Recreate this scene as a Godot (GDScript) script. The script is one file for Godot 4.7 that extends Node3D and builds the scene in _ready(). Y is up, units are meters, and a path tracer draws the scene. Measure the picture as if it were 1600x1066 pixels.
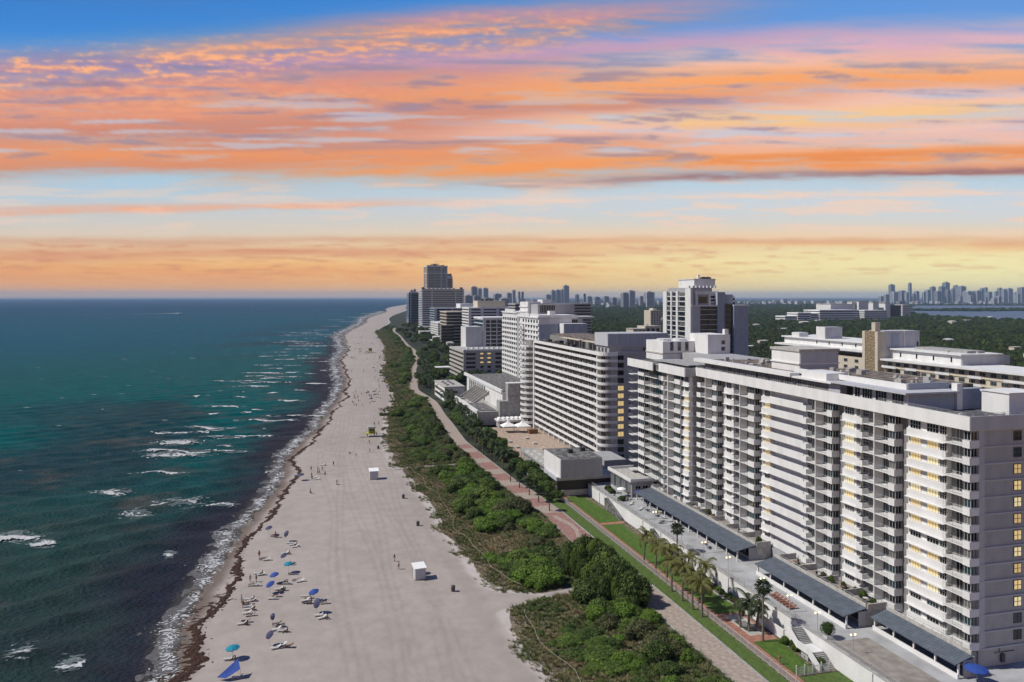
extends Node3D
# An aerial view south along a city beach: metres, y up, -Z runs down the coast, +X runs inland.
const EYE := 64.0
const HEAD := 14.741          # the camera's heading, degrees from -Z towards +X
var M := {}                   # materials
var cache := {}               # shared meshes
var rng := RandomNumberGenerator.new()
var n_soft := FastNoiseLite.new()
var n_fine := FastNoiseLite.new()
var unit_box := BoxMesh.new()


func _ready():
	var cam := Camera3D.new()
	cam.name = "camera"
	cam.position = Vector3(0, EYE, 0)
	cam.rotation_degrees = Vector3(0, -HEAD, 0)
	cam.set_frustum(0.87377, Vector2(0, -0.05656), 1.0, 90000.0)
	cam.keep_aspect = Camera3D.KEEP_HEIGHT
	add_child(cam)
	cam.current = true
	rng.seed = 11
	for nz in [n_soft, n_fine]:
		nz.noise_type = FastNoiseLite.TYPE_SIMPLEX_SMOOTH
		nz.seed = 5
	n_soft.frequency = 1.0
	n_soft.fractal_octaves = 4
	n_fine.frequency = 1.0
	n_fine.fractal_type = FastNoiseLite.FRACTAL_NONE
	var env := Environment.new()
	env.background_mode = Environment.BG_SKY
	env.sky = Sky.new()
	var pano := PanoramaSkyMaterial.new()
	pano.panorama = sunset_sky()
	env.sky.sky_material = pano
	env.background_energy_multiplier = 1.0
	env.tonemap_mode = Environment.TONE_MAPPER_LINEAR
	env.tonemap_exposure = 1.0
	env.ambient_light_source = Environment.AMBIENT_SOURCE_SKY
	env.sdfgi_enabled = true
	env.ssao_enabled = true
	env.ssil_enabled = true
	env.fog_enabled = true
	env.fog_density = 0.00004
	env.fog_light_color = Color(0.48, 0.58, 0.68)
	var we := WorldEnvironment.new()
	we.name = "air"
	we.environment = env
	add_child(we)
	var sun := DirectionalLight3D.new()
	sun.name = "sun"
	sun.light_energy = 1.42
	sun.light_color = Color(1.0, 0.98, 0.94)
	sun.light_angular_distance = 0.5
	sun.shadow_enabled = true
	var el := deg_to_rad(48.0)
	var az := deg_to_rad(11.0)
	sun.look_at_from_position(Vector3.ZERO, -Vector3(-cos(el) * cos(az), sin(el), -cos(el) * sin(az)), Vector3.UP)
	add_child(sun)
	make_materials()
	ground_and_sea()
	paths_and_lawns()
	pool_deck()
	near_condo()
	mid_condo()
	hotel()
	rear_condo()
	stepped_tower()
	low_blocks()
	distant_blocks()
	skyline()
	dune_plants()
	palms_and_trees()
	suburb()
	beach_life()
	deck_furniture()


# ---------------------------------------------------------------- sky
func tri_fold(a: float, half: float) -> float:      # mirrors an angle into -half..half so that the cloud bands go on all round
	return half - absf(fposmod(a + half, 4.0 * half) - 2.0 * half)


func bump(x: float, c: float, w: float) -> float:
	var t := (x - c) / w
	return exp(-t * t)


func sunset_sky() -> ImageTexture:
	var W := 4096
	var H := 2048
	var img := Image.create(W, H, false, Image.FORMAT_RGB8)
	img.fill(Color(0.75, 0.6, 0.45))
	var warp := FastNoiseLite.new()
	warp.seed = 3
	warp.noise_type = FastNoiseLite.TYPE_SIMPLEX_SMOOTH
	warp.frequency = 1.0
	warp.fractal_octaves = 4
	var streak: FastNoiseLite = warp.duplicate()
	streak.seed = 21
	streak.fractal_octaves = 5
	var puff: FastNoiseLite = warp.duplicate()
	puff.seed = 44
	puff.fractal_octaves = 4
	puff.fractal_gain = 0.6
	# clear air, by elevation
	var air := Gradient.new()
	air.offsets = PackedFloat32Array([0.0, 0.5 / 90, 2.2 / 90, 4.2 / 90, 6.5 / 90, 9.0 / 90, 14.0 / 90, 19.0 / 90, 24.0 / 90, 40.0 / 90, 1.0])
	air.colors = PackedColorArray([Color8(246, 206, 122), Color8(255, 222, 138), Color8(252, 220, 160), Color8(228, 208, 184), Color8(200, 208, 214), Color8(172, 206, 228), Color8(160, 182, 222), Color8(66, 138, 214), Color8(44, 116, 200), Color8(28, 70, 136), Color8(18, 44, 96)])
	# bands of cloud: elevation at heading 0, thickness, tilt per degree, heading of its middle, its half-length, strength, colour
	var bands := [
		[1.7, 0.75, 0.004, -44.0, 44.0, 0.85, Color8(244, 166, 98)],
		[3.2, 0.42, 0.003, -28.0, 38.0, 0.9, Color8(226, 158, 116)],
		[4.0, 0.45, 0.0, 30.0, 40.0, 0.7, Color8(252, 192, 122)],
		[4.1, 0.3, 0.002, -10.0, 60.0, 0.6, Color8(214, 156, 124)],
		[4.7, 0.5, 0.0, 30.0, 36.0, 0.55, Color8(250, 212, 176)],
		[6.45, 0.3, 0.022, -26.0, 20.0, 0.95, Color8(247, 172, 134)],
		[7.3, 0.25, 0.01, 20.0, 26.0, 0.5, Color8(246, 214, 200)],
		[9.6, 1.0, 0.022, -30.0, 28.0, 0.95, Color8(222, 148, 112)],
		[10.6, 0.95, 0.016, -16.0, 30.0, 0.95, Color8(240, 154, 102)],
		[9.75, 0.85, 0.022, 14.0, 30.0, 1.0, Color8(250, 158, 88)],
		[9.1, 0.26, 0.03, 26.0, 26.0, 0.85, Color8(150, 104, 106)],
		[10.5, 0.35, 0.035, 30.0, 20.0, 0.8, Color8(236, 140, 74)],
		[11.2, 0.3, 0.01, -6.0, 16.0, 0.6, Color8(172, 140, 150)],
		[12.2, 0.8, 0.01, 22.0, 30.0, 0.7, Color8(250, 204, 190)],
		[12.4, 0.9, 0.02, -26.0, 24.0, 0.85, Color8(206, 134, 112)],
		[13.1, 0.7, 0.03, 22.0, 18.0, 0.75, Color8(252, 204, 132)],
		[13.4, 0.8, 0.02, -20.0, 30.0, 0.85, Color8(238, 158, 124)],
		[14.0, 0.55, 0.03, 2.0, 16.0, 0.85, Color8(186, 136, 140)],
		[15.3, 1.05, 0.035, 14.0, 32.0, 1.0, Color8(253, 166, 100)],
		[14.8, 1.0, 0.02, -24.0, 24.0, 0.85, Color8(232, 152, 126)],
		[16.4, 1.0, 0.02, -26.0, 26.0, 0.8, Color8(200, 142, 150)],
		[17.6, 0.8, 0.05, 2.0, 26.0, 0.75, Color8(206, 158, 190)],
		[18.6, 0.9, 0.075, -8.0, 20.0, 0.95, Color8(244, 164, 122)],
		[19.8, 0.8, 0.06, 0.0, 16.0, 0.7, Color8(206, 146, 160)],
		[18.4, 0.7, 0.05, 32.0, 16.0, 0.6, Color8(222, 172, 200)],
		[25.0, 2.2, 0.06, -4.0, 24.0, 0.5, Color8(198, 130, 142)],
		[31.0, 2.6, -0.05, 18.0, 20.0, 0.4, Color8(170, 112, 132)]]
	var top_full := 38.0
	for row in range(0, H / 2 + 1):
		var e := 90.0 - (row + 0.5) / H * 180.0
		if e > top_full:
			img.fill_rect(Rect2i(0, row, W, 1), air.sample(e / 90.0))
			continue
		var base := air.sample(clampf(e / 90.0, 0.0, 1.0))
		for colm in range(0, W):
			var a := fposmod((colm + 0.5) / W * 360.0 - HEAD + 180.0, 360.0) - 180.0
			var f := tri_fold(a, 90.0)
			if absf(f) > 36.0:
				f = signf(f) * (36.0 + 13.0 * (1.0 - exp(-(absf(f) - 36.0) / 13.0)))
			a = tri_fold(a, 90.0)                     # the noise runs back on itself behind the camera, so that it closes
			var c := base
			var eq := rad_to_deg(atan(tan(deg_to_rad(e)) / cos(deg_to_rad(f))))      # straight bands of cloud lying across the view
			c = air.sample(clampf(eq / 90.0, 0.0, 1.0))
			# the low air is yellower and the high air paler to the right
			var right := smoothstep(-30.0, 34.0, f)
			var wx := a * 0.032
			var w := warp.get_noise_2d(wx, eq * 0.24)
			var st := streak.get_noise_2d(a * 0.085 + w * 0.6, eq * 0.95 + a * 0.012)
			var thin := streak.get_noise_2d(a * 0.24 + 90.0 + w, eq * 2.8 + a * 0.03)
			var wob := w * 0.65 * (0.3 + 0.05 * eq) + st * 0.45 * (0.4 + 0.05 * eq) + thin * 0.16
			if eq < 12.0:
				c = c.lerp(Color(1.0, 0.955, 0.69), right * bump(eq, 1.9, 2.3))
				c = c.lerp(Color8(252, 168, 78), (1.0 - right) * 0.85 * bump(eq, 1.1, 1.9))
				c = c.lerp(Color8(222, 226, 230), right * 0.5 * bump(eq, 6.8, 2.0))
			else:
				c = c.lerp(Color8(150, 180, 236), right * 0.45)
			# one broad veil of lit cloud behind the separate bands
			var top := 17.0 + 0.06 * f
			var veil := smoothstep(8.7, 9.6, eq + wob * 0.6) * (1.0 - smoothstep(top - 1.0, top + 1.6, eq + wob))
			veil *= clampf(0.76 + 1.1 * st + 0.16 * thin, 0.0, 0.95)
			var veil_tone := Color8(220, 152, 128).lerp(Color8(250, 196, 176), smoothstep(-16.0, 20.0, f)).lerp(Color8(214, 142, 140), 0.6 * smoothstep(13.0, 17.5, eq) * smoothstep(12.0, -10.0, f))
			c = c.lerp(veil_tone, veil)
			for b in bands:
				var d: float = eq - b[0] - b[2] * (f - b[3]) + wob * 0.8
				var th: float = b[1] * (1.0 + 0.5 * w)
				if absf(d) > th * 2.2:
					continue
				var k := exp(-d * d / (th * th)) * exp(-pow((f - b[3]) / b[4], 4.0))
				k *= clampf(0.84 + st * 0.6 + thin * 0.3, 0.0, 1.0) * b[5]
				if k < 0.01:
					continue
				var hue: Color = b[6]
				# the underside of a band is greyer than its lit top
				hue = hue.lerp(Color8(178, 122, 126), clampf(-d / th, 0.0, 1.0) * 0.28 * smoothstep(6.0, 10.0, eq))
				c = c.lerp(hue, minf(k, 1.0))
			if eq > 10.5:
				# ragged flecks along the edges of the upper clouds
				var p := puff.get_noise_2d(a * 0.6 + eq * 0.35, eq * 2.2 - a * 0.12)
				var where := bump(eq, 18.6 + 0.085 * f, 1.25) * smoothstep(12.0, -2.0, f) + 0.8 * bump(eq, 17.0 + 0.02 * f, 1.2) * smoothstep(-12.0, -26.0, f) + 0.5 * bump(eq, 14.2, 0.9) * smoothstep(-4.0, -16.0, f)
				c = c.lerp(Color8(255, 180, 134), clampf(smoothstep(-0.05, 0.6, p * 0.8 + st * 0.5 + thin * 0.7) * where * 0.85, 0.0, 1.0))
				c = c.lerp(Color8(150, 140, 186), clampf(smoothstep(0.0, 0.5, -p - st * 0.5) * where * 0.45, 0.0, 1.0))
			c = c.lerp(Color8(250, 212, 188), 0.7 * smoothstep(-0.05, 0.4, st + 0.35 * thin) * smoothstep(4.4, 5.4, eq) * smoothstep(8.9, 8.0, eq) * (0.6 + 0.4 * right))
			# thin grey-mauve streaks in the body of the clouds, pale streaks low down
			c = c.lerp(Color8(158, 124, 140), 0.55 * smoothstep(0.14, 0.5, -st - thin * 0.25) * smoothstep(9.0, 10.5, eq) * smoothstep(18.5, 15.0, eq))
			c = c.lerp(Color8(196, 206, 226), 0.6 * smoothstep(0.16, 0.5, warp.get_noise_2d(a * 0.07 + 50.0, eq * 1.1) * 1.2 - 0.2 * thin) * smoothstep(9.4, 10.6, eq) * smoothstep(16.0, 13.0, eq))
			c = c.lerp(Color8(214, 140, 100), 0.6 * smoothstep(0.1, 0.5, -thin) * smoothstep(1.0, 2.0, eq) * smoothstep(4.6, 3.6, eq) * (1.0 - 0.5 * right))
			c = c.lerp(Color8(255, 236, 176), 0.5 * smoothstep(0.05, 0.5, thin) * smoothstep(0.4, 1.2, eq) * smoothstep(4.0, 2.6, eq) * (0.3 + 0.7 * right))
			img.set_pixel(colm, row, c)
	return ImageTexture.create_from_image(img)


# ---------------------------------------------------------------- materials
func speckle(freq: float, lo: float, hi: float, seed_: int, octaves := 4, size := 256, contrast := 1.0, stretch := Vector2i.ONE) -> Image:
	var nz := FastNoiseLite.new()
	nz.seed = seed_
	nz.noise_type = FastNoiseLite.TYPE_SIMPLEX_SMOOTH
	nz.frequency = freq
	nz.fractal_octaves = octaves
	var g := nz.get_seamless_image(size, size)
	g.convert(Image.FORMAT_L8)
	if stretch != Vector2i.ONE:
		g.resize(size * stretch.x, size * stretch.y, Image.INTERPOLATE_CUBIC)
		g.crop(size, size)
	var src := g.get_data()
	var out := PackedByteArray()
	out.resize(size * size)
	for i in size * size:
		var t := clampf((src[i] / 255.0 - 0.5) * contrast + 0.5, 0.0, 1.0)
		out[i] = int(255.0 * lerpf(lo, hi, t))
	return Image.create_from_data(size, size, false, Image.FORMAT_L8, out)


func texture(key: String, make: Image) -> ImageTexture:
	if not cache.has(key):
		cache[key] = ImageTexture.create_from_image(make)
	return cache[key]


func normals_of(img: Image, strength: float) -> ImageTexture:
	var n := img.duplicate()
	n.convert(Image.FORMAT_RGBA8)
	n.bump_map_to_normal_map(strength)
	return ImageTexture.create_from_image(n)


func mat(key: String, linear: Color, rough: float, coarse: Texture2D = null, coarse_m := 20.0, fine: Texture2D = null, fine_m := 3.0, normal: Texture2D = null, n_scale := 0.5) -> StandardMaterial3D:
	var m := StandardMaterial3D.new()
	m.resource_name = key
	m.albedo_color = linear.linear_to_srgb()
	m.roughness = rough
	m.metallic_specular = 0.4
	if coarse:
		m.albedo_texture = coarse
	m.uv1_triplanar = true
	m.uv1_world_triplanar = true
	m.uv1_scale = Vector3.ONE / coarse_m
	if fine:
		m.detail_enabled = true
		m.detail_blend_mode = BaseMaterial3D.BLEND_MODE_MUL
		m.detail_albedo = fine
		m.detail_uv_layer = BaseMaterial3D.DETAIL_UV_2
		m.uv2_triplanar = true
		m.uv2_world_triplanar = true
		m.uv2_scale = Vector3.ONE / fine_m
	if normal:
		m.normal_enabled = true
		m.normal_texture = normal
		m.normal_scale = n_scale
	M[key] = m
	return m


func plain(key: String, linear: Color, rough := 0.6, metal := 0.0) -> StandardMaterial3D:
	var m := mat(key, linear, rough)
	m.uv1_triplanar = false
	m.metallic = metal
	return m


func vertex_mat(key: String, rough: float, coarse: Texture2D = null, coarse_m := 20.0, fine: Texture2D = null, fine_m := 3.0) -> StandardMaterial3D:
	var m := mat(key, Color.WHITE, rough, coarse, coarse_m, fine, fine_m)
	m.vertex_color_use_as_albedo = true
	if coarse == null:
		m.uv1_triplanar = false
	return m


func make_materials():
	var blotch := texture("blotch", speckle(0.012, 0.84, 1.0, 2, 5, 512, 1.6))
	var grain := texture("grain", speckle(0.06, 0.93, 1.0, 8, 4, 256, 1.4))
	var soft := texture("soft", speckle(0.012, 0.86, 1.0, 27, 5, 512, 1.4))
	var strong := texture("strong", speckle(0.02, 0.55, 1.0, 14, 5, 512, 1.9))
	var drip := texture("drip", speckle(0.012, 0.93, 1.0, 6, 5, 512, 1.2, Vector2i(1, 3)))
	var pit := speckle(0.05, 0.0, 1.0, 17, 4, 256, 1.2)
	var ripple := speckle(0.035, 0.0, 1.0, 23, 5, 512, 1.3)
	mat("white_paint", Color(0.76, 0.76, 0.75), 0.7, drip, 23.0, grain, 4.0)
	mat("cool_and_shade", Color(0.50, 0.51, 0.54), 0.7, drip, 17.0, grain, 5.0)  # cool tone; on camera-facing ends of white blocks it stands for shade
	mat("grey_and_shade", Color(0.40, 0.40, 0.41), 0.75, drip, 11.0, grain, 4.0)  # grey tone; ends of white buildings wear it to imitate shade
	mat("taupe", Color(0.25, 0.245, 0.23), 0.8, drip, 9.0, grain, 3.0)
	mat("blue_grey", Color(0.36, 0.40, 0.47), 0.8, drip, 15.0, grain, 5.0)  # blue-grey; thin sheets of it put shade onto white end walls
	mat("cream", Color(0.60, 0.54, 0.43), 0.8, drip, 12.0, grain, 4.0)
	mat("tan_tile", Color(0.42, 0.32, 0.20), 0.8, strong, 9.0, grain, 1.5)
	mat("pale_stone", Color(0.53, 0.51, 0.47), 0.85, blotch, 9.0, grain, 2.0)
	mat("concrete", Color(0.42, 0.415, 0.405), 0.85, blotch, 13.0, grain, 2.5)
	mat("deck_paving", Color(0.45, 0.455, 0.465), 0.8, soft, 41.0, grain, 2.2)
	mat("warm_paving", Color(0.33, 0.30, 0.27), 0.85, blotch, 16.0, grain, 3.0)
	mat("gravel_roof", Color(0.27, 0.225, 0.19), 0.95, strong, 22.0, grain, 1.3)
	mat("grey_roof", Color(0.24, 0.235, 0.23), 0.9, strong, 26.0, grain, 2.0)
	mat("dark_roof", Color(0.16, 0.165, 0.18), 0.85, strong, 19.0, grain, 2.0)
	mat("slate_metal", Color(0.125, 0.15, 0.185), 0.5, blotch, 12.0, grain, 2.0)
	mat("red_paver", Color(0.36, 0.20, 0.17), 0.85, soft, 12.0, grain, 0.8)
	mat("pale_paver", Color(0.45, 0.37, 0.31), 0.85, blotch, 7.0, grain, 0.8)
	mat("coral_path", Color(0.42, 0.20, 0.145), 0.85, blotch, 9.0, grain, 1.2)
	mat("pink_terrace", Color(0.50, 0.38, 0.30), 0.85, blotch, 12.0, grain, 1.5)
	mat("lawn", Color(0.082, 0.150, 0.020), 0.95, soft, 13.0, grain, 0.7, normals_of(pit, 3.0), 0.8)
	mat("verge", Color(0.092, 0.145, 0.030), 0.95, soft, 9.0, grain, 0.7, normals_of(pit, 3.0), 0.8)
	mat("soil", Color(0.24, 0.20, 0.14), 0.95, strong, 13.0, grain, 1.0, normals_of(pit, 2.0), 0.7)
	mat("asphalt", Color(0.06, 0.06, 0.063), 0.9, strong, 15.0, grain, 2.0)
	mat("inland", Color(0.040, 0.052, 0.026), 0.95, strong, 160.0, grain, 30.0)
	mat("bay", Color(0.055, 0.10, 0.16), 0.5)
	mat("pool", Color(0.05, 0.33, 0.42), 0.12)
	mat("wood", Color(0.20, 0.105, 0.06), 0.8, grain, 2.0)
	mat("bark", Color(0.17, 0.145, 0.115), 0.9, grain, 1.5)
	plain("rail_metal", Color(0.40, 0.41, 0.42), 0.5, 0.2)
	mat("shade_wall", Color(0.25, 0.245, 0.235), 0.8, drip, 9.0, grain, 3.0)  # darkened wall colour, with the shade of the balcony recesses put in
	plain("fence_white", Color(0.46, 0.49, 0.48), 0.55)
	plain("steel_dark", Color(0.05, 0.05, 0.055), 0.5)
	plain("frame_white", Color(0.50, 0.50, 0.49), 0.6)
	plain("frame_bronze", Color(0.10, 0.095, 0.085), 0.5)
	for g in [["glass_dark", Color(0.010, 0.013, 0.016)], ["glass_blue", Color(0.04, 0.055, 0.07)], ["glass_blind", Color(0.13, 0.13, 0.125)], ["glass_teal", Color(0.015, 0.045, 0.055)]]:
		var gm := plain(g[0], g[1], 0.08)
		gm.metallic_specular = 0.5
	var lit := plain("window_light", Color(0.45, 0.40, 0.28), 0.4)
	lit.emission_enabled = true
	lit.emission = Color(1.0, 0.86, 0.56)
	lit.emission_energy_multiplier = 0.58
	for q in [["window_light_dim", Color(1.0, 0.84, 0.52), 0.44], ["window_light_pale", Color(1.0, 0.92, 0.70), 0.62]]:
		var lv := plain(q[0], Color(0.42, 0.38, 0.28), 0.35)
		lv.emission_enabled = true
		lv.emission = q[1]
		lv.emission_energy_multiplier = q[2]
	var lamp := plain("lamp_glow", Color(0.9, 0.85, 0.7), 0.4)
	lamp.emission_enabled = true
	lamp.emission = Color(1.0, 0.86, 0.58)
	lamp.emission_energy_multiplier = 3.0
	plain("canvas_white", Color(0.78, 0.78, 0.76), 0.8)
	plain("canvas_blue", Color(0.035, 0.075, 0.30), 0.8)
	plain("canvas_teal", Color(0.01, 0.21, 0.30), 0.8)
	plain("canvas_royal", Color(0.022, 0.06, 0.27), 0.8)
	plain("canvas_slate", Color(0.06, 0.065, 0.12), 0.8)
	plain("resin", Color(0.50, 0.49, 0.47), 0.6)
	plain("black_resin", Color(0.03, 0.03, 0.032), 0.6)
	plain("guard_yellow", Color(0.42, 0.42, 0.05), 0.6)
	plain("guard_olive", Color(0.16, 0.18, 0.03), 0.7)
	plain("bin_grey", Color(0.07, 0.065, 0.065), 0.7)
	plain("orange_wood", Color(0.21, 0.085, 0.05), 0.7)
	plain("bronze_core", Color(0.035, 0.028, 0.024), 0.4)
	var sand := vertex_mat("sand", 0.95, texture("faint", speckle(0.02, 0.94, 1.0, 19, 5, 512, 1.3)), 61.0, texture("powder", speckle(0.06, 0.965, 1.0, 28, 4, 256, 1.3)), 1.9)
	sand.normal_enabled = true
	sand.normal_texture = normals_of(ripple, 4.0)
	sand.normal_scale = 0.12
	var sea := vertex_mat("sea", 0.42)
	sea.metallic_specular = 0.06
	sea.uv1_triplanar = true
	sea.uv1_world_triplanar = true
	sea.uv1_scale = Vector3(1.0 / 26.0, 1.0 / 26.0, 1.0 / 17.0)
	sea.normal_enabled = true
	sea.normal_texture = normals_of(speckle(0.03, 0.0, 1.0, 31, 5, 512, 1.3), 8.0)
	sea.normal_scale = 0.85
	mat("foam", Color(0.62, 0.63, 0.63), 0.9, grain, 3.0, blotch, 9.0)
	mat("streak_foam", Color(0.135, 0.175, 0.178), 0.85, grain, 3.0, blotch, 7.0)
	mat("thin_foam", Color(0.13, 0.125, 0.125), 0.8, grain, 3.0, blotch, 9.0)
	mat("weed", Color(0.078, 0.034, 0.020), 0.95, strong, 5.0, grain, 0.8, normals_of(pit, 5.0), 1.0)
	var leaf := vertex_mat("leaf", 0.55)
	leaf.metallic_specular = 0.3
	leaf.backlight_enabled = true
	leaf.backlight = Color(0.35, 0.35, 0.35)
	leaf.cull_mode = BaseMaterial3D.CULL_DISABLED
	vertex_mat("vertex_cloth", 0.85)
	vertex_mat("tower", 0.45)


# ---------------------------------------------------------------- building blocks
class Shape:
	var v := PackedVector3Array()
	var n := PackedVector3Array()
	var c := PackedColorArray()
	var col := Color.WHITE

	func tri(a: Vector3, b: Vector3, d: Vector3):
		var q := (d - a).cross(b - a).normalized()
		v.push_back(a); v.push_back(b); v.push_back(d)
		n.push_back(q); n.push_back(q); n.push_back(q)
		c.push_back(col); c.push_back(col); c.push_back(col)

	func quad(a: Vector3, b: Vector3, d: Vector3, e: Vector3):
		tri(a, b, d)
		tri(a, d, e)

	func box(x0: float, x1: float, y0: float, y1: float, z0: float, z1: float):
		var a := Vector3(x0, y0, z0)
		var b := Vector3(x1, y0, z0)
		var d := Vector3(x1, y0, z1)
		var e := Vector3(x0, y0, z1)
		var up := Vector3(0, y1 - y0, 0)
		quad(a + up, b + up, d + up, e + up)
		quad(e, d, b, a)
		quad(a, b, b + up, a + up)
		quad(b, d, d + up, b + up)
		quad(d, e, e + up, d + up)
		quad(e, a, a + up, e + up)

	func tube(a: Vector3, b: Vector3, r0: float, r1: float, sides := 6, cap := true):
		var ax := (b - a).normalized()
		var s := ax.cross(Vector3.UP if absf(ax.y) < 0.9 else Vector3.RIGHT).normalized()
		var t := ax.cross(s)
		for i in sides:
			var u0 := TAU * i / sides
			var u1 := TAU * (i + 1) / sides
			var p0 := s * cos(u0) + t * sin(u0)
			var p1 := s * cos(u1) + t * sin(u1)
			quad(a + p1 * r0, a + p0 * r0, b + p0 * r1, b + p1 * r1)
			if cap:
				tri(b, b + p1 * r1, b + p0 * r1)
				tri(a, a + p0 * r0, a + p1 * r0)

	func wall(line: PackedVector2Array, y0: float, y1: float, thick: float, closed := false):   # an upright strip of the given thickness along a line in plan
		var k := line.size()
		var inner := PackedVector2Array()
		for i in k:
			var before := line[posmod(i - 1, k)] if closed or i > 0 else line[i]
			var after := line[posmod(i + 1, k)] if closed or i < k - 1 else line[i]
			var d := (after - before).normalized()
			inner.push_back(line[i] + Vector2(-d.y, d.x) * thick)
		for i in range(k if closed else k - 1):
			var j := (i + 1) % k
			var a := Vector3(line[i].x, y0, line[i].y)
			var b := Vector3(line[j].x, y0, line[j].y)
			var d := Vector3(inner[j].x, y0, inner[j].y)
			var e := Vector3(inner[i].x, y0, inner[i].y)
			var up := Vector3(0, y1 - y0, 0)
			quad(a, b, b + up, a + up)
			quad(d, e, e + up, d + up)
			quad(a + up, b + up, d + up, e + up)
			quad(e, d, b, a)
			if not closed and i == 0:
				quad(e, a, a + up, e + up)
			if not closed and i == k - 2:
				quad(b, d, d + up, b + up)

	func slab(line: PackedVector2Array, y0: float, y1: float):   # a flat plate with the given outline
		var idx := Geometry2D.triangulate_polygon(line)
		for i in range(0, idx.size(), 3):
			var a := Vector3(line[idx[i]].x, y1, line[idx[i]].y)
			var b := Vector3(line[idx[i + 1]].x, y1, line[idx[i + 1]].y)
			var d := Vector3(line[idx[i + 2]].x, y1, line[idx[i + 2]].y)
			if (d - a).cross(b - a).y < 0.0:
				var s := b
				b = d
				d = s
			tri(a, b, d)
			if y1 > y0:
				var down := Vector3(0, y0 - y1, 0)
				tri(a + down, d + down, b + down)
		if y1 > y0:
			for i in line.size():
				var p := line[i]
				var q := line[(i + 1) % line.size()]
				quad(Vector3(p.x, y0, p.y), Vector3(q.x, y0, q.y), Vector3(q.x, y1, q.y), Vector3(p.x, y1, p.y))

	func add_to(m: ArrayMesh, material: Material) -> ArrayMesh:
		if v.is_empty():
			return m
		var arr := []
		arr.resize(Mesh.ARRAY_MAX)
		arr[Mesh.ARRAY_VERTEX] = v
		arr[Mesh.ARRAY_NORMAL] = n
		arr[Mesh.ARRAY_COLOR] = c
		m.add_surface_from_arrays(Mesh.PRIMITIVE_TRIANGLES, arr)
		m.surface_set_material(m.get_surface_count() - 1, material)
		return m

	func mesh(material: Material) -> ArrayMesh:
		return add_to(ArrayMesh.new(), material)


func thing(called: String, label: String, category: String, at := Vector3.ZERO, group := "", turn := 0.0) -> Node3D:
	var o := Node3D.new()
	o.name = called
	add_child(o, true)
	o.position = at
	o.rotation.y = turn
	tag(o, label, category, group)
	return o


func tag(o: Node3D, label: String, category: String, group := ""):
	o.set_meta("label", label)
	o.set_meta("category", category)
	if group:
		o.set_meta("group", group)


func part(parent: Node, called: String, mesh: Mesh, at := Vector3.ZERO, turn := 0.0) -> MeshInstance3D:
	var o := MeshInstance3D.new()
	o.name = called
	o.mesh = mesh
	o.position = at
	o.rotation.y = turn
	parent.add_child(o, true)
	return o


func bx(parent: Node3D, called: String, m: String, x0: float, x1: float, y0: float, y1: float, z0: float, z1: float) -> MeshInstance3D:   # a block between world coordinates, as a part of a thing that is not turned
	var o := MeshInstance3D.new()
	o.name = called
	o.mesh = unit_box
	o.material_override = M[m]
	var at := Vector3(x0 + x1, y0 + y1, z0 + z1) * 0.5
	var up: Node = parent
	while up != null and up != self:
		at -= (up as Node3D).position
		up = up.get_parent()
	o.position = at
	o.scale = Vector3(absf(x1 - x0), absf(y1 - y0), absf(z1 - z0)) / (parent.scale if parent is MeshInstance3D else Vector3.ONE)
	if parent is MeshInstance3D:
		o.position = at / parent.scale
	parent.add_child(o, true)
	return o


func setting(called: String, mesh: Mesh, kind := "structure") -> MeshInstance3D:
	var o := part(self, called, mesh)
	o.set_meta("kind", kind)
	return o


func copy(o: Node3D, at: Vector3, turn := 0.0, size := Vector3.ONE, label := "") -> Node3D:
	var r: Node3D = o.duplicate()
	r.name = String(o.name).rstrip("0123456789").rstrip("_")
	add_child(r, true)
	r.position = at
	r.rotation.y = turn
	r.scale = size
	if label:
		r.set_meta("label", label)
	return r


func curve(zs: Array, xs: Array, z: float) -> float:   # a line down the coast: x at a given z (zs fall)
	if z >= zs[0]:
		return xs[0] + (xs[1] - xs[0]) * (z - zs[0]) / (zs[1] - zs[0]) * 0.3
	for i in range(1, zs.size()):
		if z >= zs[i]:
			var t: float = (z - zs[i - 1]) / (zs[i] - zs[i - 1])
			t = lerpf(t, t * t * (3.0 - 2.0 * t), 0.5)
			return lerpf(xs[i - 1], xs[i], t)
	var k := zs.size() - 1
	return xs[k] + (xs[k] - xs[k - 1]) * (z - zs[k]) / (zs[k] - zs[k - 1])


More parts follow.
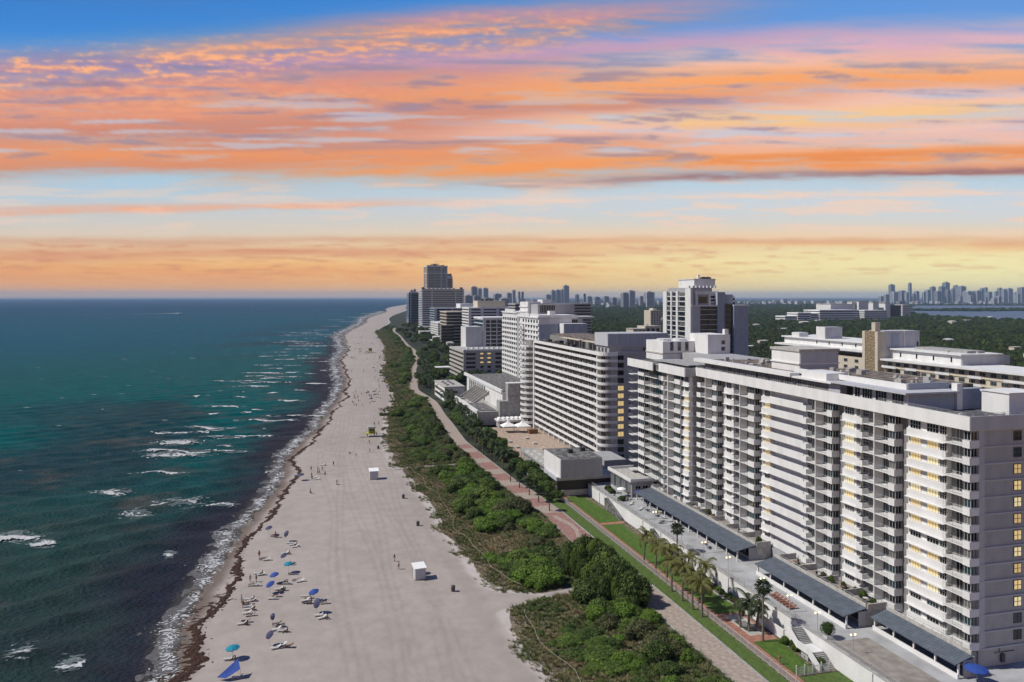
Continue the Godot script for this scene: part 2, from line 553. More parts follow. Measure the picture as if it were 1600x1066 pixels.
func outline(st: Shape, field: Callable, x0: float, x1: float, z0: float, z1: float, cell: float, lift: Callable, thick := 0.0):   # the region where a field is positive, cut along its edge
	var nx := int((x1 - x0) / cell)
	var nz := int((z1 - z0) / cell)
	var rowa := PackedFloat32Array()
	rowa.resize(nx + 1)
	var rowb := PackedFloat32Array()
	rowb.resize(nx + 1)
	for j in nz + 1:
		var z := z0 + j * cell
		for i in nx + 1:
			rowb[i] = field.call(x0 + i * cell, z)
		if j > 0:
			for i in nx:
				var f0 := rowa[i]
				var f1 := rowa[i + 1]
				var f2 := rowb[i + 1]
				var f3 := rowb[i]
				if f0 <= 0.0 and f1 <= 0.0 and f2 <= 0.0 and f3 <= 0.0:
					continue
				var ps := [Vector2(x0 + i * cell, z - cell), Vector2(x0 + (i + 1) * cell, z - cell), Vector2(x0 + (i + 1) * cell, z), Vector2(x0 + i * cell, z)]
				var fs := [f0, f1, f2, f3]
				var poly := PackedVector3Array()
				for k in 4:
					var p: Vector2 = ps[k]
					var q: Vector2 = ps[(k + 1) % 4]
					var fp: float = fs[k]
					var fq: float = fs[(k + 1) % 4]
					if fp > 0.0:
						poly.push_back(Vector3(p.x, lift.call(p.x, p.y) + thick * minf(fp, 1.0), p.y))
					if (fp > 0.0) != (fq > 0.0):
						var w := p.lerp(q, fp / (fp - fq))
						poly.push_back(Vector3(w.x, lift.call(w.x, w.y), w.y))
				for k in range(1, poly.size() - 1):
					st.tri(poly[0], poly[k], poly[k + 1])
		var s := rowa
		rowa = rowb
		rowb = s


# ---------------------------------------------------------------- ground, beach and sea
var shore_z := [-60.0, -142.0, -155.0, -178.0, -191.0, -213.0, -238.0, -275.0, -330.0, -410.0, -512.0, -623.0, -799.0, -984.0, -1267.0, -2085.0, -3748.0, -8000.0, -32000.0]
var shore_xs := [-25.0, -23.3, -23.1, -22.3, -20.9, -18.7, -14.9, -10.2, -6.0, 6.6, 19.4, 27.6, 30.3, 46.6, 53.1, 148.0, 365.0, 1000.0, 6000.0]
var dune_z := [-60.0, -123.9, -132.0, -143.8, -152.5, -156.0, -158.4, -160.6, -163.4, -168.5, -182.7, -207.0, -242.0, -282.0, -296.0, -330.0, -414.0, -484.0, -541.0, -627.0, -855.0, -1049.0, -1361.0, -2069.0, -4227.0, -8000.0, -32000.0]
var dune_xs := [41.0, 39.0, 38.0, 38.4, 39.6, 45.0, 52.0, 49.0, 42.5, 39.2, 37.9, 36.1, 36.2, 34.0, 32.5, 33.0, 40.4, 52.3, 57.2, 59.7, 82.7, 101.5, 116.3, 211.0, 518.0, 1160.0, 6200.0]


func shore(z: float) -> float:
	return curve(shore_z, shore_xs, z) + 1.6 * n_fine.get_noise_2d(z * 0.022, 3.0) + 0.6 * n_fine.get_noise_2d(z * 0.09, 9.0)


func dune(z: float) -> float:
	return curve(dune_z, dune_xs, z) + 1.2 * n_fine.get_noise_2d(z * 0.06, 40.0)


func grid_mesh(xs: Array, zs: PackedFloat32Array, at: Callable, tint: Callable, m: Material) -> ArrayMesh:   # smooth sheet: xs[j] is the row of x at zs[j]
	var v := PackedVector3Array()
	var n := PackedVector3Array()
	var c := PackedColorArray()
	var idx := PackedInt32Array()
	var w: int = xs[0].size()
	for j in zs.size():
		var row: PackedFloat32Array = xs[j]
		for i in w:
			v.push_back(Vector3(row[i], at.call(row[i], zs[j]), zs[j]))
			c.push_back(tint.call(row[i], zs[j]))
	n.resize(v.size())
	for j in zs.size():
		for i in w:
			var dx := v[j * w + mini(i + 1, w - 1)] - v[j * w + maxi(i - 1, 0)]
			var dz := v[mini(j + 1, zs.size() - 1) * w + i] - v[maxi(j - 1, 0) * w + i]
			var q := dz.cross(dx).normalized()
			n[j * w + i] = q if q.y > 0.0 else -q
	var turn := (v[w] - v[0]).cross(v[1] - v[0]).y > 0.0
	for j in zs.size() - 1:
		for i in w - 1:
			var a := j * w + i
			if turn:
				idx.append_array([a, a + 1, a + w + 1, a, a + w + 1, a + w])
			else:
				idx.append_array([a, a + w + 1, a + 1, a, a + w, a + w + 1])
	var arr := []
	arr.resize(Mesh.ARRAY_MAX)
	arr[Mesh.ARRAY_VERTEX] = v
	arr[Mesh.ARRAY_NORMAL] = n
	arr[Mesh.ARRAY_COLOR] = c
	arr[Mesh.ARRAY_INDEX] = idx
	var out := ArrayMesh.new()
	out.add_surface_from_arrays(Mesh.PRIMITIVE_TRIANGLES, arr)
	out.surface_set_material(0, m)
	return out


func sand_y(x: float, z: float) -> float:
	var s := x - shore(z)
	if s < 0.0:
		return maxf(s * 0.07, -1.2)
	return 0.32 * smoothstep(0.0, 9.0, s) + 0.08 * smoothstep(10.0, 40.0, s) + 0.03 * n_soft.get_noise_2d(x * 0.15, z * 0.15)


func sand_tint(x: float, z: float) -> Color:
	var s := x - shore(z)
	var wet := smoothstep(5.2 + 1.5 * n_soft.get_noise_2d(x * 0.05, z * 0.05), 1.2, s)
	var dry := Color(0.372, 0.322, 0.286)
	var mix := n_soft.get_noise_2d(x * 0.02, z * 0.02)
	dry = dry.lerp(Color(0.412, 0.362, 0.326), clampf(0.4 + mix, 0.0, 1.0))
	var d := dune(z) - x
	var lane := 37.5 + 0.022 * absf(z + 250.0) - x if z > -330.0 else d        # vehicles pass the gap in the dunes in a straight line
	var road := smoothstep(8.0, 6.5, lane) * smoothstep(2.4, 3.6, lane)       # the strip beside the dunes that vehicles keep bare
	dry = dry.lerp(Color(0.54, 0.49, 0.455), 0.75 * smoothstep(3.5, 1.5, d))
	dry = dry.lerp(Color(0.335, 0.29, 0.262), road * 0.6)
	for k in 6:                                                          # wheel tracks along the beach
		var tx := 6.0 + k * 4.4 + 2.5 * n_fine.get_noise_2d(z * 0.008, k * 17.0)
		var off := absf(absf(x - (36.0 if z > -330.0 else curve(dune_z, dune_xs, z)) + 36.0 - tx) - 0.9)
		dry = dry.lerp(Color(0.28, 0.24, 0.215), 0.32 * smoothstep(0.55, 0.1, off))
	return dry.lerp(Color(0.165, 0.128, 0.102), wet)


func swell(x: float, z: float) -> float:
	var s := shore(z) - x
	var near := smoothstep(-2.0, 26.0, s)
	var far := smoothstep(900.0, 250.0, Vector2(x, z).length())
	if far <= 0.0:
		return 0.0
	# crests run across the view and turn towards the shore
	var ph := (-z * 0.86 + s * 0.5) * 0.40 + 2.6 * n_fine.get_noise_2d(x * 0.014, z * 0.014)
	var ph2 := (-z * 0.97 - s * 0.22) * 0.9 + 3.0 * n_fine.get_noise_2d(x * 0.03, z * 0.03 + 50.0)
	var big := 0.55 + 0.55 * n_fine.get_noise_2d(x * 0.011, z * 0.011 + 90.0)
	return near * far * (1.15 * big * (pow(0.5 + 0.5 * sin(ph), 1.9) - 0.37) + 0.20 * sin(ph2) + 0.34 * n_soft.get_noise_2d(x * 0.12, z * 0.2))


func sea_tint(x: float, z: float) -> Color:
	var s := shore(z) - x
	var d := Vector2(x, z).length()
	var wob := 26.0 * n_soft.get_noise_2d(x * 0.006, z * 0.004) + 12.0 * n_soft.get_noise_2d(x * 0.03, z * 0.02)
	var weed := Color(0.021, 0.024, 0.036)
	var murk := Color(0.024, 0.046, 0.043)
	var green := Color(0.003, 0.076, 0.080)
	var blue := Color(0.002, 0.074, 0.112)
	var deep := Color(0.003, 0.052, 0.102)
	var c := murk.lerp(green, smoothstep(190.0, 430.0, d + wob * 1.6))
	c = c.lerp(blue, smoothstep(620.0, 1500.0, d + s * 0.4 + wob * 3.0))
	c = c.lerp(deep, smoothstep(1500.0, 5000.0, d))
	# beds of sea grass: a belt along the shore and a broken patch farther out
	var belt := smoothstep(40.0, 12.0, s + wob * 0.8 + 0.035 * maxf(0.0, d - 300.0) * 0.0)
	var patch := smoothstep(0.05, 0.35, n_soft.get_noise_2d(x * 0.0045 + 3.0, z * 0.0032 + 7.0)) * smoothstep(240.0, 90.0, s) * smoothstep(220.0, 340.0, d)
	c = c.lerp(weed, clampf(maxf(belt, patch * 0.55), 0.0, 1.0) * smoothstep(2600.0, 900.0, d))
	c = c.lerp(Color(0.10, 0.088, 0.07), 0.8 * smoothstep(7.0, 0.0, s))
	# stirred sand behind the breakers, wind streaks
	var stir := smoothstep(0.16, 0.5, n_soft.get_noise_2d(x * 0.02 + 40.0, z * 0.03)) * smoothstep(170.0, 60.0, s) * smoothstep(14.0, 40.0, s) * smoothstep(900.0, 300.0, d)
	c = c.lerp(Color(0.085, 0.080, 0.072), stir * 0.6)
	var k := 1.0 + 0.35 * n_soft.get_noise_2d(x * 0.06, z * 0.10)
	return Color(c.r * k, c.g * k, c.b * k)


func ground_and_sea():
	# rows down the coast, closer together where the camera is near
	var zs := PackedFloat32Array()
	var z := 60.0
	while z > -34000.0:
		zs.push_back(z)
		z -= 5.0 if z > -60.0 else maxf(1.35, (-z - 100.0) * 0.0075)
	var xs := []
	for zz in zs:
		var row := PackedFloat32Array()
		var s := -9.0
		var step := 0.9
		for i in 206:
			row.push_back(shore(zz) - s)
			s += step
			step *= 1.0 if s < 24.0 else (1.012 if s < 200.0 else 1.12)
		xs.push_back(row)
	setting("sea", grid_mesh(xs, zs, swell, sea_tint, M.sea))
	# beach
	zs = PackedFloat32Array()
	z = -50.0
	while z > -14000.0:
		zs.push_back(z)
		z -= maxf(0.7, (-z - 100.0) * 0.01)
	xs = []
	for zz in zs:
		var row := PackedFloat32Array()
		var a := shore(zz) - 12.0
		var b := dune(zz) + 6.0
		for i in 131:
			var t := i / 130.0
			row.push_back(lerpf(a, b, t))
		xs.push_back(row)
	setting("beach_sand", grid_mesh(xs, zs, sand_y, sand_tint, M.sand))
	# the land behind, one sheet to the horizon
	zs = PackedFloat32Array()
	z = 80.0
	while z > -32000.0:
		zs.push_back(z)
		z -= maxf(6.0, (-z - 100.0) * 0.04)
	xs = []
	for zz in zs:
		xs.push_back(PackedFloat32Array([dune(zz) - 0.6, dune(zz) + 1.5, 300.0 + maxf(0.0, -zz * 0.2), 4000.0 + maxf(0.0, -zz * 0.2), 40000.0]))
	var edge := func(x: float, zz: float) -> float: return 0.22 if x < dune(zz) else 0.44
	var white := func(_x: float, _z: float) -> Color: return Color.WHITE
	setting("ground", grid_mesh(xs, zs, edge, white, M.inland))
	var bay := Shape.new()
	bay.slab(PackedVector2Array([Vector2(1880, -1990), Vector2(1760, -1560), Vector2(4300, -2300), Vector2(5600, -4300), Vector2(4300, -4760), Vector2(2620, -2960), Vector2(2100, -2260)]), 0.6, 0.6)
	setting("bay_water", bay.mesh(M.bay))
	var isle := Shape.new()
	isle.slab(PackedVector2Array([Vector2(2640, -2980), Vector2(3180, -2840), Vector2(3900, -2600), Vector2(4100, -2900), Vector2(3300, -3260), Vector2(2760, -3180)]), 0.5, 2.5)
	setting("bay_island_ground", isle.mesh(M.inland))
	# dune soil between the beach and the promenade
	var soil := Shape.new()
	var left := PackedVector2Array()
	var right := PackedVector2Array()
	z = -60.0
	while z > -1500.0:
		left.push_back(Vector2(dune(z) + 0.4, z))
		right.push_back(Vector2(walk_x(z) + 0.6, z))
		z -= 3.0 if z > -400.0 else 9.0
	for i in left.size() - 1:
		soil.quad(Vector3(left[i].x, 0.47, left[i].y), Vector3(left[i + 1].x, 0.47, left[i + 1].y), Vector3(right[i + 1].x, 0.47, right[i + 1].y), Vector3(right[i].x, 0.47, right[i].y))
	setting("dune_ground", soil.mesh(M.soil))
	# sandy ways through the dunes
	for w in [[[49.0, -158.6], [54.0, -159.4], [58.0, -160.6], [64.0, -163.2], [70.0, -166.0], 1.5], [[31.0, -289.0], [40.0, -290.5], [47.0, -291.0], [55.0, -292.0], [62.0, -294.0], 1.0], [[57.0, -575.0], [62.0, -575.0], [66.0, -577.0], [70.0, -579.0], [76.0, -582.0], 1.6]]:
		var st := Shape.new()
		st.col = Color(0.37, 0.335, 0.315)
		for i in 4:
			var p: Array = w[i]
			var q: Array = w[i + 1]
			var h: float = w[5]
			st.quad(Vector3(p[0], 0.50, p[1] - h), Vector3(q[0], 0.50, q[1] - h), Vector3(q[0], 0.50, q[1] + h), Vector3(p[0], 0.50, p[1] + h))
		setting("sand_path", st.mesh(M.sand))
	foam_and_weed()


func foam_and_weed():
	var wash := Shape.new()
	var thin := Shape.new()
	var weed := Shape.new()
	var lie := func(x: float, z: float) -> float: return maxf(swell(x, z), sand_y(x, z)) + 0.05
	var lie2 := func(x: float, z: float) -> float: return maxf(swell(x, z), sand_y(x, z)) + 0.025
	var on_sand := func(x: float, z: float) -> float: return sand_y(x, z) + 0.02
	var lace := func(x: float, z: float) -> float:
		var s := x - shore(z)
		var wide := 3.1 + 1.8 * n_fine.get_noise_2d(z * 0.03, 71.0) + maxf(0.0, -z - 300.0) * 0.011
		var e := 1.0 - absf(s + wide * 0.55) / wide
		if e <= 0.0:
			return -1.0
		var r := 1.0 - absf(n_fine.get_noise_2d(x * 0.85 + 2.0 * n_fine.get_noise_2d(x * 0.25, z * 0.25), z * 0.55)) * 2.4
		return r - 0.93 + 0.62 * e + 0.4 * n_fine.get_noise_2d(x * 0.16, z * 0.09)
	var veil := func(x: float, z: float) -> float:
		var s := x - shore(z)
		var wide := 5.5 + 2.4 * n_fine.get_noise_2d(z * 0.03, 71.0) + maxf(0.0, -z - 300.0) * 0.012
		var e := 1.0 - absf(s + wide * 0.42) / wide
		if e <= 0.0:
			return -1.0
		return e * 0.9 - 0.62 + 0.75 * n_soft.get_noise_2d(x * 0.22, z * 0.12)
	var drift := func(x: float, z: float) -> float:
		var s := x - shore(z)
		var c := 4.6 + 2.6 * n_fine.get_noise_2d(z * 0.02, 12.0) + 1.1 * n_fine.get_noise_2d(z * 0.12, 15.0)
		var wide := 0.75 + 0.45 * n_fine.get_noise_2d(z * 0.05, 33.0) + 0.5 * smoothstep(-165.0, -140.0, z)
		var e := 1.0 - absf(s - c) / wide
		if e < -4.0:
			return -1.0
		var loose := (0.25 if s > c else 0.62) + 0.14 * e - 0.35 * smoothstep(-170.0, -200.0, z)
		return maxf(e + 1.7 * n_soft.get_noise_2d(x * 0.7, z * 0.5), loose + 1.5 * n_soft.get_noise_2d(x * 0.3 + 9.0, z * 0.85) - 0.80)
	var z := -100.0
	while z > -3400.0:
		var far := -z - 100.0
		var step := 12.0 if z > -300.0 else (40.0 if z > -800.0 else 160.0)
		var cell := 0.25 if z > -230.0 else (0.45 if z > -420.0 else (1.0 if z > -900.0 else 2.6))
		var a := minf(shore(z), shore(z - step))
		var b := maxf(shore(z), shore(z - step))
		outline(wash, lace, a - 9.0 - far * 0.012, b + 5.0, z - step, z, cell, lie)
		outline(thin, veil, a - 11.0 - far * 0.012, b + 5.0, z - step, z, cell * 1.6, lie2)
		outline(weed, drift, a - 1.0, b + 12.0, z - step, z, cell * 0.8, on_sand, 0.22)
		z -= step
	setting("shore_foam", wash.mesh(M.foam), "stuff")
	setting("thin_foam", thin.mesh(M.thin_foam), "stuff")
	setting("seaweed", weed.mesh(M.weed), "stuff")
	# breaking waves: x, z, length, width, how torn
	var crests := [[-55.0, -368.0, 25.7, 9.0, 0.55], [-52.0, -338.0, 27.0, 9.0, 0.7], [-43.0, -396.0, 10.4, 4.0, 0.5], [-34.0, -373.0, 13.9, 4.0, 0.45], [-34.0, -354.0, 6.6, 4.0, 0.3], [-49.0, -453.0, 7.0, 4.5, 0.12], [-32.0, -451.0, 6.7, 4.5, 0.12], [-20.0, -398.0, 2.5, 2.5, 0.3], [-68.0, -534.0, 7.0, 4.5, 0.15], [-37.0, -585.0, 29.2, 5.0, 0.25], [-42.0, -551.0, 5.1, 4.0, 0.2], [-22.0, -542.0, 8.5, 4.0, 0.3], [6.0, -590.0, 20.6, 5.0, 0.05], [-4.0, -552.0, 10.5, 4.0, 0.2], [-37.0, -686.0, 35.4, 8.0, 0.25], [-40.0, -660.0, 20.6, 6.0, 0.2], [-26.0, -641.0, 17.1, 6.0, 0.25], [-27.0, -726.0, 19.4, 7.0, 0.35],
		[-11.0, -685.0, 15.1, 6.0, 0.2], [3.0, -670.0, 11.7, 5.0, 0.2], [14.0, -696.0, 7.8, 5.0, 0.2], [-21.0, -827.0, 26.0, 9.0, 0.3], [-41.0, -876.0, 19.2, 8.0, 0.35], [10.0, -912.0, 19.6, 8.0, 0.35], [1.0, -1045.0, 61.3, 11.0, 0.15], [-10.0, -1152.0, 41.0, 11.0, 0.3], [-23.0, -1443.0, 15.9, 14.0, 0.2], [25.0, -1541.0, 49.1, 14.0, 0.3], [55.0, -1735.0, 55.5, 16.0, 0.3], [104.0, -2036.0, 65.4, 22.0, 0.3], [156.0, -2474.0, 79.8, 34.0, 0.3], [79.0, -2215.0, 53.2, 24.0, 0.35], [228.0, -3036.0, 88.3, 50.0, 0.35],
		[-75.0, -232.0, 15.5, 7.0, 0.02], [-66.0, -225.0, 8.2, 4.5, 0.3], [-39.0, -260.0, 17.8, 7.0, 0.9], [-48.0, -248.0, 11.2, 6.0, 0.95], [-33.0, -209.0, 3.5, 4.0, 0.85], [-40.0, -150.0, 4.9, 4.5, 0.85], [-50.0, -157.0, 5.9, 5.0, 0.9], [-26.0, -254.0, 11.7, 3.0, 0.8], [-62.0, -279.0, 12.5, 5.0, 0.95], [-28.0, -465.0, 7.2, 3.0, 0.4], [-115.0, -869.0, 6.6, 5.0, 0.3], [-112.0, -668.0, 4.1, 4.0, 0.4], [-112.0, -487.0, 2.9, 4.0, 0.5]]
	var surf := Shape.new()
	var behind := Shape.new()
	rng.seed = 321
	for i in 46:
		var zz := -rng.randf_range(300.0, 1500.0)
		crests.push_back([shore(zz) - rng.randf_range(14.0, 60.0 + zz * -0.03), zz, rng.randf_range(10.0, 34.0) * (1.0 - zz * 0.0006), 2.0 - zz * 0.0036, rng.randf_range(0.15, 0.5)])
	for c in crests:
		var cx: float = c[0]
		var cz: float = c[1]
		var ln: float = c[2]
		var wd: float = c[3]
		var torn: float = c[4]
		var shape := func(x: float, z2: float) -> float:
			var u := (x - cx) / ln * 2.0
			var bend := (x - cx) * 0.24 + 1.4 * n_fine.get_noise_2d(x * 0.1, cz)
			var w := (z2 - cz - bend) / wd
			var front := 1.0 - u * u
			if front <= 0.0 or w < -1.0 or w > 0.5:
				return -1.0
			var body := front * (1.0 - smoothstep(0.0, 0.22, w)) * (1.0 - smoothstep(0.05, 0.75, -w))
			var nn := 0.85 * n_soft.get_noise_2d(x * 0.3, z2 * 1.1) + 0.9 * n_fine.get_noise_2d(x * 1.1 + z2, z2 * 2.4)
			return body - 0.34 - torn * 0.42 + (0.5 + torn * 0.7) * nn
		var trail := func(x: float, z2: float) -> float:
			var u := (x - cx) / ln * 1.5
			var bend := (x - cx) * 0.24
			var w := (z2 - cz - bend + wd * 0.35) / wd * 0.9
			var body := 1.0 - u * u - w * w
			if body <= 0.0:
				return -1.0
			return body * 0.9 - 0.62 + 1.25 * n_soft.get_noise_2d(x * 0.16 + 5.0, z2 * 1.3) + 0.35 * n_fine.get_noise_2d(x * 0.9, z2 * 2.6)
		var up := func(x: float, z2: float) -> float:
			return swell(x, z2) + 0.08 + 0.5 * (1.0 - torn) * bump(z2 - cz - (x - cx) * 0.24, -wd * 0.15, wd * 0.45)
		var low := func(x: float, z2: float) -> float: return swell(x, z2) + 0.05
		var cell := clampf(-cz * 0.0021, 0.35, 4.0)
		outline(surf, shape, cx - ln * 0.5, cx + ln * 0.5, cz - wd * 1.3 - ln * 0.12, cz + wd * 0.6 + ln * 0.12, cell, up)
		outline(behind, trail, cx - ln * 0.7, cx + ln * 0.7, cz - wd * 1.7 - ln * 0.17, cz + wd * 0.9 + ln * 0.17, cell, low)
	# more breakers over the bars, then small whitecaps scattered over the open water
	rng.seed = 77
	for i in 260:
		var d := rng.randf_range(300.0, 3200.0)
		var zz := -d
		var x := shore(zz) - rng.randf_range(40.0, 60.0 + d * 0.6)
		var w := rng.randf_range(0.6, 1.8) * (0.7 + d * 0.0011)
		var y := swell(x, zz) + 0.1
		surf.quad(Vector3(x - w, y, zz), Vector3(x - w * 0.3, y, zz - w * 0.4), Vector3(x + w, y, zz + w * 0.1), Vector3(x + w * 0.2, y, zz + w * 0.35))
	setting("streak_foam", behind.mesh(M.streak_foam), "stuff")
	setting("surf_foam", surf.mesh(M.foam), "stuff")


# ---------------------------------------------------------------- promenade, lawns, fences
var walk_z := [-60.0, -148.0, -188.0, -217.0, -236.0, -267.0, -335.0, -401.0, -471.0, -528.0, -650.0, -804.0, -941.0, -1403.0, -2100.0]
var walk_l := [68.6, 68.0, 66.6, 67.2, 65.0, 63.4, 62.6, 66.0, 70.6, 67.5, 84.4, 107.8, 121.5, 150.0, 240.0]
var walk_r := [73.0, 73.5, 73.0, 72.9, 71.8, 69.4, 67.6, 71.2, 75.8, 73.5, 89.0, 112.4, 126.5, 155.0, 245.0]


func walk_x(z: float) -> float:
	return curve(walk_z, walk_l, z)


func strip(called: String, m: String, z0: float, z1: float, step: float, left: Callable, right: Callable, y: float, kind := "structure", y0 := -1.0) -> MeshInstance3D:
	var st := Shape.new()
	var k := int(ceil((z0 - z1) / step))
	var line := PackedVector2Array()
	for i in k + 1:
		var z := lerpf(z0, z1, float(i) / k)
		line.push_back(Vector2(left.call(z), z))
	for i in range(k, -1, -1):
		var z := lerpf(z0, z1, float(i) / k)
		line.push_back(Vector2(right.call(z), z))
	if y0 < 0.0:
		for i in k:
			var j := line.size() - 1 - i
			st.quad(Vector3(line[i].x, y, line[i].y), Vector3(line[i + 1].x, y, line[i + 1].y), Vector3(line[j - 1].x, y, line[j - 1].y), Vector3(line[j].x, y, line[j].y))
	else:
		st.slab(line, y0, y)
	return setting(called, st.mesh(M[m]), kind)


func at_x(x: float) -> Callable:
	return func(_z: float) -> float: return x


func paths_and_lawns():
	var wl := func(z: float) -> float: return curve(walk_z, walk_l, z)
	var wr := func(z: float) -> float: return curve(walk_z, walk_r, z)
	strip("promenade", "red_paver", -184.0, -330.0, 3.0, wl, wr, 0.512)
	strip("promenade", "pale_paver", -60.0, -184.0, 3.0, wl, wr, 0.512)
	strip("promenade", "pale_paver", -330.0, -1600.0, 12.0, wl, wr, 0.512)
	# pale bands and a winding pale stripe set into the red pavers
	var wave_l := func(z: float) -> float: return curve(walk_z, walk_l, z) + 2.6 + 1.0 * sin(z * 0.24)
	var wave_r := func(z: float) -> float: return curve(walk_z, walk_l, z) + 4.0 + 1.0 * sin(z * 0.24 + 0.35)
	strip("paver_wave", "pale_paver", -186.0, -216.0, 0.8, wave_l, wave_r, 0.517)
	for zz in [-219.0, -236.0, -254.0, -272.0, -292.0, -313.0]:
		var cross_l := func(z: float) -> float: return curve(walk_z, walk_l, z) + 0.25
		var cross_r := func(z: float) -> float: return curve(walk_z, walk_r, z) - 0.25
		strip("paver_band", "pale_paver", zz, zz - 8.0, 2.0, cross_l, cross_r, 0.517)
	var kerb_in := func(z: float) -> float: return curve(walk_z, walk_r, z) + 0.002
	var kerb_out := func(z: float) -> float: return curve(walk_z, walk_r, z) + 0.34
	strip("kerb", "concrete", -70.0, -620.0, 3.0, kerb_in, kerb_out, 0.62, "structure", 0.40)
	var kerb2_in := func(z: float) -> float: return curve(walk_z, walk_l, z) - 0.30
	var kerb2_out := func(z: float) -> float: return curve(walk_z, walk_l, z) - 0.002
	strip("kerb", "concrete", -70.0, -620.0, 3.0, kerb2_in, kerb2_out, 0.60, "structure", 0.40)
	var verge_l := func(z: float) -> float: return curve(walk_z, walk_r, z) + 0.36
	strip("verge", "verge", -60.0, -240.0, 3.0, verge_l, at_x(76.9), 0.50, "stuff")
	strip("garden_ground", "soil", -60.0, -237.0, 60.0, at_x(76.9), at_x(87.2), 0.49)
	strip("garden_path", "coral_path", -106.0, -237.0, 60.0, at_x(77.25), at_x(79.4), 0.53)
	# lawns between the coral path and the deck wall
	strip("lawn", "lawn", -205.6, -235.0, 6.0, at_x(79.45), func(z: float) -> float: return 85.2 + 0.9 * sin(z * 0.11), 0.545, "stuff")
	strip("lawn", "lawn", -166.0, -203.6, 6.0, at_x(79.45), func(z: float) -> float: return 85.5 + 0.5 * sin(z * 0.2), 0.545, "stuff")
	strip("lawn", "lawn", -140.5, -166.0, 6.0, at_x(79.45), func(z: float) -> float: return 84.8 + 0.4 * sin(z * 0.3), 0.545, "stuff")
	strip("lawn", "lawn", -114.8, -127.6, 3.0, at_x(79.45), func(z: float) -> float: return 84.5 - 0.08 * (z + 127.0), 0.545, "stuff")
	strip("lawn", "verge", -80.0, -113.8, 6.0, at_x(79.45), at_x(87.2), 0.545, "stuff")
	strip("garden_path", "coral_path", -203.62, -205.58, 2.0, at_x(79.42), at_x(86.4), 0.535)
	strip("patio", "coral_path", -127.6, -140.5, 13.0, at_x(79.42), at_x(84.6), 0.535)
	strip("patio_slab", "pale_stone", -130.0, -139.5, 9.0, at_x(80.3), at_x(83.9), 0.545)
	strip("patio_mat", "grey_roof", -131.5, -136.4, 5.0, at_x(80.8), at_x(83.0), 0.55)
	strip("garden_edging", "concrete", -141.0, -166.0, 4.0, func(z: float) -> float: return 84.85 + 0.4 * sin(z * 0.3), func(z: float) -> float: return 85.1 + 0.4 * sin(z * 0.3), 0.7, "structure", 0.4)
	# white picket fence beside the lawn, panel by panel
	var f := thing("picket_fence", "long pale metal picket fence between the grass verge and the coral path", "fence", Vector3(77.05, 0.5, -80))
	var pk := Shape.new()
	for i in 17:
		pk.box(-0.012, 0.012, 0.12, 1.35, -0.08 - i * 0.14, -0.05 - i * 0.14)
	pk.box(-0.02, 0.02, 1.26, 1.31, -2.36, -0.04)
	pk.box(-0.02, 0.02, 0.20, 0.25, -2.36, -0.04)
	var pm := pk.mesh(M.fence_white)
	var ps := Shape.new()
	ps.box(-0.045, 0.045, 0, 1.48, -0.045, 0.045)
	ps.box(-0.06, 0.06, 1.48, 1.52, -0.06, 0.06)
	var post := ps.mesh(M.fence_white)
	for i in 69:
		part(f, "post", post, Vector3(0, 0, -i * 2.4))
		part(f, "picket_panel", pm, Vector3(0, 0, -i * 2.4))
	var g := thing("garden_fence", "short white picket fence with thick posts across the end of the small lawn", "fence", Vector3(79.3, 0.5, -114.2))
	var p2 := Shape.new()
	for i in 10:
		p2.box(0.12 + i * 0.14, 0.15 + i * 0.14, 0.1, 1.45, -0.012, 0.012)
	p2.box(0.08, 1.5, 1.36, 1.42, -0.02, 0.02)
	p2.box(0.08, 1.5, 0.18, 0.24, -0.02, 0.02)
	var pm2 := p2.mesh(M.frame_white)
	var ps2 := Shape.new()
	ps2.box(-0.08, 0.08, 0, 1.75, -0.08, 0.08)
	ps2.box(-0.10, 0.10, 1.75, 1.82, -0.10, 0.10)
	var post2 := ps2.mesh(M.frame_white)
	for i in 5:
		part(g, "post", post2, Vector3(i * 1.6, 0, 0))
		if i < 4:
			part(g, "picket_panel", pm2, Vector3(i * 1.6, 0, 0))
	# rope and stakes that keep walkers out of the dunes
	for r in [[-164.0, -284.0, "thin rope on short wooden stakes along the seaward edge of the dune shrubs"], [-112.0, -154.0, "thin rope on short wooden stakes round the near clump of dune shrubs"]]:
		var o := thing("rope_fence", r[2], "rope fence", Vector3(42, 0.45, r[0]))
		var rope := Shape.new()
		var last := Vector3.ZERO
		var k := int((r[0] - r[1]) / 3.0)
		for i in k + 1:
			var z: float = r[0] - i * 3.0
			var p := Vector3(dune(z) + 3.6 - 42.0 + 0.3 * n_fine.get_noise_2d(z, 1.0), 0, z - r[0])
			var stake := Shape.new()
			stake.tube(p, p + Vector3(0, 0.95, 0), 0.05, 0.04, 5)
			part(o, "stake", stake.mesh(M.bark))
			if i > 0:
				rope.tube(last + Vector3(0, 0.85, 0), p + Vector3(0, 0.85, 0), 0.025, 0.025, 4, false)
			last = p
		part(o, "rope", rope.mesh(M.cream))


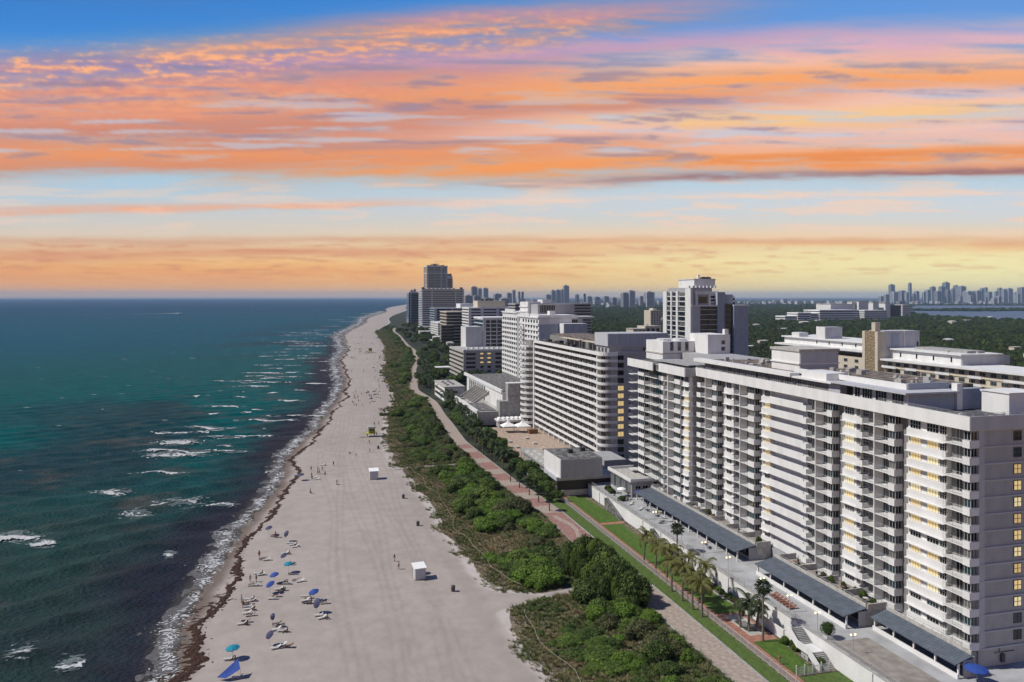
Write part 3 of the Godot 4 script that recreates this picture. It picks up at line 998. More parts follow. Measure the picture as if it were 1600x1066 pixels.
# ---------------------------------------------------------------- pool deck in front of the near block
func pool_deck():
	var d := thing("pool_deck", "broad pale concrete pool deck raised on white walls in front of the near block", "deck", Vector3(88, 0, -150))
	bx(d, "deck_slab", "deck_paving", 87.6, 101.5, 3.2, 4.0, -236.0, -60.0)
	bx(d, "deck_slab", "deck_paving", 101.5, 150.0, 3.2, 3.996, -102.7, -60.0)
	bx(d, "retaining_wall", "white_paint", 87.4, 87.9, 0.0, 4.002, -236.2, -60.0)
	bx(d, "end_wall", "white_paint", 87.9, 101.5, 0.0, 3.998, -236.4, -236.0)
	bx(d, "wall_coping", "concrete", 87.32, 87.98, 4.004, 4.12, -236.3, -60.0)
	for z in [-98.0, -106.0, -139.0, -150.0, -161.0, -172.0, -183.0, -194.0, -216.0, -226.0]:
		bx(d, "wall_pier", "white_paint", 87.18, 87.4, 0.3, 3.9, z - 0.25, z + 0.25)
	bx(d, "near_terrace", "warm_paving", 88.0, 95.6, 4.004, 4.012, -117.0, -60.0)
	bx(d, "paving_joint", "dark_roof", 88.0, 96.8, 4.005, 4.009, -165.2, -165.0)
	bx(d, "paving_joint", "dark_roof", 88.0, 96.8, 4.005, 4.009, -194.2, -194.0)
	# lower planter walls and white stair at the near end
	bx(d, "planter_wall", "white_paint", 85.2, 85.5, 0.3, 2.4, -139.6, -124.0)
	bx(d, "planter_wall", "white_paint", 85.5, 87.15, 0.3, 2.2, -124.3, -124.0)
	var s := thing("garden_stair", "white stair with a landing climbing from the small lawn to the deck", "stair", Vector3(85, 0.5, -120))
	bx(s, "landing", "white_paint", 84.2, 87.1, 2.05, 2.25, -121.0, -117.8)
	bx(s, "landing_parapet", "white_paint", 84.05, 84.2, 1.9, 3.2, -121.0, -117.8)
	bx(s, "landing_wall", "grey_and_shade", 84.5, 87.0, 0.45, 2.05, -120.4, -118.4)
	for i in 10:
		bx(s, "step", "concrete", 85.0, 87.1, 2.25 - 0.18 * i - 0.18, 2.25 - 0.18 * i, -117.8 + 0.3 * i, -117.5 + 0.3 * i)
	for i in 10:
		bx(s, "step", "concrete", 85.0, 87.1, 2.25 + 0.175 * i, 2.25 + 0.175 * (i + 1), -121.3 - 0.3 * i, -121.0 - 0.3 * i)
	for q in [[-117.8, -114.7, 2.2, 0.45], [-121.0, -124.0, 2.2, 3.95]]:
		var rake := Shape.new()
		rake.quad(Vector3(84.1, q[2] - 0.5, q[0]), Vector3(84.1, q[3] - 0.5, q[1]), Vector3(84.1, q[3] + 1.0, q[1]), Vector3(84.1, q[2] + 1.0, q[0]))
		rake.quad(Vector3(84.28, q[2] - 0.5, q[0]), Vector3(84.28, q[2] + 1.0, q[0]), Vector3(84.28, q[3] + 1.0, q[1]), Vector3(84.28, q[3] - 0.5, q[1]))
		rake.quad(Vector3(84.1, q[2] + 1.0, q[0]), Vector3(84.1, q[3] + 1.0, q[1]), Vector3(84.28, q[3] + 1.0, q[1]), Vector3(84.28, q[2] + 1.0, q[0]))
		part(s, "raking_parapet", rake.mesh(M.white_paint), -s.position)
	# straight flights let into the wall farther along
	for q in [[-219.0, -206.0], [-187.0, -177.5]]:
		var o := thing("wall_stair", "narrow dark stair running down the deck wall " + ("to the coral cross path" if q[0] < -200.0 else "behind the row of palms"), "stair", Vector3(86.7, 0, q[0]))
		var k := 20
		for i in k:
			var y := 4.0 - 3.4 * (i + 1) / k
			var z: float = lerpf(q[0], q[1], float(i) / k)
			bx(o, "step", "grey_roof", 86.2, 87.3, 0.4, y, z, z + (q[1] - q[0]) / k)
		var rl := Shape.new()
		rl.tube(Vector3(86.15, 4.9, q[0]), Vector3(86.15, 1.5, q[1]), 0.04, 0.04, 5)
		for i in 7:
			var z: float = lerpf(q[0], q[1], i / 6.0)
			var y := lerpf(4.0, 0.6, i / 6.0)
			rl.tube(Vector3(86.15, y, z), Vector3(86.15, y + 0.95, z), 0.03, 0.03, 4)
		part(o, "handrail", rl.mesh(M.rail_metal), -o.position)
	# railing along the deck edge
	var r := thing("deck_railing", "thin metal railing along the seaward edge of the pool deck", "railing", Vector3(87.65, 4.12, -64))
	var bay := Shape.new()
	for y in [0.28, 0.52, 0.76]:
		bay.box(-0.012, 0.012, y, y + 0.02, -2.5, 0.0)
	bay.box(-0.03, 0.03, 1.0, 1.05, -2.5, 0.0)
	var bm := bay.mesh(M.rail_metal)
	var pst := Shape.new()
	pst.box(-0.03, 0.03, 0, 1.0, -0.03, 0.03)
	var pstm := pst.mesh(M.rail_metal)
	for i in 68:
		var z := -i * 2.5
		if absf(z - 64.0 + 121.0) < 2.0:
			continue
		part(r, "post", pstm, Vector3(0, 0, z))
		part(r, "rail", bm, Vector3(0, 0, z))
	# covered arcades with slate metal roofs, terraces on top of them
	for a in [[-158.0, -214.0, 94.1, 99.0, "long slate metal canopy over an open arcade beside the far pool furniture"], [-121.0, -150.0, 94.1, 98.6, "slate metal canopy on white posts in front of the middle of the near block"], [-100.6, -119.6, 98.7, 101.6, "narrow slate metal canopy at the near corner of the white block"]]:
		arcade(a)


func arcade(a: Array):
	var z0: float = a[0]
	var z1: float = a[1]
	var xo: float = a[2]
	var xi: float = a[3]
	var o := thing("arcade", a[4], "arcade", Vector3(xo, 4.0, z0))
	var roof := Shape.new()
	var yo := 6.35
	var yi := 7.35
	roof.quad(Vector3(xo - 0.4, yo, z0), Vector3(xi, yi, z0), Vector3(xi, yi, z1), Vector3(xo - 0.4, yo, z1))
	roof.quad(Vector3(xo - 0.4, yo - 0.16, z0), Vector3(xo - 0.4, yo - 0.16, z1), Vector3(xi, yi - 0.16, z1), Vector3(xi, yi - 0.16, z0))
	roof.quad(Vector3(xo - 0.4, yo - 0.16, z0), Vector3(xo - 0.4, yo, z0), Vector3(xo - 0.4, yo, z1), Vector3(xo - 0.4, yo - 0.16, z1))
	roof.quad(Vector3(xo - 0.4, yo - 0.16, z0), Vector3(xi, yi - 0.16, z0), Vector3(xi, yi, z0), Vector3(xo - 0.4, yo, z0))
	part(o, "canopy_roof", roof.mesh(M.slate_metal), -o.position)
	var seams := Shape.new()
	var k := int((z0 - z1) / 0.6)
	for i in k:
		var z := z0 - 0.3 - i * 0.6
		seams.quad(Vector3(xo - 0.4, yo + 0.05, z), Vector3(xi, yi + 0.05, z), Vector3(xi, yi, z - 0.05), Vector3(xo - 0.4, yo, z - 0.05))
		seams.quad(Vector3(xo - 0.4, yo + 0.05, z), Vector3(xo - 0.4, yo, z + 0.05), Vector3(xi, yi, z + 0.05), Vector3(xi, yi + 0.05, z))
	var sm := part(o, "standing_seams", seams.mesh(M.slate_metal), -o.position)
	sm.set_meta("kind", "stuff")
	# triangle of wall under the near end, posts, low wall, dark back wall with doors
	bx(o, "back_wall", "grey_and_shade", xi + 0.05, xi + 0.4, 4.0, 7.2, z1, z0)
	bx(o, "plinth", "white_paint", xo, xo + 0.2, 4.0, 4.75, z1, z0) if z0 > -130.0 else bx(o, "plinth", "pale_stone", xi - 1.2, xi - 0.9, 4.0, 4.5, z1, z0)
	var n := int((z0 - z1) / 4.6)
	for i in n + 1:
		var z := lerpf(z0 - 0.2, z1 + 0.2, float(i) / n)
		bx(o, "post", "white_paint", xo + 0.25, xo + 0.5, 4.0, 6.45, z - 0.13, z + 0.13)
		if i < n:
			bx(o, "opening", "glass_dark", xi - 0.02, xi + 0.045, 4.3, 6.7, z - (z0 - z1) / n + 0.7, z - 0.4)
	bx(o, "end_wall", "grey_and_shade", xi - 1.6, xi + 0.03, 4.0, 6.75, z0 - 0.3, z0 - 0.06)
	# terrace parapets with rails above
	bx(o, "terrace_parapet", "pale_stone", xi + 0.02, xi + 0.3, 7.2, 7.95, z1, z0 - 0.3)
	bx(o, "terrace_end", "pale_stone", xi + 0.3, 103.0, 4.0, 7.95, z0 - 0.35, z0 - 0.06) if z0 < -101.0 else null
	bx(o, "terrace_floor", "warm_paving", xi + 0.3, 104.8, 7.0, 7.15, z1, z0 - 0.36) if z0 < -101.0 else null
	var rail := Shape.new()
	rail.box(xi + 0.1, xi + 0.16, 8.35, 8.4, z1, z0 - 0.3)
	for i in int((z0 - z1) / 2.0):
		rail.box(xi + 0.1, xi + 0.16, 7.95, 8.35, z0 - 0.4 - i * 2.0, z0 - 0.34 - i * 2.0)
	part(o, "terrace_rail", rail.mesh(M.rail_metal), -o.position)
	if z0 < -101.0:
		for i in int((z0 - z1) / 7.0):
			var z := z0 - 6.5 - i * 7.0
			bx(o, "terrace_divider", "pale_stone", xi + 0.35, 103.0, 7.15, 8.3, z - 0.1, z + 0.1)


# ---------------------------------------------------------------- windows, balconies
func window_mesh(w: float, h: float, cols: int, rows: int, glass: String, frame := "frame_white") -> ArrayMesh:   # faces -X, stands on its sill
	var key := "win %.2f %.2f %d %d %s %s" % [w, h, cols, rows, glass, frame]
	if cache.has(key):
		return cache[key]
	var g := Shape.new()
	g.box(-0.01, 0.05, 0.02, h - 0.02, -w / 2 + 0.02, w / 2 - 0.02)
	var f := Shape.new()
	var t := 0.06
	for i in cols + 1:
		var z := lerpf(-w / 2, w / 2 - t, float(i) / cols)
		f.box(-0.07, 0.045, 0.0, h, z, z + t)
	for j in rows + 1:
		var y := lerpf(0.0, h - t, float(j) / rows)
		f.box(-0.065, 0.04, y, y + t, -w / 2 + 0.003, w / 2 - 0.003)
	var m := g.mesh(M[glass])
	f.add_to(m, M[frame])
	cache[key] = m
	return m


func paned_window(parent: Node3D, at: Vector3, turn: float, w: float, h: float, cols: int, rows: int, glass: String):   # a frame whose panes are pieces of their own
	var key := "frame %.2f %.2f %d %d" % [w, h, cols, rows]
	var t := 0.07
	var pw := (w - t) / cols - t
	var ph := (h - t) / rows - t
	if not cache.has(key):
		var f := Shape.new()
		for i in cols + 1:
			var z := lerpf(-w / 2, w / 2 - t, float(i) / cols)
			f.box(-0.08, 0.045, 0.0, h, z, z + t)
		for j in rows + 1:
			var y := lerpf(0.0, h - t, float(j) / rows)
			f.box(-0.075, 0.04, y, y + t, -w / 2 + 0.003, w / 2 - 0.003)
		cache[key] = f.mesh(M.frame_bronze if rows > 1 else M.frame_white)
	var o := part(parent, "window", cache[key], at, turn)
	for i in cols:
		for j in rows:
			var pk := "pane %.2f %.2f %s" % [pw, ph, glass]
			if not cache.has(pk):
				var g := Shape.new()
				g.box(-0.01, 0.03, 0.0, ph, -pw / 2, pw / 2)
				cache[pk] = g.mesh(M[glass])
			part(o, "pane", cache[pk], Vector3(0, t + j * (ph + t), -w / 2 + t + pw / 2 + i * (pw + t)))


func some_glass(lit := false) -> String:
	if lit:
		return ["window_light", "window_light_dim", "window_light_pale"][rng.randi() % 3]
	return ["glass_dark", "glass_dark", "glass_dark", "glass_blue", "glass_blind", "glass_teal"][rng.randi() % 6]


func rail_mesh(w: float, h := 1.02) -> ArrayMesh:   # along Z, centred, standing on the slab
	var key := "rail %.2f %.2f" % [w, h]
	if cache.has(key):
		return cache[key]
	var f := Shape.new()
	f.box(-0.025, 0.025, h - 0.04, h, -w / 2, w / 2)
	f.box(-0.015, 0.015, h * 0.52, h * 0.52 + 0.025, -w / 2, w / 2)
	f.box(-0.015, 0.015, 0.1, 0.13, -w / 2, w / 2)
	var k := maxi(2, int(w / 1.4))
	for i in k + 1:
		var z := lerpf(-w / 2, w / 2 - 0.05, float(i) / k)
		f.box(-0.02, 0.02, 0.0, h, z, z + 0.04)
	var m := f.mesh(M.rail_metal)
	cache[key] = m
	return m


func bay_parapet(w: float, deep: float) -> ArrayMesh:   # solid front with a return on the near side and its floor
	var key := "bay %.2f %.2f" % [w, deep]
	if cache.has(key):
		return cache[key]
	var f := Shape.new()
	f.box(0.0, 0.14, -0.28, 0.98, -w / 2, w / 2)
	f.box(0.14, deep, -0.28, 0.98, w / 2 - 0.14, w / 2 - 0.001)
	f.box(0.14, deep, -0.22, 0.0, -w / 2, w / 2 - 0.14)
	var m := f.mesh(M.white_paint)
	cache[key] = m
	return m


func balcony_floor(w: float, deep: float) -> ArrayMesh:
	var key := "floor %.2f %.2f" % [w, deep]
	if cache.has(key):
		return cache[key]
	var f := Shape.new()
	f.box(0.0, deep, -0.16, 0.0, -w / 2, w / 2)
	var m := f.mesh(M.white_paint)
	cache[key] = m
	return m


func facade(b: Node3D, segs: Array, xf: float, slabs: Array, lit_rows: Array):
	# segs: [kind, near z, far z, extra]; slabs: floor levels, top first
	var o := b.position
	for k in slabs.size():
		var y: float = slabs[k]
		for s in segs:
			var z0: float = s[1]
			var z1: float = s[2]
			var w := z0 - z1
			var mid := Vector3(xf, y, (z0 + z1) / 2) - o
			match s[0]:
				"bay":
					var bay := part(b, "balcony_parapet", bay_parapet(w, 1.9), mid)
					var gl := some_glass()
					part(b, "window", window_mesh(w - 0.12, 1.42, 3 if w > 1.8 else 2, 1, gl), mid + Vector3(0.35, 0.99, 0))
					part(b, "window", window_mesh(1.3, 1.42, 2, 1, gl), mid + Vector3(1.1, 0.99, w / 2 - 0.3), PI / 2)
				"rail":
					part(b, "balcony_floor", balcony_floor(w, 1.9), mid)
					part(b, "balcony_rail", rail_mesh(w - 0.1), mid + Vector3(0.06, 0, 0))
					var side := -1.0 if s.size() > 3 else 1.0
					part(b, "sliding_door", window_mesh(w * 0.72, 2.2, 4 if w > 3.0 else 2, 1, some_glass()), mid + Vector3(1.85, 0.02, side * w * 0.10))
				"box":
					part(b, "window_box", bay_parapet(w, 1.4), mid + Vector3(-0.1, -0.05, 0))
					part(b, "window", window_mesh(w * 0.9, 1.35, 3, 2, some_glass()), mid + Vector3(1.55, 1.0, 0))
				"wall":
					bx(b, "spandrel", "white_paint", xf + 0.62, xf + 1.9, y - 0.5, y + 0.84, z1, z0)
					bx(b, "ledge", "white_paint", xf + 0.12, xf + 0.62, y - 0.5, y - 0.38, z1, z0)
					for win in s[3]:
						var lit: bool = win.size() > 2 and k in lit_rows
						part(b, "window", window_mesh(win[1], 1.5, win[3] if win.size() > 3 else 3, 2, some_glass(lit)), Vector3(xf + 0.98, y + 0.85, win[0]) - o)
				"gallery":
					bx(b, "gallery_parapet", "white_paint", xf + 0.45, xf + 0.62, y - 0.42, y + 1.22, z1, z0)
					bx(b, "gallery_wall", "white_paint", xf + 1.8, xf + 1.9, y + 0.002, y + 2.5, z1, z0)
					bx(b, "gallery_floor", "grey_and_shade", xf + 0.62, xf + 1.9, y - 0.2, y, z1, z0)
				"fin":
					if k == 0:
						bx(b, "party_wall", "white_paint", xf - 0.12, xf + 1.9, slabs[-1] - 0.4, slabs[0] + 2.7, z1, z0)


func near_condo():
	var slabs := []
	for k in 13:
		slabs.push_back(39.86 - 2.718 * k)
	var b := thing("white_condo_block", "large white balconied apartment block nearest the camera, with lit windows", "building", Vector3(103, 4, -102.6))
	var xf := 103.0
	bx(b, "core_wall", "grey_and_shade", xf + 1.9, xf + 24.0, 4.0, 42.4, -194.0, -102.75)  # white building; the camera-facing end is greyed to stand for its shade
	bx(b, "core_front", "shade_wall", xf + 1.86, xf + 1.9, 7.2, 42.4, -146.7, -102.9)  # darker colour paints shade into the balcony recesses
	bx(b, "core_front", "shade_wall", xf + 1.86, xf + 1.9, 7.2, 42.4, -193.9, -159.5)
	bx(b, "ground_front", "grey_and_shade", xf + 0.2, xf + 1.86, 4.0, 6.6, -194.0, -103.0)
	# wall behind the windows of the flush zones
	for q in [[-116.9, -108.1], [-134.2, -129.3], [-163.0, -159.5], [-179.9, -175.9]]:
		bx(b, "wall_panel", "white_paint", xf + 1.0, xf + 1.86, 6.8, 42.4, q[1], q[0])
	var segs := [
		["bay", -102.56, -104.0], ["rail", -104.0, -108.1], ["wall", -108.1, -116.9, [[-115.1, 2.5, true, 4], [-111.2, 2.6, true, 4], [-108.9, 1.5]]],
		["bay", -119.2, -120.8], ["rail", -120.8, -124.2, true], ["fin", -124.2, -124.4], ["rail", -124.4, -127.5], ["box", -127.5, -129.3], ["wall", -129.3, -134.2, [[-132.4, 2.7, true, 4], [-129.9, 1.0]]],
		["bay", -136.6, -138.2], ["rail", -138.2, -141.7, true], ["fin", -141.7, -141.9], ["rail", -141.9, -144.9], ["box", -144.9, -146.7], ["gallery", -146.7, -159.5], ["wall", -159.5, -163.0, [[-160.9, 2.2, true, 4]]],
		["bay", -165.1, -167.7], ["rail", -167.7, -171.1, true], ["fin", -171.1, -171.3], ["rail", -171.3, -174.0], ["box", -174.0, -175.9], ["wall", -175.9, -179.9, [[-178.0, 2.4]]],
		["bay", -182.7, -184.9], ["rail", -184.9, -188.3, true], ["fin", -188.3, -188.5], ["rail", -188.5, -191.0], ["box", -191.0, -193.2]]
	facade(b, segs, xf, slabs, [1, 2, 3, 4, 5, 6, 8, 9, 10])
	# the end that faces the camera: floor bands and one column of windows
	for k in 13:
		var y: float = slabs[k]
		bx(b, "floor_band", "cool_and_shade", xf + 1.9, xf + 24.2, y - 0.30, y - 0.06, -102.74, -102.5)  # bands toned down as shade, like the end wall
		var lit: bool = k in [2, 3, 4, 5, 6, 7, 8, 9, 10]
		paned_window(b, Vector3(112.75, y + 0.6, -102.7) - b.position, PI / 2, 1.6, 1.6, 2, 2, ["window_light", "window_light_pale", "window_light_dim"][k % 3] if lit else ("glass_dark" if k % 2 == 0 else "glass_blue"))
	bx(b, "end_return", "cool_and_shade", xf + 1.9, xf + 3.0, 7.0, 42.4, -102.735, -102.56)
	bx(b, "service_box", "steel_dark", 109.2, 109.9, 4.6, 5.9, -102.7, -102.35)
	bx(b, "service_pipe", "grey_roof", 108.0, 112.0, 6.1, 6.2, -102.7, -102.6)
	bx(b, "service_pipe", "grey_roof", 109.0, 109.1, 6.2, 7.2, -102.7, -102.6)
	# fascia, parapets and main roof
	bx(b, "fascia", "white_paint", xf - 0.35, xf + 0.0, 42.5, 44.75, -193.3, -102.2)
	bx(b, "fascia", "cool_and_shade", xf - 0.0, xf + 24.2, 42.5, 44.75, -102.5, -102.2)  # camera side of the white fascia, shade painted into its colour
	bx(b, "roof_soffit", "white_paint", xf + 0.0, xf + 24.0, 42.4, 42.7, -193.3, -102.5)
	bx(b, "roof_deck", "dark_roof", xf + 0.0, xf + 24.0, 42.7, 43.1, -193.3, -102.5)
	var rl := rail_mesh(2.3, 0.55)
	for i in 8:
		part(b, "parapet_rail", rl, Vector3(xf - 0.2, 44.75, -104.2 - i * 2.5) - b.position)
	for i in 8:
		part(b, "parapet_rail", rl, Vector3(xf + 1.6 + i * 2.5, 44.75, -102.35) - b.position, PI / 2)
	# penthouse: pale piers and tall dark windows under an oversailing roof
	var ph := bx(b, "penthouse_wall", "white_paint", 106.0, 124.0, 43.1, 46.3, -134.0, -119.3)
	bx(b, "penthouse_end", "blue_grey", 106.3, 124.0, 43.1, 46.25, -119.3, -119.15)  # blue-grey sheet paints shade over the end of the white penthouse
	for q in [[-121.6, 3.0, 4], [-126.0, 3.0, 4], [-129.8, 2.8, 4], [-132.6, 1.6, 2]]:
		paned_window(b, Vector3(105.95, 43.2, q[0]) - b.position, 0.0, q[1], 2.9, q[2], 1, "glass_dark")
	bx(b, "penthouse_roof", "cool_and_shade", 104.4, 116.5, 46.3, 46.62, -139.0, -118.0)
	bx(b, "penthouse_roof", "cool_and_shade", 116.5, 124.5, 46.3, 46.6, -139.0, -121.0)
	bx(b, "stair_pier", "white_paint", 116.4, 117.6, 43.1, 47.9, -120.0, -118.7)
	bx(b, "stair_block", "blue_grey", 117.6, 122.0, 43.1, 46.9, -120.6, -119.1)
	bx(b, "upper_roof_parapet", "blue_grey", 108.8, 118.0, 46.62, 47.8, -122.6, -122.2)
	bx(b, "upper_roof", "gravel_roof", 108.8, 124.0, 46.62, 47.3, -157.0, -122.6)
	bx(b, "upper_roof_kerb", "white_paint", 108.3, 108.8, 46.62, 47.7, -157.0, -122.2)
	bx(b, "gable_wall", "cool_and_shade", 105.6, 107.2, 43.1, 46.0, -141.0, -137.4)
	bx(b, "flat_canopy", "white_paint", 104.6, 112.0, 46.0, 46.4, -152.5, -139.0)
	bx(b, "flat_canopy_block", "white_paint", 105.4, 110.6, 46.4, 47.9, -150.0, -141.5)
	bx(b, "far_penthouse_wall", "taupe", 105.8, 124.0, 43.1, 46.1, -194.0, -139.1)
	for i in 11:
		var z := -147.0 - i * 4.2
		part(b, "penthouse_window", window_mesh(2.4 if i % 2 == 0 else 1.4, 2.2, 4 if i % 2 == 0 else 2, 1, "glass_dark" if i % 3 else "glass_blind"), Vector3(105.75, 43.6, z) - b.position)
	bx(b, "far_penthouse_roof", "white_paint", 104.3, 106.6, 46.1, 47.0, -197.5, -152.6)
	bx(b, "far_roof", "gravel_roof", 106.6, 126.0, 46.1, 46.5, -197.5, -157.0)
	for i in 10:
		part(b, "parapet_rail", rail_mesh(4.2, 0.5), Vector3(xf - 0.2, 44.75, -146.0 - i * 5.0) - b.position)
	# lift houses
	var lh := bx(b, "lift_house", "white_paint", 111.2, 121.6, 46.4, 51.2, -170.3, -159.0)
	bx(lh, "end_wall", "cool_and_shade", 111.4, 121.6, 46.4, 51.1, -159.0, -158.86)  # cooler sheet paints shade on the end turned from the sun
	bx(lh, "band", "white_paint", 110.9, 121.9, 48.2, 48.5, -170.5, -158.8)
	bx(lh, "cap", "pale_stone", 110.9, 121.9, 51.2, 51.75, -170.6, -158.7)
	var tr := bx(b, "tank_room", "white_paint", 119.0, 126.6, 46.5, 52.4, -228.0, -216.2)
	bx(tr, "louvre", "grey_roof", 123.6, 124.8, 49.4, 50.6, -216.2, -216.1)
	bx(tr, "louvre", "grey_roof", 123.6, 124.8, 47.4, 48.6, -216.2, -216.1)
	bx(b, "roof_hut", "white_paint", 125.0, 126.3, 52.4, 54.0, -218.0, -216.6)
	bx(b, "lower_block", "grey_and_shade", 114.3, 126.6, 4.0, 46.5, -231.0, -194.0)
	# vents, aerials and bits on the roofs
	for q in [[112.5, 47.3, -130.0], [115.0, 47.3, -127.0], [111.0, 47.3, -144.0], [118.0, 47.3, -150.0], [112.0, 46.5, -176.0], [116.0, 46.5, -180.0], [111.0, 46.5, -188.0], [119.0, 46.5, -186.0], [108.6, 43.1, -110.0], [111.5, 43.1, -106.6], [113.0, 43.1, -105.2], [116.0, 43.1, -108.5]]:
		var v := Shape.new()
		v.tube(Vector3.ZERO, Vector3(0, 0.7, 0), 0.22, 0.22, 8)
		v.tube(Vector3(0, 0.7, 0), Vector3(0, 0.95, 0), 0.42, 0.30, 8)
		part(b, "roof_vent", v.mesh(M.pale_stone), Vector3(q[0], q[1], q[2]) - b.position)
	rng.seed = 17
	for i in 26:
		var x := rng.randf_range(110.0, 121.0)
		var z := rng.randf_range(-156.0, -124.0) if i < 14 else rng.randf_range(-194.0, -172.0)
		var y := 47.3 if i < 14 else 46.5
		var w := rng.randf_range(0.4, 1.4)
		bx(b, "roof_unit", ["concrete", "rail_metal", "pale_stone"][i % 3], x, x + w, y, y + rng.randf_range(0.3, 1.1), z, z + rng.randf_range(0.4, 2.2))
	near_wing(slabs)


func near_wing(slabs: Array):
	var b := thing("white_condo_wing", "white balconied wing stepping towards the beach at the far end of the nearest block", "building", Vector3(100, 4, -194))
	var xf := 100.2
	bx(b, "core_wall", "grey_and_shade", xf + 1.9, xf + 14.0, 4.0, 42.6, -230.0, -194.05)
	bx(b, "core_front", "shade_wall", xf + 1.86, xf + 1.9, 6.8, 42.6, -229.9, -197.4)  # recess shade is put into this wall colour as well
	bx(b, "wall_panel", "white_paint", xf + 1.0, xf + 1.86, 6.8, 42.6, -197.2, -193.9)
	var segs := [["wall", -193.7, -197.2, [[-195.4, 2.2, true]]], ["bay", -197.7, -201.2], ["rail", -201.2, -205.0, true], ["fin", -205.0, -205.4], ["rail", -205.4, -207.8], ["box", -207.8, -209.6], ["rail", -212.6, -221.0], ["bay", -221.6, -226.2]]
	facade(b, segs, xf, slabs, [2, 3, 4, 5, 6, 7, 8, 9])
	for k in 13:
		var y: float = slabs[k]
		bx(b, "end_ledge", "white_paint", xf + 0.6, xf + 3.0, y - 0.34, y - 0.16, -194.05, -193.5)
		# rounded step between the two balcony stacks
		var ring := Shape.new()
		var line := PackedVector2Array()
		for i in 7:
			var a := PI * 0.5 + PI * 0.5 * i / 6.0
			line.push_back(Vector2(xf + 1.4 + 1.4 * cos(a), -211.2 + 1.4 * sin(a)))
		ring.wall(line, y - 0.25, y + 0.95, 0.12)
		part(b, "curved_parapet", ring.mesh(M.grey_and_shade), -b.position)
		bx(b, "side_balcony", "white_paint", xf - 1.6, xf + 1.9, y - 0.22, y, -229.6, -226.4)
		part(b, "side_balcony_rail", rail_mesh(3.0), Vector3(xf - 1.55, y, -228.0) - b.position)
	bx(b, "fascia", "white_paint", xf - 0.8, xf - 0.4, 42.2, 44.6, -209.6, -193.4)
	bx(b, "fascia", "white_paint", xf - 1.4, xf - 1.0, 42.2, 44.6, -231.0, -212.4)
	bx(b, "fascia_return", "grey_and_shade", xf - 0.4, xf + 9.0, 42.2, 44.58, -193.8, -193.4)  # end of the white fascia, greyed to imitate shade
	bx(b, "fascia_recess", "grey_and_shade", xf - 0.3, xf - 0.0, 42.2, 44.3, -212.4, -209.6)
	bx(b, "roof_deck", "grey_roof", xf - 0.4, xf + 14.0, 42.62, 43.9, -231.0, -193.9)
	bx(b, "lift_house", "white_paint", 108.0, 119.0, 43.9, 50.0, -237.0, -224.6)
	bx(b, "lift_house_band", "pale_stone", 107.8, 119.2, 46.0, 46.4, -237.2, -224.4)
	for i in 3:
		bx(b, "louvre", "grey_roof", 110.5 + i * 2.6, 111.6 + i * 2.6, 47.0, 49.8, -224.6, -224.5)
	for x in [110.5, 116.0]:
		var cap := Shape.new()
		cap.tube(Vector3(x, 50.0, -229), Vector3(x, 50.7, -229), 2.2, 2.3, 12)
		part(b, "cooling_fan", cap.mesh(M.white_paint), -b.position)
	bx(b, "roof_slab", "concrete", 104.0, 112.0, 44.4, 44.7, -222.0, -200.0)
	# single-storey glazed pavilion at the wing's foot
	var p := thing("pool_pavilion", "low white pavilion with a glazed front at the far end of the pool deck", "pavilion", Vector3(93.5, 4, -219))
	bx(p, "wall", "grey_and_shade", 94.0, 101.0, 4.0, 8.6, -233.0, -216.5)
	bx(p, "roof", "pale_stone", 93.2, 102.0, 8.6, 8.9, -234.0, -215.6)
	bx(p, "parapet", "white_paint", 93.2, 93.5, 8.9, 9.7, -234.0, -215.6)
	bx(p, "parapet", "white_paint", 93.5, 102.0, 8.9, 9.7, -215.9, -215.6)
	bx(p, "parapet", "white_paint", 93.5, 102.0, 8.9, 9.7, -234.0, -233.7)
	for i in 7:
		part(p, "window", window_mesh(2.0, 3.6, 2, 1, "glass_teal" if i % 2 else "glass_blind"), Vector3(93.94, 4.4, -218.0 - i * 2.3) - p.position)
	part(p, "window", window_mesh(1.7, 1.0, 2, 1, "glass_dark"), Vector3(96.0, 6.4, -216.44) - p.position, PI / 2)
	part(p, "window", window_mesh(1.7, 1.0, 2, 1, "glass_dark"), Vector3(98.3, 6.4, -216.44) - p.position, PI / 2)


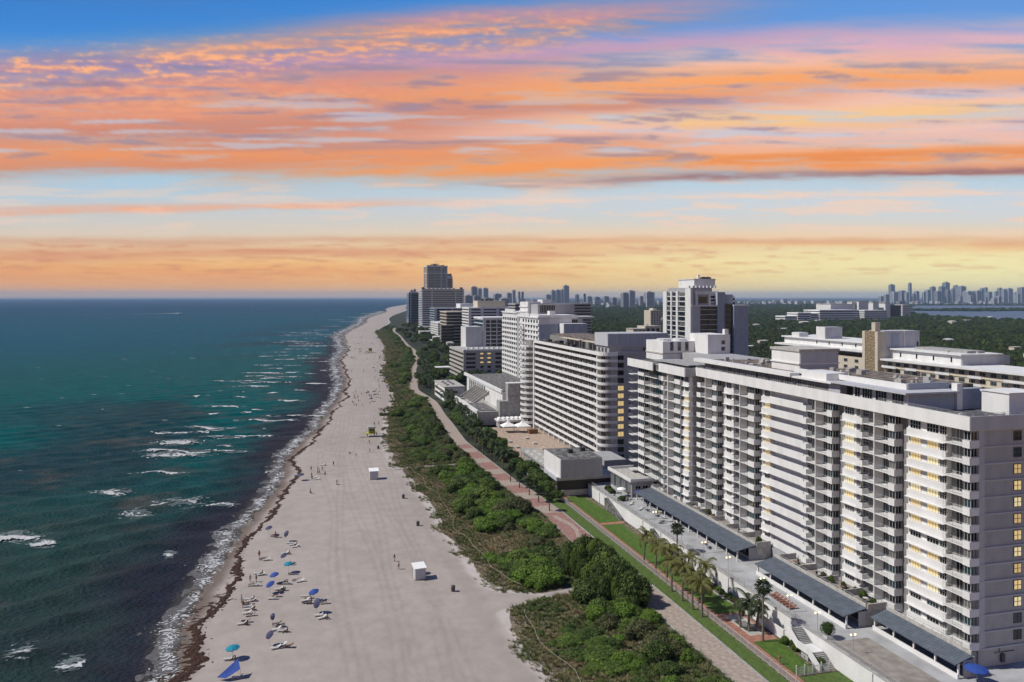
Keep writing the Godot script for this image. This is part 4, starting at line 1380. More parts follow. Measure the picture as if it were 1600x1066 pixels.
# ---------------------------------------------------------------- the other blocks along the beach
func mid_condo():
	var b := thing("banded_condo_block", "long grey apartment block with white curved balcony bands and an end column of lit windows", "building", Vector3(101.5, 3.5, -259))
	bx(b, "core_wall", "taupe", 102.7, 124.5, 3.5, 43.0, -345.0, -258.7)
	bx(b, "end_wall", "grey_and_shade", 104.2, 124.6, 3.5, 43.3, -258.7, -258.55)
	var slabs := []
	for k in 14:
		slabs.push_back(41.0 - 2.72 * k)
	var flat := Shape.new()
	flat.box(0.0, 0.16, -0.26, 0.80, -345.0, -264.6)
	flat.box(0.16, 1.2, -0.24, -0.02, -345.0, -264.6)
	var flat_m := flat.mesh(M.white_paint)
	var line := PackedVector2Array([Vector2(1.6, -265.4), Vector2(-0.7, -265.4), Vector2(-0.9, -261.4)])
	for i in range(1, 7):
		var a := PI + PI * 0.5 * i / 6.0
		line.push_back(Vector2(2.5 + 3.4 * cos(a), -261.4 - 3.2 * sin(a)))
	line.push_back(Vector2(5.2, -258.2))
	line.reverse()
	var cur := Shape.new()
	cur.wall(line, -0.30, 0.80, 0.16)
	var plate := line.duplicate()
	plate.push_back(Vector2(5.2, -265.3))
	cur.slab(plate, -0.30, -0.04)
	var cur_m := cur.mesh(M.white_paint)
	var far := PackedVector2Array([Vector2(2.0, -346.4)])
	for i in 9:
		var a := PI * 0.5 + PI * i / 8.0
		far.push_back(Vector2(-0.6 + 4.0 * cos(a), -351.5 + 5.0 * sin(a)))
	far.push_back(Vector2(2.0, -356.6))
	far.reverse()
	var rd := Shape.new()
	rd.wall(far, -0.30, 0.80, 0.16)
	rd.slab(far, -0.30, -0.04)
	var rd_m := rd.mesh(M.white_paint)
	for k in slabs.size():
		var y: float = slabs[k]
		var at := Vector3(101.5, y, 0) - b.position
		part(b, "balcony_band", flat_m, at)
		part(b, "curved_balcony_band", cur_m, at)
		part(b, "rounded_balcony", rd_m, at)
		for i in 13:
			var z := -269.6 - i * 6.0
			part(b, "balcony_door", window_mesh(1.5, 2.1, 2, 1, some_glass(), "frame_bronze"), Vector3(102.66, y, z) - b.position)
		for i in 2:
			part(b, "window", window_mesh(1.2, 1.5, 2, 1, "glass_dark", "frame_bronze"), Vector3(102.66, y + 0.5, -260.6 - i * 2.2) - b.position)
		part(b, "window", window_mesh(2.3, 1.75, 2, 1, "window_light" if k >= 4 and k <= 10 else "glass_dark", "frame_bronze"), Vector3(108.0, y + 0.55, -258.54) - b.position, PI / 2)
		part(b, "window", window_mesh(0.7, 0.8, 1, 1, "glass_dark", "frame_bronze"), Vector3(111.3, y + 0.9, -258.54) - b.position, PI / 2)
	for i in 14:
		bx(b, "balcony_partition", "taupe", 101.68, 102.7, 5.8, 43.0, -266.4 - i * 6.0, -266.2 - i * 6.0)
	bx(b, "end_pier", "white_paint", 101.2, 103.1, 3.5, 43.4, -346.6, -345.0)
	bx(b, "joint_pier", "white_paint", 101.1, 103.1, 5.0, 43.9, -264.6, -263.7)
	bx(b, "far_core", "taupe", 100.6, 110.0, 3.5, 43.6, -356.5, -346.6)
	bx(b, "ground_wall", "taupe", 102.5, 102.7, 3.5, 5.8, -330.0, -259.0)
	bx(b, "ground_panel", "cream", 102.3, 102.5, 3.5, 6.2, -276.0, -271.0)
	for i in 9:
		bx(b, "ground_column", "white_paint", 101.6, 102.0, 3.5, 6.4, -282.0 - i * 7.0, -281.5 - i * 7.0)
	bx(b, "roof_fascia", "white_paint", 101.2, 101.6, 43.0, 44.2, -345.0, -264.6)
	var cap := Shape.new()
	cap.wall(line, 43.0, 44.4, 0.3)
	part(b, "curved_fascia", cap.mesh(M.white_paint), Vector3(101.5, 0, 0) - b.position)
	bx(b, "roof_deck", "grey_roof", 101.6, 124.5, 43.0, 43.5, -345.0, -259.0)
	bx(b, "end_fascia", "grey_and_shade", 106.7, 124.8, 43.2, 44.6, -258.6, -258.2)
	bx(b, "roof_storey", "grey_and_shade", 104.0, 126.0, 43.5, 46.4, -272.0, -259.6)
	for i in 3:
		part(b, "window", window_mesh(1.6, 1.7, 2, 1, "glass_dark"), Vector3(103.95, 44.0, -262.4 - i * 3.4) - b.position)
	part(b, "window", window_mesh(3.2, 2.0, 3, 1, "glass_dark"), Vector3(118.5, 43.9, -259.56) - b.position, PI / 2)
	bx(b, "lift_house", "cool_and_shade", 103.4, 127.0, 46.4, 50.9, -272.4, -259.4)
	bx(b, "lift_house_end", "blue_grey", 103.6, 127.0, 46.6, 50.8, -259.4, -259.3)  # bluer sheet paints shade on the camera-facing side
	for i in 4:
		bx(b, "panel_joint", "cool_and_shade", 106.5 + i * 4.6, 106.8 + i * 4.6, 46.6, 50.85, -259.3, -259.22)
	bx(b, "roof_terrace_wall", "taupe", 108.0, 124.0, 43.5, 46.6, -342.0, -273.0)
	bx(b, "roof_terrace_slab", "gravel_roof", 109.4, 125.0, 46.6, 47.2, -342.0, -272.6)
	for q in [[-276.0, -292.0], [-295.0, -318.0]]:
		bx(b, "roof_canopy", "cream", 105.2, 107.6, 46.5, 46.75, q[1], q[0])
		for i in 5:
			bx(b, "canopy_post", "pale_stone", 105.4, 105.6, 43.5, 46.5, lerpf(q[0], q[1], i / 4.0) - 0.1, lerpf(q[0], q[1], i / 4.0) + 0.1)
	for i in 5:
		bx(b, "roof_plant", "steel_dark", 103.0 + i % 2, 105.0, 43.5, 44.9 + 0.3 * (i % 3), -300.0 - i * 8.0, -297.0 - i * 8.0)
	bx(b, "roof_hedge", "bronze_core", 102.2, 103.0, 43.5, 44.6, -340.0, -300.0)


func hotel():
	var b := thing("white_hotel_block", "tall white hotel slab with rows of square windows behind the banded block", "building", Vector3(115, 3, -383))
	bx(b, "core_wall", "white_paint", 115.1, 133.0, 3.0, 52.8, -460.0, -383.5)
	bx(b, "end_wall", "blue_grey", 115.4, 133.4, 3.0, 49.8, -383.5, -383.2)  # blue-grey sheet paints shade on the end of the white slab
	var y := 50.0
	var k := 0
	while y > 6.0:
		bx(b, "floor_band", "white_paint", 114.7, 115.1, y - 0.9, y + 0.35, -460.0, -425.0)
		bx(b, "floor_band", "white_paint", 114.7, 115.1, y - 0.9, y + 0.35, -420.0, -383.4)
		for i in 8:
			part(b, "window", window_mesh(2.5, 1.6, 2, 1, "glass_dark" if (i * 7 + k * 3) % 5 else "glass_blind", "frame_bronze"), Vector3(115.05, y + 0.4, -427.5 - i * 4.2) - b.position)
		for i in 6:
			part(b, "window", window_mesh(2.4, 1.6, 2, 1, "glass_dark" if (i * 5 + k * 3) % 4 else "glass_blind", "frame_bronze"), Vector3(115.05, y + 0.4, -386.6 - i * 5.2) - b.position)
		if k > 0:
			for i in 2:
				bx(b, "small_balcony", "white_paint", 113.7, 115.1, y - 0.5, y + 0.7, -417.0 - i * -5.4, -414.6 - i * -5.4)
		y -= 2.75
		k += 1
	bx(b, "recess", "grey_and_shade", 114.6, 115.1, 3.0, 53.0, -424.9, -420.1)
	bx(b, "top_storey", "white_paint", 115.1, 136.0, 52.8, 54.6, -460.0, -384.0)
	bx(b, "cornice", "white_paint", 114.5, 136.2, 54.6, 55.4, -460.4, -425.5)
	bx(b, "cornice", "white_paint", 114.5, 136.2, 52.9, 53.6, -419.8, -383.2)
	bx(b, "roof_parapet", "white_paint", 114.6, 115.2, 55.4, 57.0, -452.0, -430.0)
	bx(b, "roof_parapet", "white_paint", 114.6, 115.2, 53.6, 55.2, -417.0, -400.0)
	bx(b, "roof_storey_end", "grey_and_shade", 115.2, 139.0, 49.8, 52.9, -384.2, -383.6)
	for i in 3:
		part(b, "window", window_mesh(3.4, 1.9, 3, 1, "glass_dark"), Vector3(119.0 + i * 7.8, 50.4, -383.55) - b.position, PI / 2)
	bx(b, "service_block", "white_paint", 126.0, 138.6, 40.0, 50.4, -390.0, -376.0)
	bx(b, "service_block_end", "blue_grey", 126.3, 138.8, 30.0, 50.3, -376.0, -375.8)  # shade painted on the end of the white service block
	bx(b, "lift_tower", "white_paint", 119.5, 127.0, 54.6, 61.2, -436.0, -419.0)
	for i in 2:
		bx(b, "lift_tower_band", "white_paint", 119.0, 127.3, 55.6 + i * 2.6, 56.2 + i * 2.6, -436.4, -418.6)
	bx(b, "plant_room", "grey_and_shade", 121.0, 142.0, 54.6, 60.0, -418.0, -405.0)
	for i in 9:
		bx(b, "louvre", "bronze_core", 122.4 + i * 0.95, 123.0 + i * 0.95, 55.4, 59.4, -405.0, -404.8)
	bx(b, "roof_block", "white_paint", 123.0, 126.0, 53.0, 56.6, -394.0, -390.0)
	bx(b, "roof_canopy", "white_paint", 132.0, 146.0, 53.2, 53.8, -396.0, -385.0)
	var dish := Shape.new()
	for i in 3:
		dish.tube(Vector3(121 + i * 1.6, 61.2, -427 - i), Vector3(121 + i * 1.6, 63.4 + i * 0.5, -427 - i), 0.08, 0.05, 4)
	dish.tube(Vector3(123, 62.4, -424), Vector3(123.5, 62.7, -423.4), 0.9, 0.2, 8)
	part(b, "roof_aerial", dish.mesh(M.rail_metal), -b.position)


func rear_condo():
	var b := thing("low_cream_condo", "long low cream apartment block with a tan stair tower behind the near block", "building", Vector3(229, 3, -200))
	bx(b, "core_wall", "cream", 229.6, 250.0, 3.0, 38.0, -345.0, -190.0)
	bx(b, "eaves", "white_paint", 227.6, 250.0, 38.0, 38.7, -274.0, -190.0)
	bx(b, "eaves", "white_paint", 227.6, 250.0, 40.4, 41.2, -346.0, -281.0)
	for k in 5:
		var y := 35.3 - k * 2.75
		for i in 17:
			var z := -196.0 - i * 4.5
			part(b, "window", window_mesh(2.6, 1.5, 4, 1, some_glass(), "frame_white"), Vector3(229.55, y + 0.7, z) - b.position)
		for q in [[-190.0, -213.0], [-222.0, -228.0], [-236.0, -243.0], [-252.0, -258.0], [-263.0, -271.0]]:
			if q[0] > -200.0 or k < 3:
				bx(b, "balcony_parapet", "white_paint", 227.9, 228.1, y - 0.2, y + 0.75, q[1], q[0])
				bx(b, "balcony_floor", "cream", 228.1, 229.6, y - 0.2, y, q[1], q[0])
		bx(b, "floor_band", "cream", 229.3, 229.6, y - 0.25, y + 0.1, -272.0, -213.2)
		for i in 8:
			part(b, "window", window_mesh(2.4, 1.5, 3, 1, "glass_dark"), Vector3(229.55, y + 3.0, -288.0 - i * 7.0) - b.position)
	bx(b, "upper_storey", "white_paint", 233.0, 250.0, 38.7, 42.4, -275.0, -235.8)
	bx(b, "upper_storey_end", "cool_and_shade", 233.3, 255.0, 38.7, 42.2, -235.8, -235.5)  # end sheet of the white storey, coloured for its shade
	bx(b, "upper_eaves", "white_paint", 231.8, 251.0, 42.4, 42.9, -275.0, -234.6)
	bx(b, "roof_skylight", "concrete", 238.0, 246.0, 42.9, 43.8, -264.0, -238.0)
	for i in 4:
		bx(b, "slot_window", "glass_dark", 232.93, 233.0, 39.6, 41.4, -240.6 - i * 8.6, -239.9 - i * 8.6)
	bx(b, "upper_storey", "white_paint", 232.6, 250.0, 41.2, 44.0, -345.0, -286.0)
	bx(b, "upper_eaves", "white_paint", 231.4, 252.0, 44.0, 44.6, -346.0, -284.0)
	for i in 4:
		bx(b, "slot_window", "glass_dark", 232.53, 232.6, 42.0, 43.4, -292.6 - i * 9.0, -291.9 - i * 9.0)
	bx(b, "tiled_tower", "tan_tile", 227.0, 231.0, 3.0, 49.6, -279.4, -273.2)
	bx(b, "tower_pier", "cream", 226.8, 231.0, 3.0, 49.7, -281.0, -279.4)
	bx(b, "tower_pier", "cream", 226.6, 230.2, 3.0, 49.7, -273.2, -271.6)
	bx(b, "tower_block", "cool_and_shade", 230.2, 247.6, 38.7, 49.9, -281.0, -272.0)
	bx(b, "tower_block_panel", "blue_grey", 233.8, 237.4, 43.0, 49.0, -272.0, -271.86)
	bx(b, "tower_block_rib", "white_paint", 239.8, 240.1, 41.0, 49.9, -272.0, -271.8)
	bx(b, "tower_door", "bronze_core", 246.2, 247.0, 42.9, 45.4, -272.0, -271.9)
	bx(b, "chimney", "cream", 227.8, 230.2, 49.7, 53.4, -276.6, -274.4)
	bx(b, "lift_house", "cool_and_shade", 232.0, 241.0, 44.6, 50.0, -318.2, -312.1)
	bx(b, "lift_house_face", "white_paint", 231.6, 232.0, 44.6, 50.1, -318.4, -312.0)  # sunlit side painted white against the block coloured as shaded
	bx(b, "roof_box", "white_paint", 232.0, 237.0, 44.6, 46.6, -338.0, -332.0)
	bx(b, "lower_wing", "white_paint", 222.0, 229.3, 3.0, 27.6, -212.0, -196.0)
	for i in 3:
		bx(b, "roof_vent", "pale_stone", 236.0 + i * 3.0, 236.8 + i * 3.0, 42.9, 43.6, -246.0 + i * 4.0, -245.2 + i * 4.0)
	# white service block just inside the right edge, on the near block's far side
	var s := thing("white_roof_block", "plain white block on the near block's grey roof at the edge of view", "roof block", Vector3(121, 43, -112))
	bx(s, "wall", "white_paint", 119.6, 127.0, 43.1, 46.9, -116.4, -110.6)
	bx(s, "coping", "white_paint", 119.4, 127.2, 46.9, 47.1, -116.6, -110.4)


func stepped_tower():
	var b := thing("stepped_grey_tower", "tall stepped grey tower with white vertical fins rising above the inland trees", "building", Vector3(216, 0, -413))
	bx(b, "core_wall", "steel_dark", 217.2, 243.0, 0.0, 58.6, -449.0, -414.4)
	bx(b, "upper_core", "grey_and_shade", 217.25, 241.0, 58.6, 66.6, -448.0, -417.0)
	# fins and window stacks on the seaward face
	for q in [[-449.9, -444.9], [-439.6, -437.9], [-432.3, -429.8], [-420.3, -413.5]]:
		bx(b, "fin", "white_paint", 216.4, 217.8, 0.0, 67.4 if q[0] < -425.0 else 69.0, q[0], q[1])
	for k in 22:
		var y := 64.2 - k * 2.95
		for q in [[-444.9, -439.6], [-437.9, -432.3], [-429.8, -420.3]]:
			bx(b, "floor_slab", "white_paint", 216.75, 217.3, y - 0.22, y + 0.16, q[0], q[1])
			if k < 15:
				part(b, "window", window_mesh((q[1] - q[0]) * 0.8, 1.9, 2, 1, "glass_dark" if (k + int(q[0])) % 3 else "glass_blind", "steel_dark"), Vector3(217.14, y + 0.5, (q[0] + q[1]) / 2) - b.position)
	# camera side: grey panel, dark glass with thin slabs, walls stepping back, the first coloured blue-grey for its shade
	bx(b, "corner_panel", "cool_and_shade", 217.8, 222.6, 0.0, 58.4, -414.6, -413.4)
	for k in 19:
		var y := 56.6 - k * 2.95
		bx(b, "floor_slab", "white_paint", 222.6, 233.6, y - 0.2, y + 0.06, -414.6, -413.2)
		if k < 12:
			for i in 2:
				part(b, "window", window_mesh(5.0, 2.2, 4, 1, "glass_dark" if (k + i) % 2 else "glass_teal", "steel_dark"), Vector3(225.4 + i * 5.4, y + 0.3, -414.2) - b.position, PI / 2)
		bx(b, "side_window", "glass_dark", 239.4, 242.4, y + 0.5, y + 2.3, -412.45, -412.3)
	bx(b, "terrace_floor", "white_paint", 217.0, 234.0, 58.4, 59.2, -418.0, -413.0)
	bx(b, "blue_wall", "blue_grey", 233.6, 238.4, 0.0, 66.8, -420.0, -413.0)
	bx(b, "dark_slot", "glass_blue", 238.4, 243.0, 0.0, 60.0, -420.0, -412.6)
	bx(b, "blue_wall", "blue_grey", 243.0, 252.6, 0.0, 58.6, -436.0, -410.6)
	bx(b, "blue_wall_cap", "white_paint", 242.8, 253.0, 58.6, 59.3, -436.0, -410.4)
	bx(b, "upper_wall", "blue_grey", 239.5, 246.0, 58.6, 65.4, -440.0, -417.0)
	bx(b, "upper_cap", "white_paint", 246.0, 249.0, 63.2, 64.6, -434.0, -420.0)
	for k in 2:
		bx(b, "upper_window", "glass_dark", 246.0, 249.0, 59.6 + k * 2.2, 61.0 + k * 2.2, -433.0, -419.8)
	bx(b, "terrace_pier", "white_paint", 221.0, 222.4, 59.2, 67.0, -417.6, -416.0)
	bx(b, "terrace_pier", "white_paint", 229.6, 230.8, 59.2, 66.0, -417.6, -416.0)
	bx(b, "terrace_beam", "white_paint", 221.0, 236.0, 65.4, 67.2, -417.6, -415.8)
	bx(b, "terrace_window", "glass_dark", 223.4, 229.0, 60.2, 64.2, -417.1, -416.95)
	bx(b, "terrace_window", "glass_dark", 231.4, 234.4, 60.2, 65.0, -417.1, -416.95)
	for k in 3:
		bx(b, "terrace_slab", "white_paint", 230.8, 233.6, 60.6 + k * 2.0, 61.2 + k * 2.0, -416.9, -416.2)
	bx(b, "step_block", "grey_and_shade", 217.6, 232.0, 66.6, 69.4, -445.0, -416.6)
	bx(b, "crown_block", "white_paint", 222.2, 236.0, 69.4, 74.4, -440.0, -420.0)
	bx(b, "crown_cap", "white_paint", 221.8, 236.4, 74.4, 74.8, -440.4, -419.6)
	bx(b, "crown_pier", "white_paint", 226.0, 227.2, 74.8, 77.2, -424.0, -422.4)
	for i in 5:
		bx(b, "roof_plant", "steel_dark", 228.2 + i * 1.3, 229.2 + i * 1.3, 74.8, 75.8 + 0.25 * (i % 2), -424.0, -422.0)
	for i in 8:
		bx(b, "merlon", "white_paint", 217.0 + i * 2.4, 218.0 + i * 2.4, 69.4, 70.6, -417.8, -416.7)


func low_blocks():
	# ballroom with sloping white fins, north of the banded block
	var j := thing("ballroom_block", "windowless grey ballroom block with a tall concrete end slab and sloping ribs beside the palms", "building", Vector3(90, 3, -360))
	bx(j, "end_slab", "concrete", 92.6, 100.6, 3.0, 22.6, -364.0, -359.4)
	bx(j, "end_slab_joint", "grey_roof", 92.7, 100.5, 16.6, 16.8, -359.4, -359.34)
	bx(j, "lower_slab", "concrete", 88.6, 92.6, 3.0, 14.4, -366.0, -359.6)
	bx(j, "slab_coping", "white_paint", 92.4, 100.8, 22.6, 22.9, -364.2, -359.2)
	bx(j, "hall_wall", "white_paint", 91.0, 114.0, 3.0, 18.2, -450.0, -364.0)
	bx(j, "hall_roof", "grey_roof", 91.4, 114.0, 18.2, 18.6, -450.0, -364.2)
	bx(j, "roof_edge", "white_paint", 90.4, 91.4, 17.6, 19.2, -456.0, -364.2)
	for i in 8:
		bx(j, "hall_window", "glass_blue", 90.93, 91.0, 9.4, 16.6, -405.0 - i * 5.4, -401.6 - i * 5.4)
	for i in 7:
		var z := -392.0 - i * 5.2
		var rib := Shape.new()
		rib.quad(Vector3(90.9, 15.6, z), Vector3(82.0, 9.4, z), Vector3(82.0, 8.2, z), Vector3(90.9, 13.6, z))
		rib.quad(Vector3(90.9, 13.6, z - 0.8), Vector3(82.0, 8.2, z - 0.8), Vector3(82.0, 9.4, z - 0.8), Vector3(90.9, 15.6, z - 0.8))
		rib.quad(Vector3(90.9, 15.6, z), Vector3(90.9, 15.6, z - 0.8), Vector3(82.0, 9.4, z - 0.8), Vector3(82.0, 9.4, z))
		part(j, "sloping_rib", rib.mesh(M.pale_stone), -j.position)
	bx(j, "front_wing", "pale_stone", 78.4, 90.9, 3.0, 9.4, -418.0, -362.0)
	bx(j, "front_parapet", "white_paint", 77.9, 78.8, 8.6, 10.2, -418.4, -361.6)
	bx(j, "front_roof", "grey_roof", 80.0, 88.0, 9.4, 9.7, -392.0, -364.0)
	bx(j, "front_band", "white_paint", 76.0, 78.4, 5.6, 6.1, -420.0, -360.0)
	for i in 10:
		bx(j, "front_window", "glass_blue", 78.3, 78.4, 6.2, 8.4, -368.0 - i * 5.0, -364.6 - i * 5.0)
	var l := thing("curved_white_annexe", "low white annexe with ribbon windows beyond the ballroom", "building", Vector3(80, 2, -478))
	bx(l, "wall", "white_paint", 80.0, 92.0, 1.0, 9.6, -500.0, -462.0)
	for k in 2:
		bx(l, "ribbon_window", "glass_dark", 79.93, 80.0, 2.8 + k * 3.2, 4.4 + k * 3.2, -498.0, -464.0)
		bx(l, "ribbon_window", "glass_dark", 84.0, 88.0, 2.8 + k * 3.2, 4.4 + k * 3.2, -462.0, -461.9)
	bx(l, "roof", "pale_stone", 79.6, 92.4, 9.6, 10.2, -500.4, -461.6)
	for i in 6:
		bx(l, "roof_unit", "concrete", 82.0 + (i % 2) * 4.0, 83.6 + (i % 2) * 4.0, 10.2, 11.2, -470.0 - i * 4.0, -468.0 - i * 4.0)
	# terrace of the banded block with its white plant box, cabanas and tents
	var p := thing("pool_terrace", "pinkish pool terrace on a low podium in front of the banded block", "terrace", Vector3(90, 0, -300))
	bx(p, "terrace_slab", "pink_terrace", 77.0, 103.0, 2.6, 3.5, -352.0, -258.4)
	bx(p, "podium_wall", "pale_stone", 76.2, 77.0, 0.2, 3.9, -352.0, -236.0)
	bx(p, "podium_roof", "cool_and_shade", 76.8, 96.6, 5.4, 6.6, -250.0, -236.4)
	bx(p, "podium_shadow_wall", "bronze_core", 77.4, 96.2, 2.2, 5.4, -250.0, -237.4)  # near-black colour stands for the shade under the podium roof
	bx(p, "podium_base", "cream", 77.0, 96.4, 0.2, 2.2, -258.0, -236.8)
	bx(p, "link_block", "grey_and_shade", 96.0, 104.0, 2.6, 9.4, -259.0, -244.0)
	bx(p, "bar_counter", "wood", 95.0, 99.0, 3.5, 5.4, -334.0, -331.0)
	for i in 6:
		bx(p, "planter", "pale_stone", 81.0 + (i % 2) * 9.0, 82.6 + (i % 2) * 9.0, 3.5, 4.1, -292.0 - i * 6.0, -289.0 - i * 6.0)
	var w := thing("white_plant_box", "plain white windowless box with a grey roof at the corner of the pool terrace", "building", Vector3(84, 3, -240))
	bx(w, "wall", "white_paint", 77.5, 91.6, 6.6, 12.6, -252.0, -234.4)
	bx(w, "end_wall", "grey_and_shade", 77.7, 91.5, 6.7, 12.5, -234.4, -234.3)  # thin sheet greys the white end to imitate shade
	bx(w, "roof", "grey_roof", 77.7, 91.4, 12.6, 12.75, -251.8, -234.5)
	for q in [[83.0, -244.0], [88.0, -246.0]]:
		bx(w, "roof_unit", "steel_dark", q[0], q[0] + 1.5, 12.75, 14.0, q[1], q[1] + 1.5)
	var c := thing("cabana_row", "row of white roofed pool cabanas along the terrace edge beside the white box", "cabana", Vector3(78, 3.5, -265))
	bx(c, "wall", "grey_and_shade", 79.0, 84.0, 3.5, 6.0, -284.0, -252.4)
	bx(c, "roof", "concrete", 78.0, 84.6, 6.0, 6.5, -285.0, -252.4)
	for i in 10:
		var dome := Shape.new()
		var top := Vector3(80.0 + (i % 2) * 2.8, 7.1, -256.0 - (i / 2) * 5.6)
		for kk in 4:
			var a := Vector3([-1.3, 1.3, 1.3, -1.3][kk], -0.6, [2.4, 2.4, -2.4, -2.4][kk])
			var d := Vector3([1.3, 1.3, -1.3, -1.3][kk], -0.6, [2.4, -2.4, -2.4, 2.4][kk])
			dome.tri(top, top + d, top + a)
		part(c, "roof_cone", dome.mesh(M.pale_stone), -c.position)
	for i in 8:
		bx(c, "post", "white_paint", 78.1, 78.4, 3.5, 6.0, -254.0 - i * 4.2, -253.7 - i * 4.2)
	var c2 := thing("far_cabana_row", "white pavilion with scalloped roof and dark openings beside the concrete end slab", "cabana", Vector3(86, 3.5, -350))
	bx(c2, "wall", "grey_and_shade", 86.0, 99.0, 3.5, 6.2, -356.0, -350.0)
	bx(c2, "roof", "white_paint", 85.4, 99.6, 6.2, 7.0, -357.0, -349.4)
	for i in 6:
		bx(c2, "opening", "glass_dark", 86.6 + i * 2.1, 87.9 + i * 2.1, 3.5, 5.8, -350.0, -349.9)
		bx(c2, "roof_light", "canvas_white", 86.2 + i * 2.1, 87.4 + i * 2.1, 7.0, 7.8, -355.0, -351.0)
	for q in [[93.6, -337.0, "white peaked tent on the pink terrace nearer the banded block"], [87.4, -338.5, "white peaked tent on the pink terrace nearer the promenade palms"]]:
		var t := thing("peaked_tent", q[2], "tent", Vector3(q[0], 3.5, q[1]), "pool terrace tents")
		var st := Shape.new()
		for kk in 4:
			var u := PI / 4 + kk * PI / 2
			var v := u + PI / 2
			var p0 := Vector3(cos(u) * 4.4, 2.9, sin(u) * 4.4)
			var p1 := Vector3(cos(v) * 4.4, 2.9, sin(v) * 4.4)
			var m0 := Vector3(cos(u) * 1.3, 4.1, sin(u) * 1.3)
			var m1 := Vector3(cos(v) * 1.3, 4.1, sin(v) * 1.3)
			st.quad(p0, p1, m1, m0)
			st.tri(m0, m1, Vector3(0, 5.4, 0))
			st.quad(p1, p0, p0 - Vector3(0, 0.35, 0), p1 - Vector3(0, 0.35, 0))
		part(t, "canopy", st.mesh(M.canvas_white))
		for kk in 4:
			var u := PI / 4 + kk * PI / 2
			var leg := Shape.new()
			leg.tube(Vector3(cos(u) * 4.2, 0, sin(u) * 4.2), Vector3(cos(u) * 4.2, 2.9, sin(u) * 4.2), 0.07, 0.07, 6)
			part(t, "leg", leg.mesh(M.rail_metal))


# a block whose floors are slabs over a recessed glass core, used for the blocks farther down the coast
func banded(called: String, label: String, x0: float, x1: float, z0: float, z1: float, y1: float, floors: int, slab_mat: String, core_mat: String, band: float, fins_x: Array = [], fins_z: Array = [], group := "") -> Node3D:
	var b := thing(called, label, "building", Vector3(x0, 0, z0), group)
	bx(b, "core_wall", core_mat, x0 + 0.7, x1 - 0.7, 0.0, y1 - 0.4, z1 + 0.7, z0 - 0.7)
	var pitch := y1 / floors
	for k in floors:
		var y := y1 - k * pitch
		bx(b, "floor_band", slab_mat, x0, x1, y - band, y, z1, z0)
	for f in fins_x:
		bx(b, "pier", slab_mat, f[0], f[1], 0.0, y1 + 0.15, z0 - 0.8, z0 + 0.18)
	for f in fins_z:
		bx(b, "pier", slab_mat, x0 - 0.18, x0 + 0.8, 0.0, y1 + 0.15, f[0], f[1])
	return b


